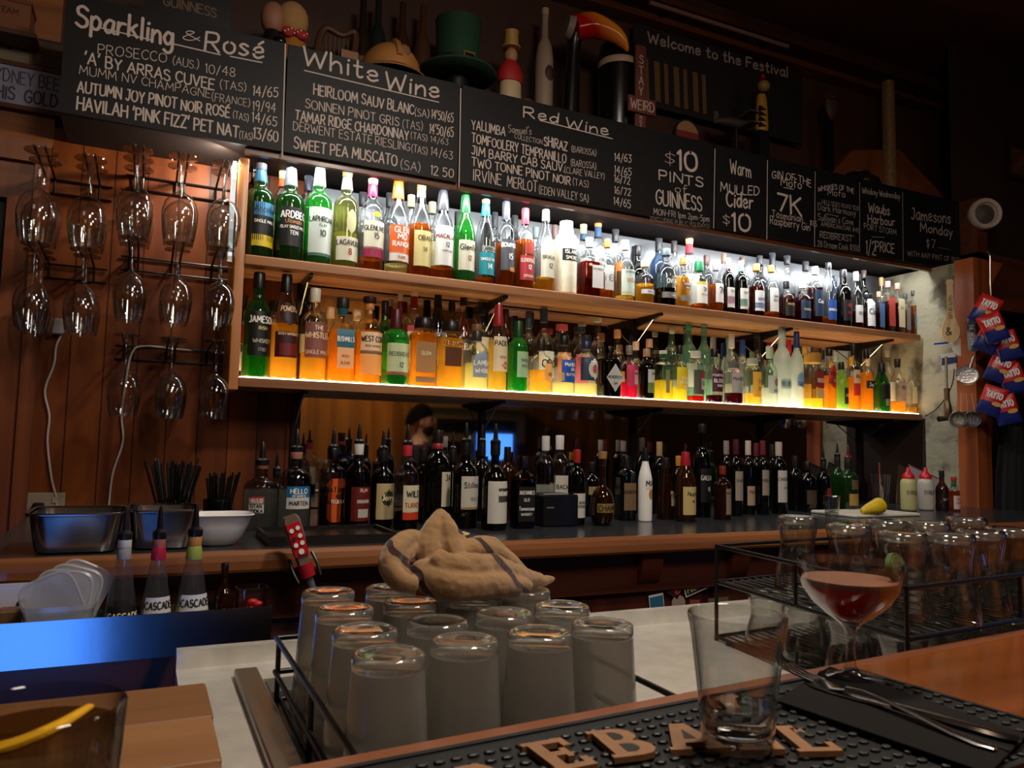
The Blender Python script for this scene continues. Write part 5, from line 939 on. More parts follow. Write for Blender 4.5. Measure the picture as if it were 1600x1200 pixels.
t.part('plate', MB().bbox(q.x-.055, q.x+.055, YW-.012, YW, q.z-.035, q.z+.03, .004), pm('#8a7c68', .5)); t.part('switch', MB().box(q.x+.02, q.x+.034, YW-.016, YW-.012, q.z-.002, q.z+.016), pm('#9a8c78', .5))
t.part('plug', MB().bbox(q.x-.03, q.x+.0, YW-.045, YW-.012, q.z-.025, q.z+.0, .006), BLACK)
# ---------------------------------------------------------------- things on the left end of the back counter
PAN = pm('#a9a6a2', .24, 1, bump=.05, nscale=8)
def pan(cx, cy_, w, d, h, z, label, mat=PAN, name='steel_tub', th=.012):
    t = T(name, label, 'container', (cx, cy_, z)); R = []
    def rr(k, zz, r=.03):
        o = []
        for sx, sy, a0 in ((1, 1, 0), (-1, 1, 90), (-1, -1, 180), (1, -1, 270)):
            for j in range(6):
                a = radians(a0+18*j); o.append((cx+sx*(w/2*k-r)+r*cos(a), cy_+sy*(d/2*k-r)+r*sin(a), zz))
        return o
    t.part('body', MB().rings([rr(.70, z), rr(.80, z+.004), rr(.84, z+.02), rr(.92, z+h-.01), rr(.94, z+h-.003), rr(.91, z+h-.003), rr(.83, z+.022), rr(.74, z+.008)]), mat)
    t.part('rim', MB().rings([rr(.91, z+h-.003), rr(.94, z+h-.003), rr(1.0, z+h-.004), rr(1.005, z+h-.001), rr(1.0, z+h+.001), rr(.93, z+h)], False, False), mat); return t
pan(-.118, 1.905, .185, .20, .084, ZC, 'square stainless steel tub nearest the door frame')
pan(.048, 1.925, .15, .20, .086, ZC, 'stainless steel tub behind the cordial bottles, second from the door frame')
# white scoop shaped bowl
XB = .158
t = T('white_bowl', 'white plastic bowl with flared corners beside the steel tubs', 'bowl', (XB, 1.90, ZC)); R = []
for k, z, e in ((.42, 0, 2.2), (.55, .006, 2.3), (.72, .026, 2.6), (.86, .055, 3), (.95, .082, 3.6), (1.03, .088, 4), (.99, .090, 4), (.90, .080, 3.6), (.80, .054, 3), (.66, .028, 2.6), (.5, .010, 2.3)):
    R.append([(XB+.078*k*math.copysign(abs(cos(a))**(2/e), cos(a)), 1.90+.06*k*math.copysign(abs(sin(a))**(2/e), sin(a)), ZC+z*.8) for a in [2*pi*(j+.5)/36 for j in range(36)]])
t.part('body', MB().rings(R), pm('#d8d5d0', .4))
def straw_holder(px, py, Y, r, h, hs, n, label, spread):
    p = atY(px, py, Y); x, y = p.x, Y; t = T('straw_holder', label, 'holder', (x, y, ZC))
    t.part('tumbler', MB().lathe([(r*.86, 0), (r, .006), (r*1.08, h), (r*1.02, h), (r*.94, .012)], 24, (x, y, ZC)), glass((.5, .5, .5), 1, .5))
    for k in range(n):
        a, q = random.uniform(0, 2*pi), sqrt(random.random()); d = Vector((cos(a)*q, sin(a)*q, 0))
        b = Vector((x, y, ZC+.013))+d*r*.6; e = Vector((x, y, ZC+hs*random.uniform(.92, 1.03)))+d*r*spread
        t.part('straw', MB().tube([b, e], .0028, 7), pm('#0c0c0d', .3))
straw_holder(272, 790, 2.06, .036, .095, .185, 34, 'glass of long black straws against the pine wall', 2.2)
straw_holder(340, 800, 2.10, .034, .09, .155, 30, 'dark tumbler of short black straws behind the white bowl', 1.5)
# black wet drip tray
t = T('drip_tray', 'wet black drip tray with a bright rim on the counter by the name sticker bottles', 'tray', (.40, 1.93, ZC))
t.part('base', MB().box(.265, .575, 1.835, 2.055, ZC, ZC+.006), BLACK)
for a in ((.265, .575, 1.835, 1.842), (.265, .575, 2.048, 2.055), (.265, .272, 1.842, 2.048), (.568, .575, 1.842, 2.048)): t.part('rim', MB().box(*a, ZC+.006, ZC+.022), pm('#242322', .25, .4))
t.part('grille', MB().box(.275, .565, 1.845, 2.045, ZC+.006, ZC+.013), pm('#5a5854', .18, .9, bump=.9, nscale=70))
t = T('bar_runner', 'small black bar mat with a yellow and white print, by the towel', 'mat', (.75, 1.90, ZC))
t.part('base', MB().bbox(.655, .80, 1.845, 1.975, ZC, ZC+.008, .008), BLACK); t.part('print', MB().lathe([(.058, 0), (.058, .0008)], 32, (.727, 1.912, ZC+.008)), pm('#c9a84a', .6, noise=.3, nscale=60)); 
mb = MB(); st, tw = text_strokes('STOUT')
for p in st: ribbon(mb, [((a-tw/2)*.03, (b-.5)*.04) for a, b in p], .006, lambda u, v, d: (.727+u, 1.912+v, ZC+.0092+d), False)
t.part('lettering', mb, pm('#e8e4d8', .6), smooth=False)
p = atY(862, 800, 2.12); t = T('receipt_printer', 'square black box with a grey slot between the square bottle and red capsule wine', 'printer', (p.x, 2.12, ZC))
t.part('body', MB().bbox(p.x-.062, p.x+.062, 2.06, 2.18, ZC, ZC+.096, .008), pm('#0e0e10', .3)); t.part('slot', MB().box(p.x-.055, p.x+.03, 2.07, 2.085, ZC+.096, ZC+.0985), pm('#8a8a8c', .3)); t.part('badge', MB().box(p.x-.05, p.x-.025, 2.0585, 2.06, ZC+.055, ZC+.06), pm('#55565a', .4))
# soda gun in its holster
a, b = atY(452, 806, 1.735), atY(475, 880, 1.735); d = (a-b).normalized(); sx = Vector((d.z, 0, -d.x)); sy = Vector((0, -1, 0))
t = T('soda_gun', 'red soda gun with white buttons hooked on the counter edge', 'soda gun', b)
def sg(u, w, v): return b+d*v+sx*u+sy*w
L_ = (a-b).length
t.part('body', MB().rings([[sg(u*w_, q, v) for u, q in ((-1, -.012), (1, -.012), (1, .008), (.8, .012), (-.8, .012), (-1, .008))] for v, w_ in ((0, .013), (L_*.3, .015), (L_*.6, .019), (L_*.92, .019), (L_, .014))]), pm('#7c6a5c', .25, .3))
t.part('keypad', MB().rings([[sg(u, q, v) for u, q in ((-.015, .0125), (.015, .0125), (.015, .016), (-.015, .016))] for v in (L_*.18, L_*.86)]), pm('#b0121c', .35), smooth=False)
for k, (u, v) in enumerate(((-.007, .72), (.007, .74), (-.007, .56), (.007, .58), (-.007, .42), (.007, .43), (0, .27))):
    c = sg(u, .016, L_*v); t.part('button', MB().tube([c, c+sy*.003], .0048 if k < 6 else .006, 12), pm('#e8e2dc' if k not in (2,) else '#4a1a1c', .4))
t.part('collar', MB().tube([sg(0, 0, -.03), sg(0, 0, 0)], .017, 12), pm('#a01420', .35))
t.part('hose', MB().tube([sg(0, 0, -.03), sg(.002, 0, -.07), sg(.006, .01, -.12), sg(.02, .04, -.2), sg(.03, .06, -.26)], .009, 10, 4), pm('#777573', .35, .5))
for s in (-1, 1): t.part('holster_arm', MB().tube([sg(s*.025, -.015, .015), sg(s*.027, 0, -.01), sg(s*.024, .01, -.035)], .004, 8, 3), WIRE)
# ---------------------------------------------------------------- steel speed rail with cordials
RX0, RX1, RY0, RY1, RZ0, RZ1 = -.42, .244, 1.60, 1.735, zc(-.405), zc(-.325)
t = T('speed_rail', 'stainless steel speed rail trough on the front of the counter, lit blue', 'rail', (-.05, 1.66, RZ0)); BRS = pm('#a8aab0', .2, 1, bump=.06, nscale=14)
t.part('front_panel', MB().box(RX0, RX1, RY0, RY0+.003, RZ0, RZ1), BRS); t.part('end_panel', MB().box(RX1-.003, RX1, RY0+.003, RY1, RZ0, RZ1), BRS); t.part('floor_panel', MB().box(RX0, RX1-.003, RY0+.003, RY1, RZ0, RZ0+.003), BRS)
t.part('back_panel', MB().box(RX0, RX1-.003, RY1, RY1+.003, RZ0, zc(-.335)), BRS); t.part('hanger', MB().box(-.2, -.17, RY1+.003, 1.838, zc(-.33), zc(-.32)), BRS); t.part('hanger', MB().box(.1, .13, RY1+.003, 1.838, zc(-.33), zc(-.32)), BRS)
CB = [
 (192,838,53,'cone','cordial','#2a1a16',.42,[(.80,.90,'#8a8a90',1.05),(.90,1,'#b8b8bc',1.08)],[lb(.24,.40,'#15130f',[('CASCADE',.32,.05,Cr)],60)],'slender clear bottle with dark cordial',{'pour':'#1a1a1c','name':'cordial_bottle','Y':1.668}),
 (246,836,52,'cone','cordial','#8a2438',.30,[(.78,.90,'#a01c40',1.08),(.90,1,'#9a5a50',1.05)],[lb(.32,.46,'#d8d4d8',[('CASCADE',.39,.06,'#222')],58),lb(.26,.32,'#b84870',[],58)],'slender clear bottle with magenta neck',{'pour':'#101012','name':'cordial_bottle','Y':1.668}),
 (302,832,54,'cone','cordial','#d8d49a',.30,[(.76,.88,'#8a9a48',1.08),(.88,1,'#b07a40',1.05)],[lb(.32,.46,'#d8d8dc',[('CASCADE',.39,.06,'#222')],58),lb(.26,.32,'#b8b040',[],58)],'slender clear bottle with olive green neck',{'pour':'#101012','name':'cordial_bottle','Y':1.668}),
 (349,880,30,'neck','brown','cola',.5,[(.93,1,'#181210',1.1)],[lb(.16,.42,'#3a342c',[('BITTERS',.3,.06,Cr)],50)],'small brown bottle',{'name':'bitters_bottle','Y':1.668}),
]
row('t', CB, -.402, 1.668, 'speed rail', 'bottles in the speed rail')
p = atY(393, 930, 1.668); t = T('candy_jar', 'clear jar of red wrapped sweets at the end of the speed rail', 'jar', (p.x, 1.668, RZ0+.003))
t.part('jar', MB().lathe([(.028, 0), (.030, .004), (.030, .10), (.031, .105), (.028, .105), (.028, .006)], 24, (p.x, 1.668, RZ0+.003), e=4), GL['clear'])
for k in range(16):
    q = Vector((p.x+random.uniform(-.015, .015), 1.668+random.uniform(-.015, .015), RZ0+.014+k*.0042)); t.part('sweet', MB().ball(q, .012, .008, .007, 8, 5), pm('#c01820' if k % 4 else '#c8a070', .3, bump=.6, nscale=90))
def deli(px, cyy, z, h, label):
    p = atY(px, 950, cyy); t = T('deli_tub', label, 'container', (p.x, cyy, z), 'plastic tubs in the speed rail'); R = []
    for k, zz in ((.86, 0), (.9, .004), (.97, h*.8), (1.02, h*.82), (1.03, h), (1.0, h), (.94, h*.8), (.86, .006)):
        R.append([(p.x+.058*k*math.copysign(abs(cos(a))**.55, cos(a)), cyy+.052*k*math.copysign(abs(sin(a))**.55, sin(a)), z+zz) for a in [2*pi*(j+.5)/36 for j in range(36)]])
    t.part('body', MB().rings(R), glass((.80, .80, .82), .8, .7, .30, (.85, .85, .88), .2))
for k, lbl in enumerate(('lowest of three stacked clear plastic tubs', 'middle one of three stacked clear plastic tubs', 'topmost of three stacked clear plastic tubs, holding lids')): deli(95, 1.668, RZ0+.004+k*.024, .048, lbl)
for k in range(4):
    p = atY(85+k*12, 925, 1.668-.028+k*.012); c = Vector((p.x, 1.64+k*.013, zc(-.305)+.005*k)); t = T('tub_lid', f'clear rounded plastic lid standing in the tubs, {ORD[k]} from the front', 'lid', c, 'lids standing in the tubs')
    Rm = Matrix.Rotation(radians((-24, 8, 18, 26)[k]), 4, 'Y') @ Matrix.Rotation(radians(-12-3*k), 4, 'X'); R = []
    for kk, yy in ((.9, .0), (1.0, .001), (1.0, .005), (.93, .006), (.9, .0035), (.86, .0025)):
        R.append([c+Rm @ Vector((.048*kk*math.copysign(abs(cos(a))**.5, cos(a)), -yy, .055*kk*math.copysign(abs(sin(a))**.5, sin(a)))) for a in [2*pi*(j+.5)/32 for j in range(32)]])
    t.part('disc', MB().rings(R), glass((.82, .82, .84), .8, .6, .30, (.85, .85, .88), .2))
p = atY(25, 945, 1.70); t = T('card_holder', 'white plate with a black keyhole shape standing behind the plastic tubs', 'plate', (p.x, 1.715, RZ0+.003))
t.part('plate', MB().box(p.x-.035, p.x+.035, 1.715, 1.722, RZ0+.003, p.z+.036), pm('#b8b8c4', .4)); t.part('keyhole', MB().ball((p.x+.008, 1.713, p.z-.003), .009, .003, .012, 14, 8).box(p.x+.004, p.x+.013, 1.711, 1.715, p.z-.024, p.z-.006), BLACK)
p2 = atY(22, 965, 1.665); t.part('cork_block', MB().bbox(p.x-.03, p.x+.03, 1.68, 1.714, RZ0+.003, p2.z+.012, .012), pm('#6a4a32', .7, noise=.2))

# ================================================================ pint glasses in the well
FROST = glass((.78, .77, .74), .9, .6, .34, (.66, .63, .57), .22)
PBASE = glass((.86, .85, .82), 2.2, .35, .13, (.9, .86, .78), .06)
PXS = [.217, .302, .389, .474]; PYS = [.716, .816, .926, 1.036]
PZ = zc(-.343); PH = .148
def pint(x, y, label):
    rt = thing('pint_glass', label, 'glass', (x, y, PZ), random.uniform(0, 6), 'upturned pint glasses')
    build('wall', MB().lathe([(.0405, 0), (.0430, .0), (.0432, .003), (.0400, .045), (.0368, .092), (.0342, .134), (.0322, .134), (.0348, .092), (.0380, .045), (.0405, 0)], 36, cap0=False, cap1=False), FROST, rt, 60)
    build('base', MB().lathe([(.0322, .1335), (.0342, .1342), (.0346, .138), (.0345, .143), (.0335, .1466), (.0310, .148), (.0285, .1475), (.0262, .1462), (.0250, .1462), (.012, .1452), (.004, .1450)], 36), PBASE, rt, 60)
RN = ('front', 'second', 'third', 'back')
for j, y in enumerate(PYS):
    for i, x in enumerate(PXS):
        xx = x+.004*j; yy = y+.012*i*(j < 3)+(.01*(i == 1) if j == 0 else 0)
        pint(xx, yy, f"frosted upturned pint glass, {RN[j]} row of the crate, {('beside the steel divider', 'second from the steel divider', 'third from the steel divider', 'farthest from the steel divider')[i]}")
# the black wire crate around them
t = T('wire_crate', 'black wire crate holding the upturned pint glasses', 'crate', (.35, .88, ZS)); cx0, cx1, cy0, cy1 = .182, .532, .655, 1.095
mb = MB()
for k in range(20): q = cx0+k*(cx1-cx0)/19; mb.tube([(q, cy0, PZ-.003), (q, cy1, PZ-.003)], .0022, 6)
t.part('wire_floor', mb, WIRE)
for z in (PZ-.003, PZ+.03, PZ+.075):
    m = .012 if z > PZ else 0
    t.part('rail', MB().tube([(cx0-m*.5, cy0, z), (cx0-m*.5, cy1+m, z), (cx1+m*.2, cy1+m, z), (cx1+m*.2, cy0, z), (cx0-m*.5, cy0, z)], .0038, 8), WIRE)
for x, y in ((cx0-.004, cy0+.02), (cx0-.004, .87), (cx0-.004, cy1), (cx1, cy1+.01), (cx1, .87), (.36, cy1+.01)): t.part('post', MB().tube([(x, y, ZS-.02), (x, y, PZ+.075)], .0035, 8), WIRE)
t.part('drip_pan', MB().box(cx0-.002, cx1, cy0, cy1, ZS-.02, ZS-.012), pm('#2a2826', .3, .6))
# ================================================================ things on the bar
MATZ = .0055
t = T('bar_mat', 'black rubber bar mat with raised nubs and tan raised lettering along the bar edge', 'bar mat', bl(.1, -.1))
mb = MB().bbox(-.42, .622, -.27, -.028, 0, MATZ-.003, .01).xf(BM); t.part('mat', mb, pm('#0c0b0a', .5))
mb = MB()
for j in range(15):
    for i in range(70):
        x = -.41+i*.0148+(j % 2)*.0074; y = -.26+j*.0158
        if x > .612 or y > -.040: continue
        mb.lathe([(.0052, 0), (.0048, .0022), (.0030, .0028)], 6, (x, y, MATZ-.003), dy=.75, cap0=False)
t.part('nub', mb.xf(BM), pm('#161310', .5), kind='stuff', smooth=False)
for k, a in enumerate(((-.42, .622, -.034, -.028), (-.42, .622, -.27, -.264), (.616, .622, -.264, -.034))): t.part('border', MB().box(*a, 0, MATZ-.0015).xf(BM), pm('#0c0b0a', .5))
# slab letters: outline polygons on a unit cap height
SL = {
 'F': [(0,0),(.36,0),(.36,.1),(.28,.1),(.28,.42),(.5,.42),(.5,.56),(.28,.56),(.28,.86),(.56,.86),(.56,.7),(.68,.7),(.68,1),(0,1),(0,.9),(.08,.9),(.08,.1),(0,.1)],
 'I': [(0,0),(.36,0),(.36,.1),(.28,.1),(.28,.9),(.36,.9),(.36,1),(0,1),(0,.9),(.08,.9),(.08,.1),(0,.1)],
 'R': [(0,0),(.34,0),(.34,.1),(.28,.1),(.28,.4),(.36,.4),(.52,0),(.78,0),(.78,.1),(.7,.1),(.56,.44),(.68,.54),(.70,.74),(.62,.92),(.44,1),(0,1),(0,.9),(.08,.9),(.08,.1),(0,.1)],
 'E': [(0,0),(.68,0),(.68,.3),(.56,.3),(.56,.14),(.28,.14),(.28,.44),(.44,.44),(.44,.36),(.54,.36),(.54,.66),(.44,.66),(.44,.58),(.28,.58),(.28,.86),(.56,.86),(.56,.72),(.68,.72),(.68,1),(0,1),(0,.9),(.08,.9),(.08,.1),(0,.1)],
 'A': [(0,0),(.32,0),(.32,.1),(.26,.1),(.30,.24),(.56,.24),(.60,.1),(.54,.1),(.54,0),(.90,0),(.90,.1),(.84,.1),(.56,1),(.32,1),(.06,.1),(0,.1)],
 'B': [(0,0),(.46,0),(.64,.05),(.74,.18),(.74,.34),(.66,.47),(.54,.53),(.64,.6),(.69,.72),(.66,.86),(.56,.96),(.42,1),(0,1),(0,.9),(.08,.9),(.08,.1),(0,.1)],
 'L': [(0,0),(.66,0),(.66,.34),(.54,.34),(.54,.14),(.28,.14),(.28,.9),(.36,.9),(.36,1),(0,1),(0,.9),(.08,.9),(.08,.1),(0,.1)]}
HOLE = {'B': [[(.28,.14),(.42,.14),(.5,.2),(.52,.28),(.48,.38),(.40,.42),(.28,.42)], [(.28,.58),(.40,.58),(.46,.64),(.47,.74),(.42,.82),(.36,.86),(.28,.86)]], 'A': [[(.34,.38),(.52,.38),(.44,.72),(.42,.72)]], 'R': [[(.28,.54),(.40,.54),(.48,.62),(.49,.74),(.42,.84),(.28,.86)]]}
TANR = pm('#8e6440', .5, noise=.12, nscale=80)
word = [('F', -.075, .012, .30), ('I', -.018, .004, .22), ('R', .028, -.006, .15), ('E', .148, -.122, -.06), ('B', .204, -.122, -.20), ('A', .255, -.130, -.38), ('L', .306, -.156, -.42), ('L', .346, -.180, -.42)]
word[0:3] = [('F', -.03, -.185, .50), ('I', .035, -.148, .40), ('R', .080, -.142, .20)]
for ch, x, y, rot in word:
    s_ = .057; Rm = BM @ Matrix.Translation((x, y, MATZ-.0008)) @ Matrix.Rotation(rot, 4, 'Z') @ Matrix.Scale(s_, 4, (1, 0, 0)) @ Matrix.Scale(s_, 4, (0, 1, 0))
    lt = t.part('raised_letter', MB().prism([(a, b) for a, b in SL[ch]], 0, .0048, 'Z').xf(Rm), TANR, smooth=False)
    for hq in HOLE.get(ch, []): t.part('counter_hole', MB().prism(hq, .0046, .0052, 'Z').xf(Rm), pm('#15110d', .6), lt, smooth=False)
mb = MB(); st, tw = text_strokes('TM'); c = bl(.385, -.143, MATZ+.002)
for p in st: ribbon(mb, [((a-tw/2)*.009, (b-.5)*.009) for a, b in p], .0022, lambda u, v, d: c+Vector((u*cos(-.35)-v*sin(-.35), u*sin(-.35)+v*cos(-.35), d)), False)
t.part('lettering', mb, TANR, smooth=False)
ZM = zc(-.25)+MATZ+.0008
# folded napkin with cutlery
def onbar(px, py, z): p = atZ(px, py, z); return Vector((p.x, p.y, z))
n4 = [onbar(*p, ZM+.004) for p in ((1212, 1092), (1296, 1040), (1604, 1146), (1545, 1206))]
t = T('napkin', 'dark folded paper napkin under the fork and knife', 'napkin', n4[0])
mb = MB(); R = []
for zz, k in ((0, .985), (.001, 1), (.0028, 1), (.0036, .985)):
    cc = sum(n4, Vector())/4; q = []
    for i in range(4):
        for f in (0, .25, .5, .75): q.append(cc+(n4[i].lerp(n4[(i+1) % 4], f)-cc)*k+Vector((0, 0, zz-.0038)))
    R.append(q)
t.part('sheet', mb.rings(R), pm('#110d0a', .85, bump=.3, nscale=60, spec=.2)); 
a, b = n4[0].lerp(n4[1], .5), n4[3].lerp(n4[2], .5); t.part('fold', MB().tube([a+Vector((0, 0, .0005)), b+Vector((0, 0, .0005))], .0012, 6), pm('#17120e', .85))
CUT = pm('#c8c4bc', .16, 1)
def strip(pts, widths, zs, th):            # flat forged metal piece along a line
    R = []; n = len(pts)
    for i, p in enumerate(pts):
        d = (pts[min(i+1, n-1)]-pts[max(i-1, 0)]); d.z = 0; d.normalize(); s = Vector((-d.y, d.x, 0)); w = widths[i]; z = Vector((0, 0, zs[i]))
        R.append([p+z+s*w*k+Vector((0, 0, th*(h_))) for k, h_ in ((1, 0), (.7, .8), (0, 1), (-.7, .8), (-1, 0), (-.7, -.5), (0, -.6), (.7, -.5))])
    return MB().rings(R)
zt = ZM+.0055
f0, f1 = onbar(1226, 1048, zt), onbar(1556, 1172, zt); L2 = (f1-f0); ff = lambda k: f0+L2*k
t = T('fork', 'steel dinner fork lying tines up on the napkin', 'fork', f0)
t.part('handle', strip([ff(k) for k in (.36, .44, .55, .7, .85, .95, 1.0)], [.0045, .0032, .0034, .0045, .0065, .0072, .003], [.006, .008, .007, .004, .001, .0005, .0005], .0016), CUT)
t.part('neck', strip([ff(k) for k in (.20, .24, .29, .34, .38)], [.0105, .0115, .0105, .0065, .0045], [.003, .001, .0005, .003, .006], .0014), CUT)
sd = Vector((-L2.y, L2.x, 0)).normalized()
for k in range(4):
    o_ = sd*(-.0085+.00567*k); t.part('tine', strip([ff(.0)+o_, ff(.1)+o_, ff(.21)+o_], [.0008, .0017, .0019], [.008, .0035, .003], .0011), CUT)
k0, k1 = onbar(1262, 1068, zt), onbar(1594, 1160, zt); K2 = k1-k0; kf = lambda k: k0+K2*k
t = T('table_knife', 'steel table knife lying beside the fork on the napkin', 'knife', k0)
t.part('blade', strip([kf(k) for k in (0, .04, .15, .3, .42, .46)], [.001, .006, .0095, .0095, .008, .005], [0]*6, .0009), CUT)
t.part('handle', strip([kf(k) for k in (.45, .5, .62, .8, .95, 1)], [.0045, .0055, .006, .0072, .0075, .004], [.0015]*6, .0032), CUT)
CLR = solid_glass((.98, .985, .98), 0)
THIN = glass((.955, .96, .955), 1.7, .28, 0, (.8, .8, .8), .03)
# water tumbler
p = onbar(1152, 1168, ZM); t = T('water_tumbler', 'clear tapered tumbler with a little water on the bar mat', 'glass', p)
PR = [(.0, 0), (.024, 0), (.0285, .003), (.0292, .010), (.0330, .050), (.0378, .090), (.0405, .1065), (.0398, .1085), (.0382, .1068), (.0355, .090), (.0307, .050), (.0277, .016), (.0255, .0125), (0, .012)]
t.part('glass_wall', MB().lathe([(max(r, .0004), z) for r, z in PR], 48, p), THIN, smooth=60)
t.part('water', MB().lathe([(.0004, .0124), (.0252, .0127), (.0275, .0165), (.0293, .034), (.0291, .0348), (.0004, .0346)], 40, p), solid_glass((.98, .98, .97), 0, 1.33), smooth=60)
# coupe cocktail
p = onbar(1330, 1062, ZM); t = T('cocktail_coupe', 'stemmed coupe of red cocktail with a lime slice on its rim', 'cocktail', p)
PR = [(.0004, 0), (.030, 0), (.0335, .0008), (.0335, .0022), (.022, .0048), (.009, .0085), (.0052, .016), (.0042, .032), (.0045, .046), (.0068, .054), (.0130, .061), (.026, .070), (.0405, .083), (.0500, .0985), (.0532, .1115), (.0538, .1255), (.0532, .1268), (.0524, .1255), (.0516, .1115), (.0484, .0995), (.0390, .0846), (.025, .0722), (.012, .0635), (.0004, .0615)]
t.part('glass_body', MB().lathe(PR, 56, p), THIN, smooth=60)
t.part('drink', MB().lathe([(.0004, .0619), (.0118, .0640), (.0247, .0727), (.0387, .0851), (.0474, .0985), (.0488, .1015), (.0004, .1015)], 48, p), liquid('#e43c1e', .8), smooth=60)
t.part('foam', MB().lathe([(.0004, .1016), (.0488, .1016), (.0500, .1055), (.0499, .1075), (.048, .1070), (.0004, .1072)], 48, p), paper('#94634a'), smooth=60)
e = RT; c = p+Vector((e.x*.050, e.y*.050, .121)); ax = Vector((.35, -.9, .25)).normalized(); u = Vector((1, .2, .15)); u = (u-ax*u.dot(ax)).normalized(); v = ax.cross(u)
def disc(r, h0, h1, n=32): return MB().rings([[c+ax*h+(u*cos(2*pi*j/n)*1.25+v*sin(2*pi*j/n)*.8)*rr for j in range(n)] for h, rr in ((h0, r*.97), (h0, r), (h1, r), (h1, r*.97))])
t2 = T('lime_slice', 'round slice of lime perched on the coupe rim', 'lime', c); t2.part('rind', disc(.0185, -.003, .003), pm('#41521a', .4)); t2.part('pulp', disc(.0158, -.0034, .0034), pm('#716c38', .35, noise=.25, nscale=160))
# glass with lemon at the near corner
p = EYE+ray(62, 1105)*(.5/ray(62, 1105).y); zb = zc(-.25)+.0004; t = T('lemon_drink', 'iced drink with a strip of lemon, very close at the bar corner', 'drink', (p.x, p.y, zb)); hh = p.z-zb
LC = (p.x, p.y, zb)
t.part('glass_wall', MB().lathe([(.0004, 0), (.036, 0), (.0385, .004), (.0405, hh*.5), (.0432, hh), (.0418, hh+.0012), (.0406, hh), (.0382, hh*.5), (.0362, .010), (.0004, .009)], 44, LC), THIN, smooth=60)
t.part('drink', MB().lathe([(.0004, .0095), (.0358, .0105), (.0378, hh*.5), (.0398, hh*.88), (.0004, hh*.88)], 40, LC), liquid('#b89a70', .35), smooth=60)
t.part('lemon_peel', MB().tube([(p.x-.034, p.y-.006, zb+hh*.83), (p.x-.012, p.y-.02, zb+hh*.88), (p.x+.008, p.y-.016, zb+hh*.93), (p.x+.024, p.y-.002, zb+hh*.98)], [.006, .0075, .007, .004], 10, 4, flat=.45), pm('#e8ac18', .45, bump=.3, nscale=150))
for k in range(3): t.part('ice_cube', MB().bbox(p.x-.02+k*.014, p.x-.004+k*.014, p.y-.01+.006*k, p.y+.008+.006*k, zb+hh*.5, zb+hh*.72, .003), glass((.9, .9, .9), 1, .7, .1))
# cutting board on the bench
t = T('cutting_board', 'worn wooden cutting board lying on the bench beside the steel divider', 'board', (-.1, .9, ZS)); bx0, bx1, by0, by1 = -.42, .084, .70, 1.098
for k in range(3):
    y0 = by0+(by1-by0)*k/3; t.part('plank', MB().bbox(bx0, bx1+.002*k, y0+.0012, y0+(by1-by0)/3, ZS, ZS+.030, .004), wood(('#8e6038', '#9c6c40', '#88582e')[k], ('#6c4423', '#7c522e', '#6a4422')[k], 'X', 10, 16, .55))
# ================================================================ wire rack of tumblers
AA, BB_ = Vector((.957, 1.115, 0)), Vector((.909, .704, 0)); uu = Vector((cos(BA), sin(BA), 0)); vv = (AA-BB_); VL = vv.length+.02; vv.normalize(); UL = .84
def rk(u, v, z): q = BB_+uu*u+vv*v; return Vector((q.x, q.y, zc(z)))
t = T('tumbler_rack', 'two level black wire rack full of upturned tumblers by the bar end', 'rack', rk(.3, .2, -.345))
for lv, zf, ht in (('upper', -.24, .065), ('lower', -.338, .028)):
    mb = MB()
    for k in range(44): q = UL*k/43; mb.tube([rk(q, 0, zf), rk(q, VL, zf)], .0016, 5)
    t.part('wire_floor', mb, WIRE)
    for h in ((0, ht) if lv == 'upper' else (0,)):
        t.part('rail', MB().tube([rk(0, 0, zf+h), rk(0, VL, zf+h), rk(UL, VL, zf+h), rk(UL, 0, zf+h), rk(0, 0, zf+h)], .0036, 8), WIRE)
    for u, v in ((0, 0), (0, VL), (0, VL*.5), (UL, 0), (UL, VL), (UL*.33, 0), (UL*.66, 0), (UL*.5, VL)):
        t.part('post', MB().tube([rk(u, v, zf), rk(u, v, zf+ht)], .003, 8), WIRE)
for u, v in ((0, 0), (0, VL), (UL, 0), (UL, VL)): t.part('leg', MB().tube([rk(u, v, -.345), rk(u, v, -.24)], .0036, 8), WIRE)
for v in (.12, .26): t.part('strut', MB().tube([rk(0, v, -.242), rk(UL, v, -.242)], .0028, 6), WIRE)
t.part('drip_mat', MB().box(.95, 1.70, .79, 1.10, ZS, ZS+.004).xf(Matrix.Identity(4)), pm('#121110', .3))
TGL = glass((.94, .945, .935), 2.1, .30, 0, (.8, .8, .8), .03)
def tumbler(q, h, label):
    rt = thing('tumbler', label, 'glass', q, random.uniform(0, 6), 'upturned tumblers in the rack'); k = h/.118
    P_ = [(.0385, 0), (.0400, .0), (.0402, .002), (.0375, .022), (.0335, .042), (.0298, .058), (.0288, .070), (.0298, .084), (.0325, .098), (.0338, .108), (.0335, .114), (.0310, .1178), (.026, .118), (.022, .1165), (.028, .1165), (.026, .1045), (.024, .1035), (.0285, .097), (.0270, .084), (.0262, .070), (.0272, .058), (.0310, .042), (.0350, .022), (.0378, .002)]
    build('glass_body', MB().lathe([(r, z*k) for r, z in P_], 32, cap0=False, cap1=False), TGL, rt, 60)
    build('base', MB().lathe([(.0245, .1042*k), (.0275, .1046*k), (.0295, .109*k), (.0300, .114*k), (.0270, .1172*k), (.022, .1165*k), (.010, .1160*k), (.0004, .1159*k)], 28), PBASE, rt, 60)
zf = -.238; n_ = 0
cells = []
for i in range(9):
    for j in range(4):
        u, v = .052+i*.0925, .048+j*.0985
        if u < UL-.03: cells.append((i, j, u, v))
UPT = [(1246, 806), (1326, 819), (1386, 812), (1410, 831), (1450, 815), (1484, 833), (1532, 828), (1576, 824), (1510, 808)]
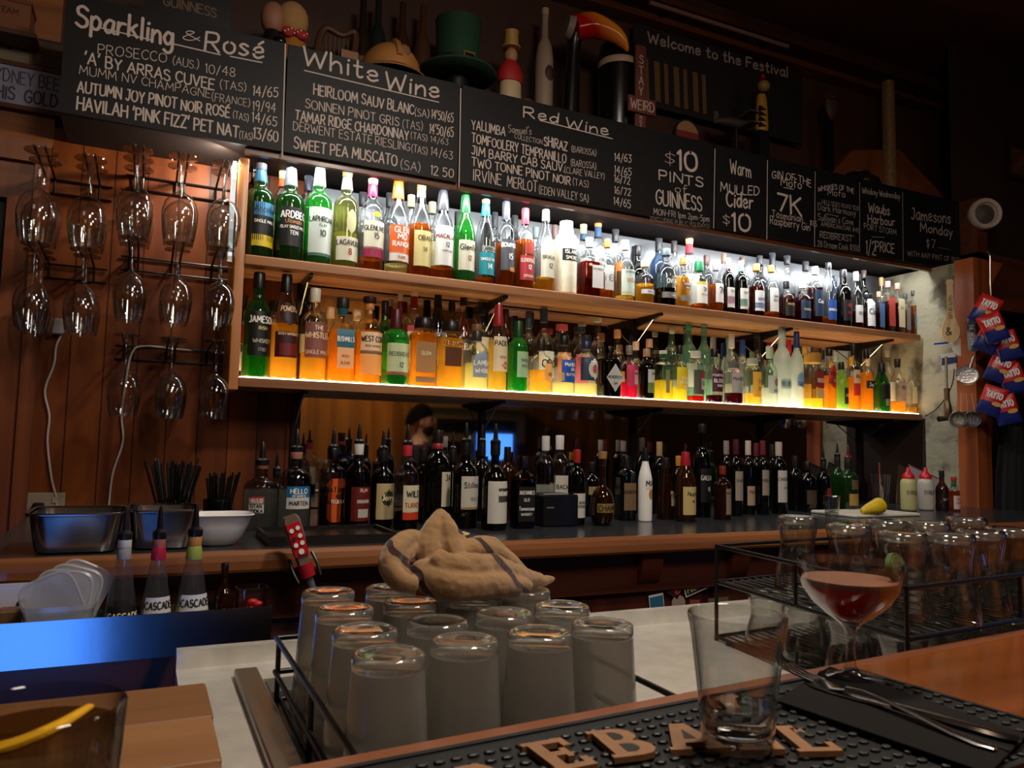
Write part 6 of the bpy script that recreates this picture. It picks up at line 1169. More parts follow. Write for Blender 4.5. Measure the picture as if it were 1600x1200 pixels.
for k, (px, py) in enumerate(UPT):
    q = atZ(px, py, zc(-.113)); tumbler(Vector((q.x, q.y, zc(zf))), .125, f"upturned clear waisted tumbler, upper rack level, {ORD[k]} from the end by the counter")
for i, j, u, v in cells:
    tumbler(rk(u, v, -.3355), .091, f"upturned clear waisted tumbler, lower level, {('front', 'second', 'third', 'back')[j]} row, {ORD[i]} from the rack end")

# ================================================================ bar towel heaped on the pints
TC = [(.300, 1.0), (.36, 1.0)]
def sweep(path, rad, flat=1, n=14, k=5): return MB().tube(path, rad, n, k, flat=flat)
zt0 = PZ+PH
def W_(px, py, Y): p = atY(px, py, Y); return Vector((p.x, Y, max(p.z, zt0+.004)))
mb = MB()
parts = [
 ([W_(692, 802, 1.0), W_(684, 818, .99), W_(676, 840, .98), W_(672, 862, .97), W_(680, 890, .955)], [.008, .015, .019, .021, .020], 1),      # upright fold
 ([W_(694, 806, .99), W_(700, 826, .975), W_(702, 850, .965), W_(712, 876, .955), W_(716, 900, .94)], [.007, .013, .016, .018, .016], 1),
 ([W_(698, 822, 1.01), W_(716, 846, 1.0), W_(714, 864, .985), W_(704, 882, .96)], [.007, .012, .013, .012], 1),
 ([W_(668, 846, 1.0), W_(640, 842, .98), W_(616, 860, .955), W_(610, 888, .94), W_(626, 908, .93), W_(652, 914, .925)], [.009, .013, .014, .014, .013, .010], 1),   # outer loop
 ([W_(664, 858, .985), W_(640, 862, .965), W_(626, 880, .95), W_(634, 900, .945), W_(656, 896, .95)], [.008, .010, .011, .010, .008], 1),
 ([W_(652, 884, .95), W_(668, 902, .935), W_(700, 913, .92), W_(740, 915, .92), W_(790, 914, .94), W_(826, 918, .96)], [.014, .019, .021, .019, .016, .008], 1),
 ([W_(676, 872, .94), W_(700, 888, .93), W_(735, 890, .935), W_(770, 888, .955), W_(806, 900, .975), W_(842, 918, .99), W_(864, 928, 1.0)], [.014, .020, .021, .019, .016, .010, .004], 1),      # tail
 ([W_(690, 868, .98), W_(722, 862, .985), W_(756, 860, .995), W_(786, 874, 1.005), W_(816, 898, 1.015), W_(846, 920, 1.02)], [.014, .016, .017, .015, .011, .005], 1),
 ([W_(716, 862, 1.01), W_(746, 850, 1.02), W_(770, 854, 1.025), W_(796, 876, 1.03), W_(826, 908, 1.035)], [.010, .013, .013, .012, .006], 1),
 ([W_(700, 902, .955), W_(740, 900, .965), W_(780, 902, .985), W_(812, 912, 1.0)], [.024, .026, .020, .010], 1)]
for pth, rd, fl in parts: mb.add(*(lambda m: (m.v, m.f))(sweep(pth, rd, fl)))
mt, n, L, o = nodes('striped_towelling'); b = n.new('ShaderNodeBsdfPrincipled'); L.new(b.outputs[0], o.inputs[0]); b.inputs['Roughness'].default_value = .95; b.inputs['Sheen Weight'].default_value = .3; b.inputs['Specular IOR Level'].default_value = .1
g = n.new('ShaderNodeTexCoord'); mp = n.new('ShaderNodeMapping'); mp.inputs['Rotation'].default_value = (.3, .75, .3); mp.inputs['Location'].default_value = (.012, 0, 0); L.new(g.outputs['Object'], mp.inputs[0]); xn = n.new('ShaderNodeTexNoise'); xn.inputs['Scale'].default_value = 14
L.new(g.outputs['Object'], xn.inputs[0]); mx = n.new('ShaderNodeMix'); mx.data_type = 'VECTOR'; mx.inputs[0].default_value = .045; L.new(mp.outputs[0], mx.inputs[4]); L.new(xn.outputs['Color'], mx.inputs[5])
sx_ = n.new('ShaderNodeSeparateXYZ'); L.new(mx.outputs[1], sx_.inputs[0]); m1 = n.new('ShaderNodeMath'); m1.operation = 'MULTIPLY'; m1.inputs[1].default_value = 11; L.new(sx_.outputs[0], m1.inputs[0]); m2 = n.new('ShaderNodeMath'); m2.operation = 'FRACT'; L.new(m1.outputs[0], m2.inputs[0])
m3 = n.new('ShaderNodeMath'); m3.operation = 'LESS_THAN'; m3.inputs[1].default_value = .09; L.new(m2.outputs[0], m3.inputs[0])
cm = n.new('ShaderNodeMix'); cm.data_type = 'RGBA'; cm.inputs[6].default_value = c4(s2l('#8f6e4a')); cm.inputs[7].default_value = c4(s2l('#38221f')); L.new(m3.outputs[0], cm.inputs[0]); L.new(cm.outputs[2], b.inputs['Base Color'])
bn = n.new('ShaderNodeTexNoise'); bn.inputs['Scale'].default_value = 55; bn.inputs['Detail'].default_value = 6; L.new(g.outputs['Object'], bn.inputs[0]); bu = n.new('ShaderNodeBump'); bu.inputs['Strength'].default_value = .5; bu.inputs['Distance'].default_value = .004; L.new(bn.outputs[0], bu.inputs['Height']); L.new(bu.outputs[0], b.inputs['Normal'])
p = W_(700, 900, .95); tw_ = build('bar_towel', mb, mt, None, True, p); tag(tw_, 'crumpled tan bar towel with dark stripes heaped on the pint glasses', 'towel')
md = tw_.modifiers.new('fuse', 'REMESH'); md.mode = 'VOXEL'; md.voxel_size = .0022; md.use_smooth_shade = True
md = tw_.modifiers.new('soft', 'SMOOTH'); md.factor = .5; md.iterations = 2
tx = bpy.data.textures.new('folds', 'CLOUDS'); tx.noise_scale = .02; tx.noise_depth = 2; md = tw_.modifiers.new('folds', 'DISPLACE'); md.texture = tx; md.strength = .005; md.mid_level = .5
# ================================================================ ornaments on top of the canopy
ZT = zc(1.24)
def top(px, py, Y=2.70): p = atY(px, py, Y); return Vector((p.x, Y, p.z))
def standing(name, label, cat, px, py, Y=2.70):
    p = top(px, py, Y); t = T(name, label, cat, (p.x, Y, ZT)); t.p = p; return t
# tan hard hat
t = standing('hard_hat', 'tan hard hat resting on the canopy above the white wine board', 'hat', 612, 105, 2.66); x = t.p.x; R = []
for k in range(11):
    a = pi/2*k/10; R.append([(x+.112*cos(a)*cos(2*pi*j/32), 2.68+.125*cos(a)*sin(2*pi*j/32), ZT+.105+.125*sin(a)*.93) for j in range(32)])
t.part('shell', MB().rings(R), pm('#a8733c', .5, noise=.1, nscale=14)); t.part('brim', MB().lathe([(.10, .0), (.135, -.018), (.137, -.014), (.11, .006)], 32, (x, 2.675, ZT+.105)), pm('#96642f', .5))
t.part('ridge', MB().tube([(x, 2.68-.122*cos(a), ZT+.108+.118*sin(a)) for a in (.2, .5, .8, 1.1, 1.4, 1.7, 2.0)], .012, 8, 2), pm('#a8733c', .5)); t.part('badge', MB().ball((x+.02, 2.57, ZT+.16), .022, .006, .022), pm('#7a5228', .6)); t.part('support', MB().box(x-.05, x+.05, 2.63, 2.73, ZT, ZT+.12), BROWN)
# plush toy with a polka bow and dark ornament beside it
t = standing('plush_toy', 'ochre plush toy with a red polka dot bow, above the sparkling board', 'toy', 458, 60, 2.66); x = t.p.x
t.part('body', MB().lathe([(.03, 0), (.055, .02), (.058, .07), (.045, .13), (.035, .15)], 20, (x, 2.66, ZT)), pm('#9a6420', .9)); t.part('head', MB().ball((x-.005, 2.66, ZT+.215), .055, .05, .065), pm('#a8804e', .9))
for s in (-1, 1): t.part('bow', MB().ball((x+s*.022, 2.615, ZT+.15), .024, .01, .018), pm('#a01818', .8))
for k in range(8): t.part('dot', MB().ball((x-.036+.0105*k, 2.604, ZT+.15+.007*((k % 3)-1)), .0032), pm('#d8cfc4', .8))
t = standing('head_ornament', 'pale round ornament on a dark base left of the polka bow toy', 'ornament', 427, 30, 2.66); x = t.p.x
t.part('head', MB().ball((x, 2.66, t.p.z), .042, .04, .06), pm('#9a6a52', .6)); t.part('collar', MB().lathe([(.05, 0), (.056, .05), (.04, .10), (.024, t.p.z-ZT-.04)], 20, (x, 2.66, ZT)), pm('#151312', .35))
t.part('brooch', MB().ball((x+.018, 2.605, ZT+.10), .022), pm('#0a0a0a', .1))
# harp
t = standing('harp_ornament', 'dark brown harp shaped ornament between the bow toy and the hard hat', 'ornament', 525, 50, 2.72); x = t.p.x
t.part('frame', MB().tube([(x-.06, 2.72, ZT), (x-.065, 2.72, ZT+.16), (x-.04, 2.72, ZT+.25), (x+.02, 2.72, ZT+.24), (x+.07, 2.72, ZT+.26), (x+.06, 2.72, ZT+.15), (x+.0, 2.72, ZT+.05), (x-.06, 2.72, ZT+.01)], .013, 8, 4), pm('#4a2a14', .5))
for k in range(7): t.part('string', MB().tube([(x-.05+.016*k, 2.72, ZT+.03+.016*k), (x-.05+.016*k, 2.72, ZT+.23)], .002, 5), pm('#6a4a2c', .5))
t = standing('card_sign', 'small tan card propped left of the hard hat', 'card', 549, 82, 2.6); t.part('card', MB().box(t.p.x-.035, t.p.x+.025, 2.60, 2.606, ZT, t.p.z+.005), pm('#8a6446', .7))
# green hat with buckle
t = standing('green_hat', 'large dark green top hat with a gold buckle and curled brim', 'hat', 716, 60, 2.68); x = t.p.x
t.part('crown', MB().lathe([(.085, .17), (.080, .23), (.088, .37), (.09, .38), (.02, .385)], 32, (x, 2.68, ZT)), pm('#0e3a20', .8)); t.part('brim', MB().lathe([(.08, .162), (.12, .155), (.15, .17), (.152, .176), (.12, .165), (.085, .173)], 36, (x, 2.68, ZT)), pm('#0d3320', .8)); t.part('band', MB().lathe([(.0835, .185), (.0815, .225)], 32, (x, 2.68, ZT), cap0=False, cap1=False), pm('#0a120c', .6)); t.part('stand', MB().lathe([(.05, 0), (.045, .17)], 16, (x, 2.68, ZT)), BLACK)
bz = top(734, 22, 2.60); t.part('buckle', MB().tube([(bz.x-.022, 2.592, ZT+.225), (bz.x-.022, 2.592, ZT+.185), (bz.x+.022, 2.592, ZT+.185), (bz.x+.022, 2.592, ZT+.225), (bz.x-.022, 2.592, ZT+.225)], .004, 6), pm('#b8924a', .35, .7))
# figurine shaped flask
t = standing('figurine', 'cream and red figurine with a tan top hat, left of the red wine heading', 'figurine', 798, 110, 2.63); x = t.p.x; hz = top(798, 50, 2.63).z-ZT
t.part('coat', MB().lathe([(.042, 0), (.046, .03), (.043, hz*.45), (.036, hz*.55)], 20, (x, 2.63, ZT), dy=.8), pm('#b8a07c', .5)); t.part('shawl', MB().lathe([(.050, hz*.44), (.052, hz*.52), (.04, hz*.62), (.022, hz*.68)], 20, (x-.002, 2.63, ZT), dy=.8), pm('#a01414', .6)); t.part('head', MB().ball((x, 2.63, ZT+hz*.74), .026, .026, .032), pm('#a87850', .5))
t.part('hat', MB().lathe([(.036, hz*.82), (.037, hz*.835), (.028, hz*.84), (.027, hz*.98), (.03, hz), (.004, hz)], 20, (x, 2.63, ZT)), pm('#a8823e', .5)); t.part('patch', MB().ball((x+.012, 2.592, ZT+.055), .018, .006, .022), pm('#6a1c1c', .6))
# cream bottle behind
t = standing('stoneware_bottle', 'tall cream stoneware bottle with a brown crest, right of the figurine', 'bottle', 851, 70, 2.74); x = t.p.x; hz = top(851, 14, 2.74).z-ZT
t.part('body', MB().lathe([(.036, 0), (.038, .02), (.038, hz*.62), (.030, hz*.72), (.015, hz*.78), (.014, hz*.96)], 24, (x, 2.74, ZT)), pm('#9a8672', .4)); t.part('cap', MB().lathe([(.016, hz*.95), (.016, hz)], 16, (x, 2.74, ZT)), pm('#b09a84', .4)); t.part('crest', MB().ball((x+.006, 2.704, ZT+hz*.5), .020, .006, .034), pm('#3a1a10', .6))
# curved glossy beak-like ornament on a dark stand with green moss
c0, c1, c2, c3 = top(896, 44, 2.62), top(925, 40, 2.61), top(958, 52, 2.60), top(981, 80, 2.59)
t = T('horn_ornament', 'large glossy curved horn ornament, orange above and red below, over the red wine board', 'ornament', (c0.x, 2.62, ZT))
mh, n, L, o = nodes('orange_red_lacquer'); b = n.new('ShaderNodeBsdfPrincipled'); L.new(b.outputs[0], o.inputs[0]); b.inputs['Roughness'].default_value = .15
g = n.new('ShaderNodeNewGeometry'); sp = n.new('ShaderNodeSeparateXYZ'); L.new(g.outputs['Position'], sp.inputs[0]); ma = n.new('ShaderNodeMath'); ma.operation = 'MULTIPLY_ADD'; ma.inputs[1].default_value = .55; L.new(sp.outputs[0], ma.inputs[0]); L.new(sp.outputs[2], ma.inputs[2])
r = n.new('ShaderNodeValToRGB'); q0 = c1.x*.55+c1.z; mr = n.new('ShaderNodeMapRange'); mr.inputs[1].default_value = q0-.075; mr.inputs[2].default_value = q0+.055; L.new(ma.outputs[0], mr.inputs[0]); L.new(mr.outputs[0], r.inputs[0])
r.color_ramp.elements[0].color = c4(s2l('#a80c12')); r.color_ramp.elements[0].position = .3; r.color_ramp.elements[1].color = c4(s2l('#e08a1c')); r.color_ramp.elements[1].position = .85; L.new(r.outputs[0], b.inputs['Base Color'])
t.part('horn', MB().tube([c0, c1, c2, top(973, 66, 2.595), c3], [.050, .052, .036, .024, .004], 20, 5, flat=1), mh)
t.part('pale_end', MB().tube([c0+Vector((-.030, .004, .004)), c0+Vector((-.006, 0, 0))], [.040, .0505], 20), pm('#8c8078', .4))
t.part('stand', MB().tube([c0+Vector((.015, .01, -.02)), (c0.x+.012, 2.64, c0.z-.10), (c0.x+.01, 2.66, ZT)], [.034, .026, .045], 16, 4), pm('#0d0b0b', .3)); q = top(918, 172, 2.64); t.part('moss_base', MB().ball((q.x, 2.66, ZT+.02), .10, .06, .065), pm('#24463a', .8, bump=.6, nscale=40))
# stout-coloured pint ornament
t = standing('pint_ornament', 'black pint shaped ornament with a cream band behind the cross sign', 'ornament', 966, 130, 2.70); x = t.p.x; hz = top(966, 100, 2.70).z-ZT
t.part('body', MB().lathe([(.072, 0), (.078, .02), (.088, hz-.03)], 28, (x, 2.70, ZT)), pm('#0c0908', .25)); t.part('cream_band', MB().lathe([(.0885, hz-.03), (.091, hz-.012), (.086, hz), (.004, hz)], 28, (x, 2.70, ZT)), pm('#b09a80', .5)); t.part('rim', MB().lathe([(.088, hz), (.080, hz+.07), (.074, hz+.07), (.08, hz)], 28, (x, 2.70, ZT)), pm('#14100e', .2))
# STAY WEIRD cross
t = standing('cross_sign', 'brown wooden cross sign with hand painted words, over the end of the red wine board', 'sign', 1000, 140, 2.585); x = t.p.x
z1 = top(1000, 72, 2.585).z; zm = top(1002, 168, 2.585).z; CW = pm('#5c2a1a', .6, noise=.2, nscale=20)
t.part('upright', MB().bbox(x-.026, x+.026, 2.578, 2.592, ZT, z1, .002), CW); t.part('crossbar', MB().bbox(x-.068, x+.068, 2.566, 2.578, zm-.034, zm+.034, .002), CW)
def sign_text(t, s, cx, y, cz, h, w, mat, sw=.16, vertical=False):
    if vertical:
        for k, ch in enumerate(s): sign_text(t, ch, cx, y, cz-k*h*1.35, h, w, mat, sw)
        return
    st, tw = text_strokes(s, .04, rndb); k = min(h, w/tw); mb = MB()
    for p in st: ribbon(mb, [((a-tw/2)*k, (b-.5)*h) for a, b in p], sw*min(h, k*1.3), lambda u, v, d: (cx+u, y-d, cz+v))
    t.part('lettering', mb, mat, smooth=False)
CH3 = pm('#b0988c', .8)
sign_text(t, 'STAY', x, 2.577, top(1000, 92, 2.577).z, .034, .036, CH3, .14, True); sign_text(t, 'WEIRD', x, 2.565, zm, .040, .115, CH3, .13); sign_text(t, 'MOFO', x, 2.577, top(1003, 184, 2.577).z, .014, .022, CH3, .16, True)
# half sunk round beer sign
t = standing('round_sign', 'round beer sign, tan over red, with a black rim half hidden by the pints board', 'sign', 1073, 212, 2.60); x = t.p.x; zc_ = t.p.z
def half(r, a0, a1, n=20): return [(x+r*cos(a0+(a1-a0)*k/n), zc_+r*1.05*sin(a0+(a1-a0)*k/n)) for k in range(n+1)]
t.part('rim', MB().prism([(x+.068*cos(2*pi*k/36), zc_+.072*sin(2*pi*k/36)) for k in range(36)], 2.596, 2.61), pm('#0e0a09', .4)); t.part('upper_field', MB().prism(half(.060, .25, pi-.25), 2.594, 2.597), pm('#8a6238', .5)); t.part('lower_field', MB().prism([(x-.058, zc_+.016), (x-.058, zc_-.03), (x+.058, zc_-.03), (x+.058, zc_+.016)], 2.5935, 2.597), pm('#6a1612', .5)); t.part('stand', MB().box(x-.03, x+.03, 2.61, 2.66, ZT, zc_), BLACK)
# welcome banner on the back wall
P0, P1 = atY(1010, 68, YW), atY(1228, 122, YW); t = T('wall_banner', 'dark banner with welcoming words over a row of tan stripes, high on the back wall', 'banner', ((P0.x+P1.x)/2, YW, P0.z))
t.part('cloth', MB().box(P0.x-.08, P1.x+.10, YW-.012, YW-.004, P0.z-.30, P0.z+.075), pm('#100b09', .7))
_, tw = text_strokes('Welcome to the Festival'); kx = (P1.x-P0.x)/tw
for w_, pre in (('Welcome', ''), ('to', 'Welcome '), ('the', 'Welcome to '), ('Festival', 'Welcome to the ')):
    st, _ = text_strokes(w_); off = (text_strokes(pre+w_)[1]-text_strokes(w_)[1])*kx; mb = MB()
    for p in st: ribbon(mb, [(a*kx+off, b*.050) for a, b in p], .0085, lambda u, v, d: (P0.x+u, YW-.0125-d, P0.z+(P1.z-P0.z)*u/(P1.x-P0.x)+v))
    t.part('lettering', mb, pm('#9a8a80', .8), smooth=False)
for k in range(7): xs = P0.x-.02+.055*k; t.part('stripe', MB().prism([(xs, P0.z-.08), (xs+.022+.008*(k % 2), P0.z-.08), (xs+.03+.008*(k % 2), P0.z-.27), (xs+.008, P0.z-.27)], YW-.0128, YW-.0118), pm('#6a4c24', .7), smooth=False)
# striped yellow figure
t = standing('cat_figurine', 'yellow figurine with dark jagged side stripes and a red topped head', 'figurine', 1190, 170, 2.66); x = t.p.x; zl, zh = top(1186, 205, 2.66).z, top(1192, 122, 2.66).z
t.part('plinth', MB().box(x-.03, x+.03, 2.64, 2.70, ZT, zl), BLACK); H_ = zh-zl
t.part('body', MB().lathe([(.028, 0), (.034, .02), (.030, H_*.35), (.026, H_*.6), (.020, H_*.68)], 18, (x, 2.66, zl), dy=.8), pm('#a87c24', .5)); t.part('head', MB().ball((x+.008, 2.655, zl+H_*.84), .030, .028, .028), pm('#8a6a34', .5)); t.part('crest', MB().lathe([(.014, 0), (.004, .022)], 10, (x+.004, 2.655, zl+H_*.97)), pm('#b02a14', .5))
for k in range(4): t.part('stripe', MB().prism([(x-.036, zl+.012+k*.026), (x-.036, zl+.03+k*.026), (x+.0, zl+.016+k*.026)], 2.628, 2.64), pm('#120c08', .6), smooth=False)
# dark model on a stand, tan column, dark lumps, brass speck
t = standing('model_plane', 'dark grey model biplane on a strut beside the yellow figurine', 'model', 1150, 200, 2.70); x = t.p.x; zz = t.p.z
t.part('fuselage', MB().tube([(x-.12, 2.70, zz+.01), (x-.05, 2.70, zz+.02), (x+.06, 2.70, zz+.02), (x+.13, 2.70, zz+.035)], [.008, .022, .026, .016], 12, 3), pm('#3a322c', .5)); t.part('wing', MB().box(x-.0, x+.05, 2.60, 2.80, zz+.045, zz+.05), pm('#4a4038', .5)); t.part('wing', MB().box(x-.0, x+.05, 2.60, 2.80, zz-.005, zz), pm('#4a4038', .5)); t.part('tail', MB().box(x-.13, x-.105, 2.698, 2.702, zz, zz+.055), pm('#4a4038', .5)); t.part('strut', MB().tube([(x, 2.70, ZT), (x, 2.70, zz)], .006, 8), BLACK)
t = standing('tan_column', 'short tan speckled column standing far along the canopy', 'ornament', 1388, 165, 2.72); hz = top(1386, 128, 2.72).z-ZT; t.part('shaft', MB().lathe([(.032, 0), (.030, .01), (.028, hz)], 18, (t.p.x, 2.72, ZT), e=3), pm('#7a5c34', .7, noise=.25, nscale=60)); t.part('foot', MB().lathe([(.04, 0), (.04, .012)], 18, (t.p.x, 2.72, ZT), e=3), BROWN)
t = standing('dark_pot', 'large dark rounded pot on the canopy above the whisky boards', 'pot', 1340, 235, 2.70); t.part('body', MB().lathe([(.06, 0), (.10, .03), (.115, .08), (.10, .13), (.06, .155), (.05, .16)], 28, (t.p.x, 2.70, ZT)), pm('#1a1210', .4)); t.part('lip', MB().lathe([(.05, .16), (.058, .165), (.058, .172), (.044, .172)], 28, (t.p.x, 2.70, ZT)), pm('#241a14', .4)); q = top(1355, 242, 2.585); t.part('brass_tag', MB().ball((q.x, 2.588, ZT+.095), .020, .006, .008), pm('#b08040', .25, .8))
t = standing('brown_mask', 'brown carved mask leaning on the canopy between figurine and tan column', 'ornament', 1300, 165, 2.74); t.part('face', MB().ball((t.p.x, 2.74, t.p.z), .05, .025, .08), pm('#3c2214', .6, bump=.4, nscale=30)); t.part('stand', MB().box(t.p.x-.02, t.p.x+.02, 2.75, 2.78, ZT, t.p.z), BLACK); t.part('brow', MB().ball((t.p.x, 2.72, t.p.z+.03), .04, .014, .012), pm('#2c180e', .6))
TB = [(566, 20, '#241a14', 'dark brown'), (590, 16, '#1c2420', 'bottle green'), (628, 24, '#3c2416', 'russet'), (660, 28, '#4a3020', 'tan labelled'), (300, 26, '#1a1614', 'black')]
for k, (px, py, c, w_) in enumerate(TB):
    t = standing('keepsake_bottle', f"{w_} keepsake bottle in the shadows behind the menu boards", 'bottle', px, py+40, 2.77); x = t.p.x; hz = top(px, py-20, 2.77).z-ZT
    t.part('body', MB().lathe([(.03, 0), (.034, .01), (.034, hz*.6), (.028, hz*.68), (.013, hz*.76), (.012, hz)], 18, (x, 2.77, ZT)), pm(c, .2)); t.part('label', MB().lathe([(.0345, hz*.2), (.0345, hz*.45)], 18, (x, 2.77, ZT), cap0=False, cap1=False), pm('#5a4630', .7))
q = top(305, 12, 2.66); t = T('beer_sign', 'black sign with faint gold capitals above the sparkling board', 'sign', (q.x, 2.66, ZT)); t.part('panel', MB().box(q.x-.15, q.x+.11, 2.655, 2.67, ZT, q.z+.08), pm('#0c0a09', .4)); sign_text(t, 'GUINNESS', q.x-.015, 2.6545, q.z-.004, .03, .16, pm('#6a543c', .6)); t.part('prop', MB().box(q.x-.1, q.x-.08, 2.67, 2.70, ZT, q.z), BLACK)
t = standing('dark_figure', 'small black crouching ornament with glossy highlights right of the figurine', 'ornament', 815, 150, 2.66); 
t.part('body', MB().lathe([(.03, 0), (.034, .02), (.03, .08), (.02, .10)], 16, (t.p.x, 2.62, ZT)), pm('#0a0908', .15)); t.part('rim', MB().lathe([(.030, .088), (.034, .094), (.030, .1)], 16, (t.p.x, 2.62, ZT)), pm('#6a3c20', .5))
# picture-rail batten lamp
A, B = atY(1015, 8, 2.74), atY(1231, 69, 2.74); A.z = B.z = (A.z+B.z)/2
t = T('batten', 'pale unlit batten fixed along the dark wall above the welcome banner', 'batten', A); t.part('tube', MB().tube([A, B], .010, 10), pm('#7a5c4c', .5)); t.part('bracket', MB().box(A.x+.1, A.x+.12, 2.74, YW+.05, A.z-.006, A.z+.006), BLACK); t.part('bracket', MB().box(B.x-.12, B.x-.10, 2.74, YW+.05, A.z-.006, A.z+.006), BLACK)
# left wall notices
a, b = atY(-40, 112, YW), atY(94, 180, YW); z1_, z0_ = atY(47, 112, YW).z, atY(47, 171, YW).z; cx_ = atY(44, 140, YW).x
t = T('slogan_board', 'pale slogan board with faded capitals, left of the sparkling menu board', 'sign', ((a.x+b.x)/2, YW, z0_)); t.part('board', MB().box(a.x, b.x, YW-.02, YW, z0_, z1_), pm('#a2a2c0', .6, noise=.15, nscale=12))
sign_text(t, 'SYDNEY BEER', cx_, YW-.021, z0_+(z1_-z0_)*.72, .040, .215, pm('#4a4858', .7), .1); sign_text(t, 'THIS  GOLD', cx_-.01, YW-.021, z0_+(z1_-z0_)*.27, .040, .19, pm('#4a4858', .7), .14)
t.part('frame', MB().box(a.x, b.x+.008, YW-.026, YW, z1_, z1_+.014), pm('#5a3018', .6)); t.part('frame', MB().box(a.x, b.x+.008, YW-.026, YW, z0_-.014, z0_), pm('#5a3018', .6))
q = atY(15, 85, YW); t = T('paper_note', 'pale paper note pinned above the slogan board', 'note', q); t.part('sheet', MB().box(q.x-.10, q.x+.055, YW-.004, YW, q.z-.03, q.z+.025), pm('#8f8672', .8)); t.part('pin', MB().ball((q.x, YW-.006, q.z+.018), .004), BLACK)
q = atY(80, 85, YW); t = T('picture_frame', 'small dark framed picture beside the sparkling board', 'picture', q); t.part('frame', MB().box(q.x-.045, q.x+.06, YW-.014, YW, q.z-.05, q.z+.04), pm('#33200f', .5)); t.part('picture', MB().box(q.x-.035, q.x+.05, YW-.0155, YW-.014, q.z-.04, q.z+.03), pm('#5a4632', .7, noise=.3, nscale=40))
q = atY(20, 40, YW); t = T('carton', 'reddish brown carton with one printed word, high on the left wall shelf', 'box', (q.x, 2.78, q.z-.06)); t.part('box', MB().box(q.x-.14, q.x+.06, 2.74, YW, q.z-.06, q.z+.03), pm('#7c4a2c', .7)); sign_text(t, 'TEAM', q.x-.0, 2.7395, q.z-.0, .018, .07, pm('#3a2012', .7)); t.part('lid', MB().box(q.x-.143, q.x+.063, 2.737, YW, q.z+.03, q.z+.042), pm('#6a3e24', .7))
t = T('wall_shelf', 'narrow dark shelf carrying the carton on the left wall', 'shelf', (q.x, 2.8, q.z-.075)); t.part('board', MB().box(q.x-.3, q.x+.08, 2.73, YW, q.z-.075, q.z-.06), pm('#4a2814', .5)); t.part('cleat', MB().box(q.x-.05, q.x-.03, 2.8, YW, q.z-.11, q.z-.075), pm('#4a2814', .5))

# ================================================================ right-hand end
q = atY(1535, 336, 2.44); t = T('round_speaker', 'white round wall speaker with a dark cone, right of the last menu board', 'speaker', q)
ax = Vector((-.45, -.89, -.05)).normalized(); u = Vector((ax.y, -ax.x, 0)).normalized()*-1; v = u.cross(ax)*-1
def rad(c, prof, n=36): return MB().rings([[c+ax*h+(u*cos(2*pi*j/n)+v*sin(2*pi*j/n))*r for j in range(n)] for r, h in prof])
q = q+ax*.03; t.part('housing', rad(q, [(.052, -.09), (.066, -.05), (.078, -.02), (.080, 0), (.074, .012), (.058, .008), (.054, -.01), (.002, -.012)]), pm('#b8a898', .4)); t.part('cone', rad(q, [(.053, -.011), (.030, -.004), (.012, .002), (.001, .003)]), pm('#4a4038', .6)); t.part('bracket', MB().tube([q-ax*.07, (q-ax*.07)+Vector((0, .2, 0))], .015, 8), BLACK)
a = atY(1590, 255, 2.58); t = T('picture_frame', 'dark framed picture high on the far wall beside the speaker', 'picture', a); t.part('frame', MB().box(a.x-.12, a.x+.25, 2.56, 2.578, a.z-.11, a.z+.10), pm('#241408', .4)); t.part('slip', MB().box(a.x-.105, a.x+.235, 2.557, 2.56, a.z-.095, a.z+.085), pm('#3c2a18', .5)); t.part('picture', MB().box(a.x-.085, a.x+.215, 2.555, 2.557, a.z-.075, a.z+.065), pm('#6a4022', .6, noise=.5, nscale=18))
a = atY(1592, 492, 2.655); t = T('chalk_sign', 'black sign with thin white writing in the dark doorway', 'sign', a); t.part('panel', MB().box(a.x-.09, a.x+.35, 2.645, 2.659, a.z-.16, a.z+.12), pm('#0e0a08', .5)); sign_text(t, 'New Shirts', a.x+.09, 2.6445, a.z+.045, .036, .27, pm('#8a7c74', .7), .09); sign_text(t, 'MERCHANDISE', a.x+.09, 2.6445, a.z-.02, .03, .27, pm('#8a7c74', .7), .09)
# items hanging on the plaster and the post
def fr(px, py, Y=2.36, out=0):
    p = atY(px, py, Y); return p
HX = Vector((.66, -.75, 0)).normalized(); HN = Vector((-.75, -.66, 0)).normalized()   # right and towards the room
def pl(c, u, v, w=0): return c+HX*u+Vector((0, 0, v))+HN*w
c = fr(1485, 500, 2.40); t = T('wooden_paddle', 'pale wooden paddle with burnt lettering hanging on the plaster', 'paddle', c); out = []
for k, (w_, z) in enumerate(((.004, -.108), (.030, -.098), (.042, -.070), (.042, -.045), (.032, -.015), (.018, .02), (.013, .06), (.013, .165), (.017, .185), (.012, .195))): out.append([pl(c, u_*w_, z, h_) for u_, h_ in ((-1, .004), (-.9, .009), (.9, .009), (1, .004), (.9, -.002), (-.9, -.002))])
t.part('blade', MB().rings(out), wood('#d8bc8c', '#bc9a66', 'Z', 20, 10, .5))
def frame_text(t, s, c, cu, cv, h, w, w0, mat, rot=0, sw=.16):
    st, tw = text_strokes(s); k = min(h, w/tw); mb = MB(); cr, sr = cos(rot), sin(rot)
    for p in st: ribbon(mb, [((a-tw/2)*k, (b-.5)*h) for a, b in p], sw*h, lambda u, v, d: pl(c, cu+u*cr-v*sr, cv+u*sr+v*cr, w0+d))
    t.part('lettering', mb, mat, smooth=False)
frame_text(t, 'TASTE OF LIFE', c, 0, .06, .014, .12, .0095, pm('#3a2816', .7), -pi/2); frame_text(t, '&%', c, 0, -.055, .034, .04, .0095, pm('#3a2816', .7))
t.part('cord', MB().tube([pl(c, 0, .19, .002), pl(c, .004, .25, .0)], .003, 6), pm('#4a7a4a', .7))
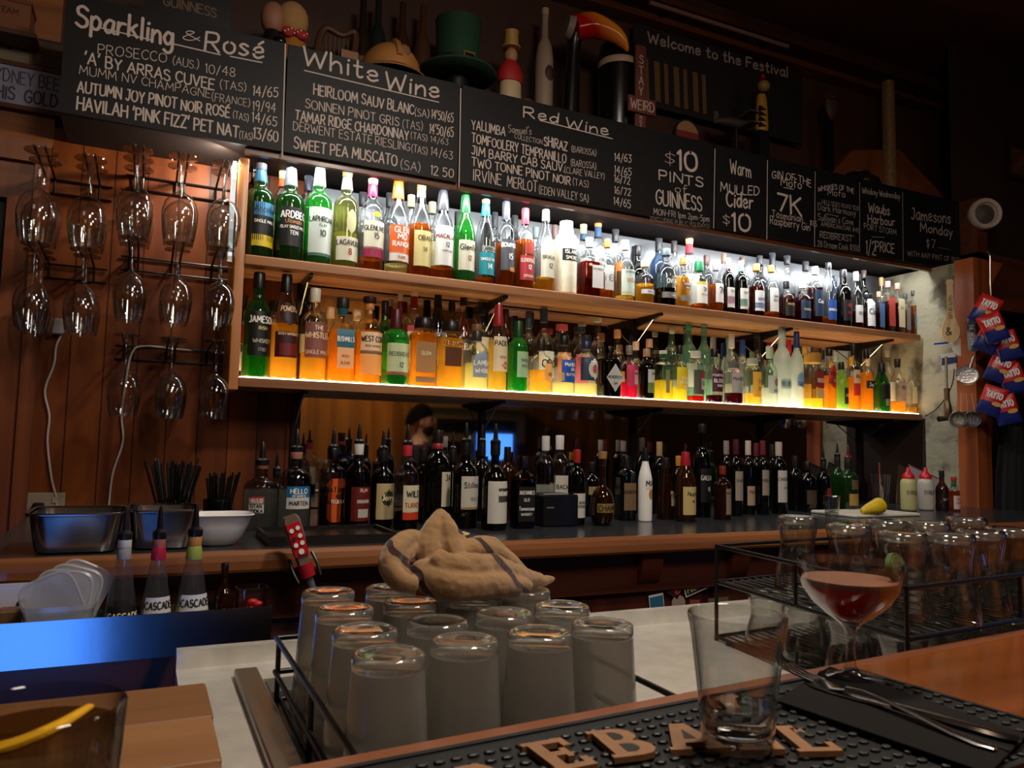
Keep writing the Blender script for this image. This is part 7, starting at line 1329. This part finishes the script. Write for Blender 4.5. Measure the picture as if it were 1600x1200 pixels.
c = fr(1520, 520, 2.31); t = T('bottle_opener', 'flat steel bar blade with embossed letters hanging on the post', 'opener', c); t.part('blade', MB().rings([[pl(c, a, b, h) for a, b in ((-.022, -.085), (.012, -.09), (.024, -.075), (.018, .06), (.008, .085), (-.014, .085), (-.024, .065))] for h in (.0, .004)]), pm('#6a7076', .3, .8)); frame_text(t, 'NEWSTD', c, 0, -.015, .022, .10, .0045, pm('#c8ccd0', .4), -pi/2+.1); t.part('ring', MB().tube([pl(c, .010*cos(k*pi/8), .068+.010*sin(k*pi/8), .005) for k in range(17)], .002, 6), BLACK)
c = fr(1505, 542, 2.385); t = T('round_coaster', 'white round card pinned between the paddle and the strainers', 'coaster', c); t.part('disc', MB().rings([[pl(c, .046*cos(2*pi*k/32), .046*sin(2*pi*k/32), h) for k in range(32)] for h in (0, .003)]), pm('#c9c3b8', .7, noise=.12, nscale=80)); t.part('pin', MB().ball(pl(c, 0, .038, .004), .003), BLACK)
c = fr(1511, 586, 2.33); t = T('cocktail_strainer', 'round steel cocktail strainer with a spring rim hanging on the post', 'strainer', c); t.part('disc', MB().rings([[pl(c, r*cos(2*pi*k/32), r*.9*sin(2*pi*k/32), h) for k in range(32)] for r, h in ((.040, .0), (.046, .004), (.044, .009), (.030, .007), (.001, .008))]), pm('#b8b8b4', .25, 1, bump=.5, nscale=120)); 
mb = MB()
for k in range(36): a = 2*pi*k/36; mb.tube([pl(c, .046*cos(a), .042*sin(a), -.002), pl(c, .050*cos(a+.08), .046*sin(a+.08), .006), pl(c, .046*cos(a+.16), .042*sin(a+.16), .011)], .0012, 5)
t.part('spring', mb, pm('#a0a09a', .3, 1)); t.part('handle', MB().tube([pl(c, .012, .03, .006), pl(c, .02, .06, .006), pl(c, .028, .085, .004)], [.009, .007, .008], 8, 3), pm('#b8b8b4', .25, 1))
for k in range(3):
    c = fr(1497+k*11, 655, 2.31+.03*(k % 2)); t = T('tea_strainer', f"fine mesh tea strainer hanging by red wires below the cocktail strainer, {ORD[k]} from the tap", 'strainer', c, 'hanging tea strainers'); R = []
    for j in range(7): a = pi/2*j/6; R.append([pl(c, .034*cos(a)*cos(2*pi*m/24), .034*cos(a)*sin(2*pi*m/24), -.028*sin(a)) for m in range(24)])
    t.part('mesh_bowl', MB().rings(R, False), pm('#9a948a', .35, .9, bump=.8, nscale=300)); t.part('rim', MB().tube([pl(c, .035*cos(m*pi/12), .035*sin(m*pi/12)) for m in range(25)], .0025, 6), pm('#c8c4ba', .25, 1))
    t.part('wire', MB().tube([pl(c, -.01, .033), pl(c, .012-.008*k, .12, .006)], .0012, 5), pm('#a85a48', .5)); t.part('wire', MB().tube([pl(c, .012, .033), pl(c, .014-.008*k, .12, .006)], .0012, 5), pm('#c8b0a0', .5))
c = fr(1475, 640, 2.40); BR = pm('#6a5a44', .35, .8); t = T('brass_tap', 'old brass pipe tap on the plaster near the counter end', 'tap', c)
t.part('pipe', MB().tube([pl(c, .012, .25, .01), pl(c, .012, .10, .01)], .006, 10), pm('#8a8272', .4, .6)); t.part('nut', MB().tube([pl(c, .012, .10, .01), pl(c, .012, .04, .01)], .012, 6), BR); t.part('valve', MB().tube([pl(c, .012, .04, .01), pl(c, .014, .0, .014), pl(c, .012, -.05, .014)], [.014, .019, .015], 10, 3), BR); t.part('spout', MB().tube([pl(c, .016, -.04, .014), pl(c, -.012, -.044, .03), pl(c, -.026, -.046, .04)], [.012, .012, .014], 12, 3), BR); t.part('mouth', MB().tube([pl(c, -.0262, -.0462, .0402), pl(c, -.0275, -.0465, .041)], .009, 12), BLACK)
c = fr(1470, 537, 2.42); t = T('pen', 'blue pen stuck sideways beside the paddle', 'pen', c); t.part('barrel', MB().tube([pl(c, -.030, -.002, .01), pl(c, .03, .003, .01)], .0045, 10), pm('#1c2c9a', .3)); t.part('tip', MB().tube([pl(c, -.045, -.003, .01), pl(c, -.030, -.002, .01)], [.001, .003], 8), pm('#b8b4a8', .4))
c = fr(1483, 565, 2.41); t = T('info_card', 'white card with a navy panel pinned under the pen', 'card', c); t.part('sheet', MB().rings([[pl(c, a, b, h) for a, b in ((-.03, -.045), (.03, -.035), (.026, .045), (-.034, .035))] for h in (0, .0015)]), pm('#c8c4bc', .7), smooth=False); t.part('panel', MB().rings([[pl(c, a, b, h) for a, b in ((-.032, -.018), (.035, -.006), (.036, .022), (-.03, .018))] for h in (.0016, .003)]), pm('#1c2448', .6), smooth=False)
t = T('blue_cable', 'thin dark blue cable looping up the plaster from the lower shelf end', 'cable', fr(1420, 642, 2.5)); t.part('cable', MB().tube([atY(1446, 650, 2.58), atY(1462, 640, 2.50), atY(1478, 620, 2.44), atY(1490, 590, 2.42), atY(1493, 520, 2.42), atY(1498, 470, 2.42), atY(1504, 425, 2.42)], .0028, 6, 5), pm('#141a38', .5))
# strips of crisp packets
RED, BLU = pm('#c01c1c', .3, bump=.4, nscale=50), pm('#16246e', .3, bump=.4, nscale=50)
CRISP = [(1540, 484, -.5), (1552, 512, .35), (1546, 528, -.45), (1574, 540, .3), (1562, 575, -.4), (1582, 592, .3), (1550, 626, -.35), (1572, 640, .25)]
for k, (px, py, rot) in enumerate(CRISP):
    Y_ = 2.20-.035*(k % 2); c = atY(px, py, Y_); t = T('crisp_packet', f"red and blue crisp packet on the hanging strip, {ORD[k]} from the top", 'crisp packet', c, 'crisp packets on the hanging strip')
    Rm = Matrix.Rotation(rot, 4, HN); f = lambda a, b, h: c+Rm @ (HX*a+Vector((0, 0, b))+HN*h)
    def pillow(b0, b1, w=.048):
        R = []
        for j in range(9):
            b = b0+(b1-b0)*j/8; th = .016*sqrt(max(.02, 1-(b/.066)**2)); R.append([f(w*cos(2*pi*m/20)*1.0, b, th*sin(2*pi*m/20)) for m in range(20)])
        return MB().rings(R)
    t.part('red_half', pillow(-.008, .066), RED); t.part('blue_half', pillow(-.066, -.008), BLU)
    t.part('crisp_print', MB().rings([[f(.02+.020*cos(2*pi*m/16), -.012+.010*sin(2*pi*m/16), h) for m in range(16)] for h in (.015, .0175)]), pm('#c8963c', .5))
    st, tw = text_strokes('TAYTO'); mb = MB(); kk = .062/tw
    for p in st: ribbon(mb, [((a-tw/2)*kk, b*.026+.012) for a, b in p], .0058, lambda u, v, d: f(u, v, .0175+d))
    t.part('lettering', mb, pm('#e8e4e0', .4), smooth=False)
t = T('clip_strip', 'thin metal hanging strip that carries the crisp packets', 'strip', atY(1547, 428, 2.24)); t.part('rod', MB().tube([atY(1547, 400, 2.24), atY(1549, 470, 2.24), atY(1566, 560, 2.23), atY(1570, 650, 2.23)], .003, 6, 3), pm('#b8b0a4', .3, .9)); t.part('hook', MB().tube([atY(1547, 400, 2.24), atY(1543, 392, 2.26), atY(1540, 398, 2.33)], .003, 6, 3), pm('#b8b0a4', .3, .9))
q = atY(1578, 700, 2.30); t = T('apron', 'black apron hanging in folds in the doorway beneath the crisp packets', 'apron', q); R = []
for z, w_ in ((.10, .035), (.06, .06), (0, .085), (-.12, .11), (-.26, .125), (-.34, .13)): R.append([(q.x+.02+w_*cos(2*pi*m/48)*(1+.06*sin(5*2*pi*m/24)), 2.30+.035*sin(2*pi*m/48)*(1+.4*sin(7*2*pi*m/24)), q.z+z) for m in range(48)])
t.part('cloth', MB().rings(R), pm('#0c0d10', .85)); t.part('strap', MB().tube([(q.x, 2.30, q.z+.10), (q.x+.02, 2.32, q.z+.2), (q.x+.04, 2.30, q.z+.1)], .006, 6, 4), pm('#0c0d10', .85)); t.part('hook', MB().tube([(q.x+.02, 2.32, q.z+.2), (q.x+.02, 2.42, q.z+.21)], .004, 6), BLACK)
# far end of the counter
q = atZ(1366, 806, ZC); t = T('chopping_board', 'white plastic chopping board at the far end of the counter', 'board', (q.x, q.y, ZC)); t.part('board', MB().bbox(q.x-.17, q.x+.19, q.y-.06, q.y+.16, ZC, ZC+.012, .01), pm('#d2cdbc', .5)); t.part('groove', MB().bbox(q.x-.155, q.x+.175, q.y-.045, q.y+.145, ZC+.012, ZC+.0125, .008), pm('#c2bcaa', .5))
p = atZ(1364, 803, ZC+.0125); t = T('lemon', 'cut yellow lemon wedge lying on the white chopping board', 'lemon', (p.x, p.y, ZC+.0125)); t.part('rind', MB().tube([(p.x-.060, p.y, ZC+.022), (p.x-.034, p.y-.004, ZC+.031), (p.x, p.y-.006, ZC+.037), (p.x+.034, p.y, ZC+.043), (p.x+.052, p.y+.002, ZC+.045)], [.010, .019, .027, .031, .012], 16, 4), pm('#d8b81c', .4, bump=.4, nscale=120)); t.part('cut_edge', MB().tube([(p.x-.055, p.y-.008, ZC+.026), (p.x-.01, p.y-.024, ZC+.040), (p.x+.03, p.y-.022, ZC+.056), (p.x+.05, p.y-.004, ZC+.05)], .003, 8, 4), pm('#4a3c10', .5))
for k, (px, py, c_, lbl) in enumerate(((1420, 731, '#b8b27c', 'squeeze bottle with a red nozzle and pale green syrup'), (1447, 731, '#bdb8ae', 'squeeze bottle with a red nozzle and cloudy white syrup'))):
    Y_ = 2.28; p = atY(px, 790, Y_); t = T('squeeze_bottle', lbl+', at the counter end', 'bottle', (p.x, Y_, ZC)); zt_ = atY(px, 731, Y_).z-ZC
    t.part('body', MB().lathe([(.026, 0), (.031, .004), (.032, .01), (.0325, .115), (.030, .128), (.022, .138)], 22, (p.x, Y_, ZC)), pm(c_, .4)); t.part('nozzle', MB().lathe([(.025, .136), (.025, .150), (.018, .158), (.010, .166), (.006, .185), (.0035, zt_)], 18, (p.x, Y_, ZC)), pm('#c01822', .35)); st, tw = text_strokes('SYRUP'); mb = MB()
    for q_ in st: ribbon(mb, [((a-tw/2)*.014, b*.016+.07) for a, b in q_], .0026, lambda u, v, d: (p.x+.0328*sin(u/.0325-.35), Y_-.0332*cos(u/.0325-.35)-d, ZC+v))
    t.part('lettering', mb, pm('#4a463c', .6), smooth=False)
p = atY(1472, 780, 2.25); bottle('bitters_bottle', 'slim brown bottle with a black cap between the squeeze bottle and hot sauce', 'sauces at the counter end', p.x, 2.25, ZC, atY(1472, 735, 2.25).z-ZC, .052, 'neck', 'amberg', 'dark', .6, [(.84, 1, K, 1.1)], [lb(.06, .44, '#1c1a1a', [('BITTERS', .28, .05, '#aaa')], 60, -10)])
p = atY(1491, 790, 2.20); bottle('hot_sauce', 'small orange hot sauce bottle with a red cap at the counter end', 'sauces at the counter end', p.x, 2.20, ZC, atY(1491, 745, 2.20).z-ZC, .046, 'squat', 'clear', '#d8702c', .6, [(.72, .88, '#1c5a34', 1.1), (.88, 1, '#b01c1c', 1.3)], [lb(.08, .46, '#e0d4c8', [('HOT', .36, .05, '#b02020'), ('SAUCE', .26, .045, '#b02020')], 50, -20)])
p = atY(1376, 780, 2.42); t = T('mixing_glass', 'tall clear mixing glass holding a pink straw by the chopping board', 'glass', (p.x, 2.42, ZC)); t.part('body', MB().lathe([(.026, 0), (.030, .004), (.042, .150), (.040, .150), (.028, .012)], 24, (p.x, 2.42, ZC)), GLW); t.part('straw', MB().tube([(p.x, 2.42, ZC+.014), (p.x-.03, 2.40, ZC+.20)], .003, 7), pm('#a83a48', .4)); t.part('lime_peel', MB().tube([(p.x-.01, 2.41, ZC+.02), (p.x+.012, 2.42, ZC+.06), (p.x+.0, 2.42, ZC+.10)], .006, 8, 3, flat=.5), pm('#8a8a5c', .6))
p = atZ(1300, 806, ZC); t = T('shot_glass', 'thick clear shot glass on the counter before the green bottles', 'glass', (p.x, p.y, ZC)); t.part('body', MB().lathe([(.022, 0), (.024, .003), (.026, .03), (.031, .075), (.029, .076), (.023, .02), (.0005, .016)], 24, (p.x, p.y, ZC)), GLW); t.part('base', MB().lathe([(.0225, .001), (.0235, .004), (.0225, .014), (.0005, .0145)], 24, (p.x, p.y, ZC)), PBASE)
p = atY(1412, 745, 2.60); t = T('menu_folder', 'brown backed folder leaning in the corner behind the squeeze bottles', 'folder', (p.x, 2.62, ZC)); f = lambda a, b, h: Vector((p.x+a, 2.60-h+b*.12, ZC+b+.002)); t.part('cover', MB().rings([[f(a, b, h) for a, b in ((-.06, 0), (.07, .0), (.09, .15), (-.01, .19))] for h in (0, .004)]), pm('#4a3826', .7), smooth=False); t.part('page', MB().rings([[f(a, b, h) for a, b in ((-.05, .004), (.065, .004), (.082, .146), (-.008, .182))] for h in (-.003, -.0005)]), pm('#b8b4ac', .7), smooth=False)
p = atY(1468, 745, 2.45); t = T('menu_sheets', 'white menu sheets leaning on the plaster by the squeeze bottles', 'paper', (p.x, 2.47, ZC)); f = lambda a, b, h: Vector((p.x+a-.02, 2.50-h+b*.1, ZC+b+.002)); t.part('sheet', MB().rings([[f(a, b, h) for a, b in ((-.10, 0), (.10, .0), (.10, .12), (-.10, .185))] for h in (0, .003)]), pm('#b0aab4', .7), smooth=False); t.part('edge', MB().tube([f(.102, .122, .0), f(-.102, .188, .0)], .004, 6), pm('#5a4430', .7))

# ================================================================ what the mirror sees: the other side of the bar
def virt(px, py, Y):                        # the point at depth Y that the mirror shows at a pixel
    d = ray(px, py); k = (2*YW-Y)/d.y; q = EYE+d*k; return Vector((q.x, Y, q.z))
def screen(c, w, h, yaw, label, name='till_screen'):
    t = T(name, label, 'screen', c); Rm = Matrix.Translation(c) @ Matrix.Rotation(yaw, 4, 'Z')
    t.part('casing', MB().bbox(-w/2-.012, w/2+.012, -.02, 0, -h/2-.012, h/2+.012, .004).xf(Rm), BLACK); t.part('display', MB().box(-w/2, w/2, 0, .002, -h/2, h/2).xf(Rm), emit((.06, .26, 1), 2.6)); t.part('stand', MB().box(-.03, .03, -.05, -.02, -h/2-.07, h/2*.3).xf(Rm), BLACK); return t
c = virt(772, 698, .25); screen(c, .30, .20, 0, 'blue lit till screen on the customer side, seen in the mirror')
c2 = Vector((-.24, .60, zc(-.56))); t = T('blue_glow_panel', 'unseen blue glowing panel added under the bar near the cutting board', 'emitter', c2)  # unseen panel, added to throw blue light on the speed rail and tubs
t.part('cabinet', MB().box(-.50, .02, .54, .625, zc(-.82), zc(-.375)), DARKSTEEL); t.part('glow_face', MB().box(-.46, -.10, .625, .63, zc(-.79), zc(-.40)), emit((.07, .27, 1), 3.6)); t.part('handle', MB().tube([(-.02, .64, zc(-.7)), (-.02, .64, zc(-.5))], .006, 8), STEEL)
for k, px in enumerate((876, 900, 925, 950, 975, 998)):
    c = virt(px, 630, .62); wine_glass(c.x, .62, c.z+.10, .22, f"upside-down wine glass on the overhead rack, seen in the mirror, {ORD[k]} along", 'overhead wine glasses')
c = virt(936, 622, .62); t = T('overhead_rack', 'overhead glass rack above the bar, seen in the mirror', 'rack', c); t.part('rail', MB().tube([(c.x-.5, .605, c.z+.105), (c.x+.5, .605, c.z+.105)], .006, 8), WIRE); t.part('rail', MB().tube([(c.x-.5, .635, c.z+.105), (c.x+.5, .635, c.z+.105)], .006, 8), WIRE); t.part('hanger', MB().box(c.x-.02, c.x+.02, .60, .64, c.z+.11, zc(2.2)), WIRE)
c = virt(740, 648, -2.7); t = T('range_hood', 'pale shelf unit against the warm boarded wall, seen in the mirror', 'shelf unit', c); t.part('cabinet', MB().box(c.x-.62, c.x+.62, -2.94, -2.6, c.z-.32, c.z+.06), pm('#7a6a4c', .6)); t.part('shelf', MB().box(c.x-.7, c.x+.7, -2.94, -2.55, c.z+.06, c.z+.09), pm('#8c7850', .6)); t.part('slot', MB().box(c.x-.5, c.x+.5, -2.6, -2.595, c.z-.22, c.z-.06), BLACK)
# person standing at the bar
def virtual_head(): return virt(657, 661, .02)
hd = virtual_head(); PX, PY, PZ_ = hd.x, hd.y, hd.z
t = T('person', 'dark haired bearded person in a black t-shirt at the bar, seen in the mirror', 'person', (PX, PY, 0))
yaw = radians(24)                            # turned towards the far end of the bar
PM = Matrix.Translation((PX, PY, 0)) @ Matrix.Rotation(yaw, 4, 'Z')   # local +x is the way he faces
k = PZ_/1.62
def skin(name, nodes_, edges, mat, parent=None, sub=2):
    me = bpy.data.meshes.new(name); me.from_pydata([PM @ Vector(p)-t.loc for p, r in nodes_], edges, []); ob = bpy.data.objects.new(name, me); COL.objects.link(ob); ob.parent = parent or t.root
    me.materials.append(mat); m = ob.modifiers.new('skin', 'SKIN'); m.use_smooth_shade = True
    me.skin_vertices or None
    sv = me.skin_vertices[0].data if me.skin_vertices else None
    if sv is None: return ob
    for i, (p, r) in enumerate(nodes_): sv[i].radius = (r, r) if not isinstance(r, tuple) else r
    sv[0].use_root = True; m2 = ob.modifiers.new('soft', 'SUBSURF'); m2.levels = sub; m2.render_levels = sub; return ob
SKIN = pm('#b07c5c', .5)
def chain(N, E, start, pts):
    prev = start
    for p, r in pts: N.append((p, r)); E.append((prev, len(N)-1)); prev = len(N)-1
    return prev
N = [((0, 0, .95*k), .14)]; E = []
ch = chain(N, E, 0, [((0, 0, 1.12*k), .125), ((.0, 0, 1.28*k), .145), ((-.005, 0, 1.40*k), .12)])
nk = chain(N, E, ch, [((.0, 0, 1.475*k), .062), ((.012, 0, 1.53*k), .064)])
hd_ = chain(N, E, nk, [((.024, 0, 1.585*k), .080), ((.014, 0, 1.645*k), .094), ((.004, 0, 1.70*k), .076)])
for s in (-1, 1):
    sh = chain(N, E, ch, [((0, s*.17, 1.39*k), .062), ((-.02, s*.215, 1.25*k), .050), ((.01, s*.23, 1.10*k), .042), ((.14, s*.21, 1.06*k), .036), ((.25, s*.18, 1.06*k), .027), ((.31, s*.17, 1.05*k), .036)])
    for j in range(4): chain(N, E, sh, [((.355, s*.17+(j-1.5)*.019, 1.045*k), .0095), ((.385+.006*(1-abs(j-1.5)), s*.17+(j-1.5)*.021, 1.032*k), .0085), ((.40, s*.17+(j-1.5)*.021, 1.015*k), .0075)])
    chain(N, E, sh, [((.315, s*.17-s*.04, 1.04*k), .0105), ((.345, s*.17-s*.055, 1.032*k), .009)])
    lg = chain(N, E, 0, [((0, s*.10, .86*k), .095), ((.02, s*.11, .50*k), .062), ((-.01, s*.11, .10), .042), ((.10, s*.12, .045), .035)])
body = skin('body', N, E, SKIN)
# face features, hair, beard, clothes
zh_ = 1.635*k
mb = MB().ball((.103, 0, zh_-.008), .017, .013, .026).ball((.098, 0, zh_+.012), .012, .010, .02)
for s in (-1, 1): mb.ball((.012, s*.086, zh_-.005), .02, .009, .030)
t.part('face_features', mb.xf(PM), SKIN)
mb = MB()
for s in (-1, 1): mb.ball((.088, s*.034, zh_+.012), .012, .014, .010)
t.part('eyes', mb.xf(PM), pm('#1a1210', .2))
mb = MB()
for s in (-1, 1): mb.ball((.094, s*.036, zh_+.034), .01, .022, .006)
t.part('eyebrows', mb.xf(PM), pm('#120c0a', .8)); t.part('mouth', MB().ball((.098, 0, zh_-.052), .008, .022, .006).xf(PM), pm('#6a3028', .5))
R = []
for i in range(9):
    a = pi/2*i/8; R.append([(-.010+.114*cos(a)*cos(2*pi*j/32)-.010*max(0, cos(2*pi*j/32)), .106*cos(a)*sin(2*pi*j/32), zh_+.052+.092*sin(a)-(1-i/8)*.085*max(0, min(1, .55-cos(2*pi*j/32)))) for j in range(32)])
t.part('hair', MB().rings(R).xf(PM), pm('#070504', .9, bump=.6, nscale=80, spec=.05))
t.part('beard', MB().ball((.050, 0, zh_-.068), .062, .078, .050).xf(PM), pm('#120a06', .9, bump=.6, nscale=90, spec=.05))
N2 = [((0, 0, .90*k), .165)]; E2 = []
c2_ = chain(N2, E2, 0, [((0, 0, 1.10*k), .155), ((0, 0, 1.28*k), .172), ((-.005, 0, 1.40*k), .125), ((0, 0, 1.445*k), .075)])
for s in (-1, 1): chain(N2, E2, 3, [((0, s*.175, 1.395*k), .08), ((-.02, s*.222, 1.26*k), .072), ((-.012, s*.228, 1.20*k), .068)])
skin('t_shirt', N2, E2, pm('#0e0d0d', .9))
N3 = [((0, 0, .95*k), .15)]; E3 = []
for s in (-1, 1): chain(N3, E3, 0, [((0, s*.10, .86*k), .108), ((.02, s*.11, .50*k), .078), ((-.01, s*.11, .12), .062)])
skin('trousers', N3, E3, pm('#14161c', .9))
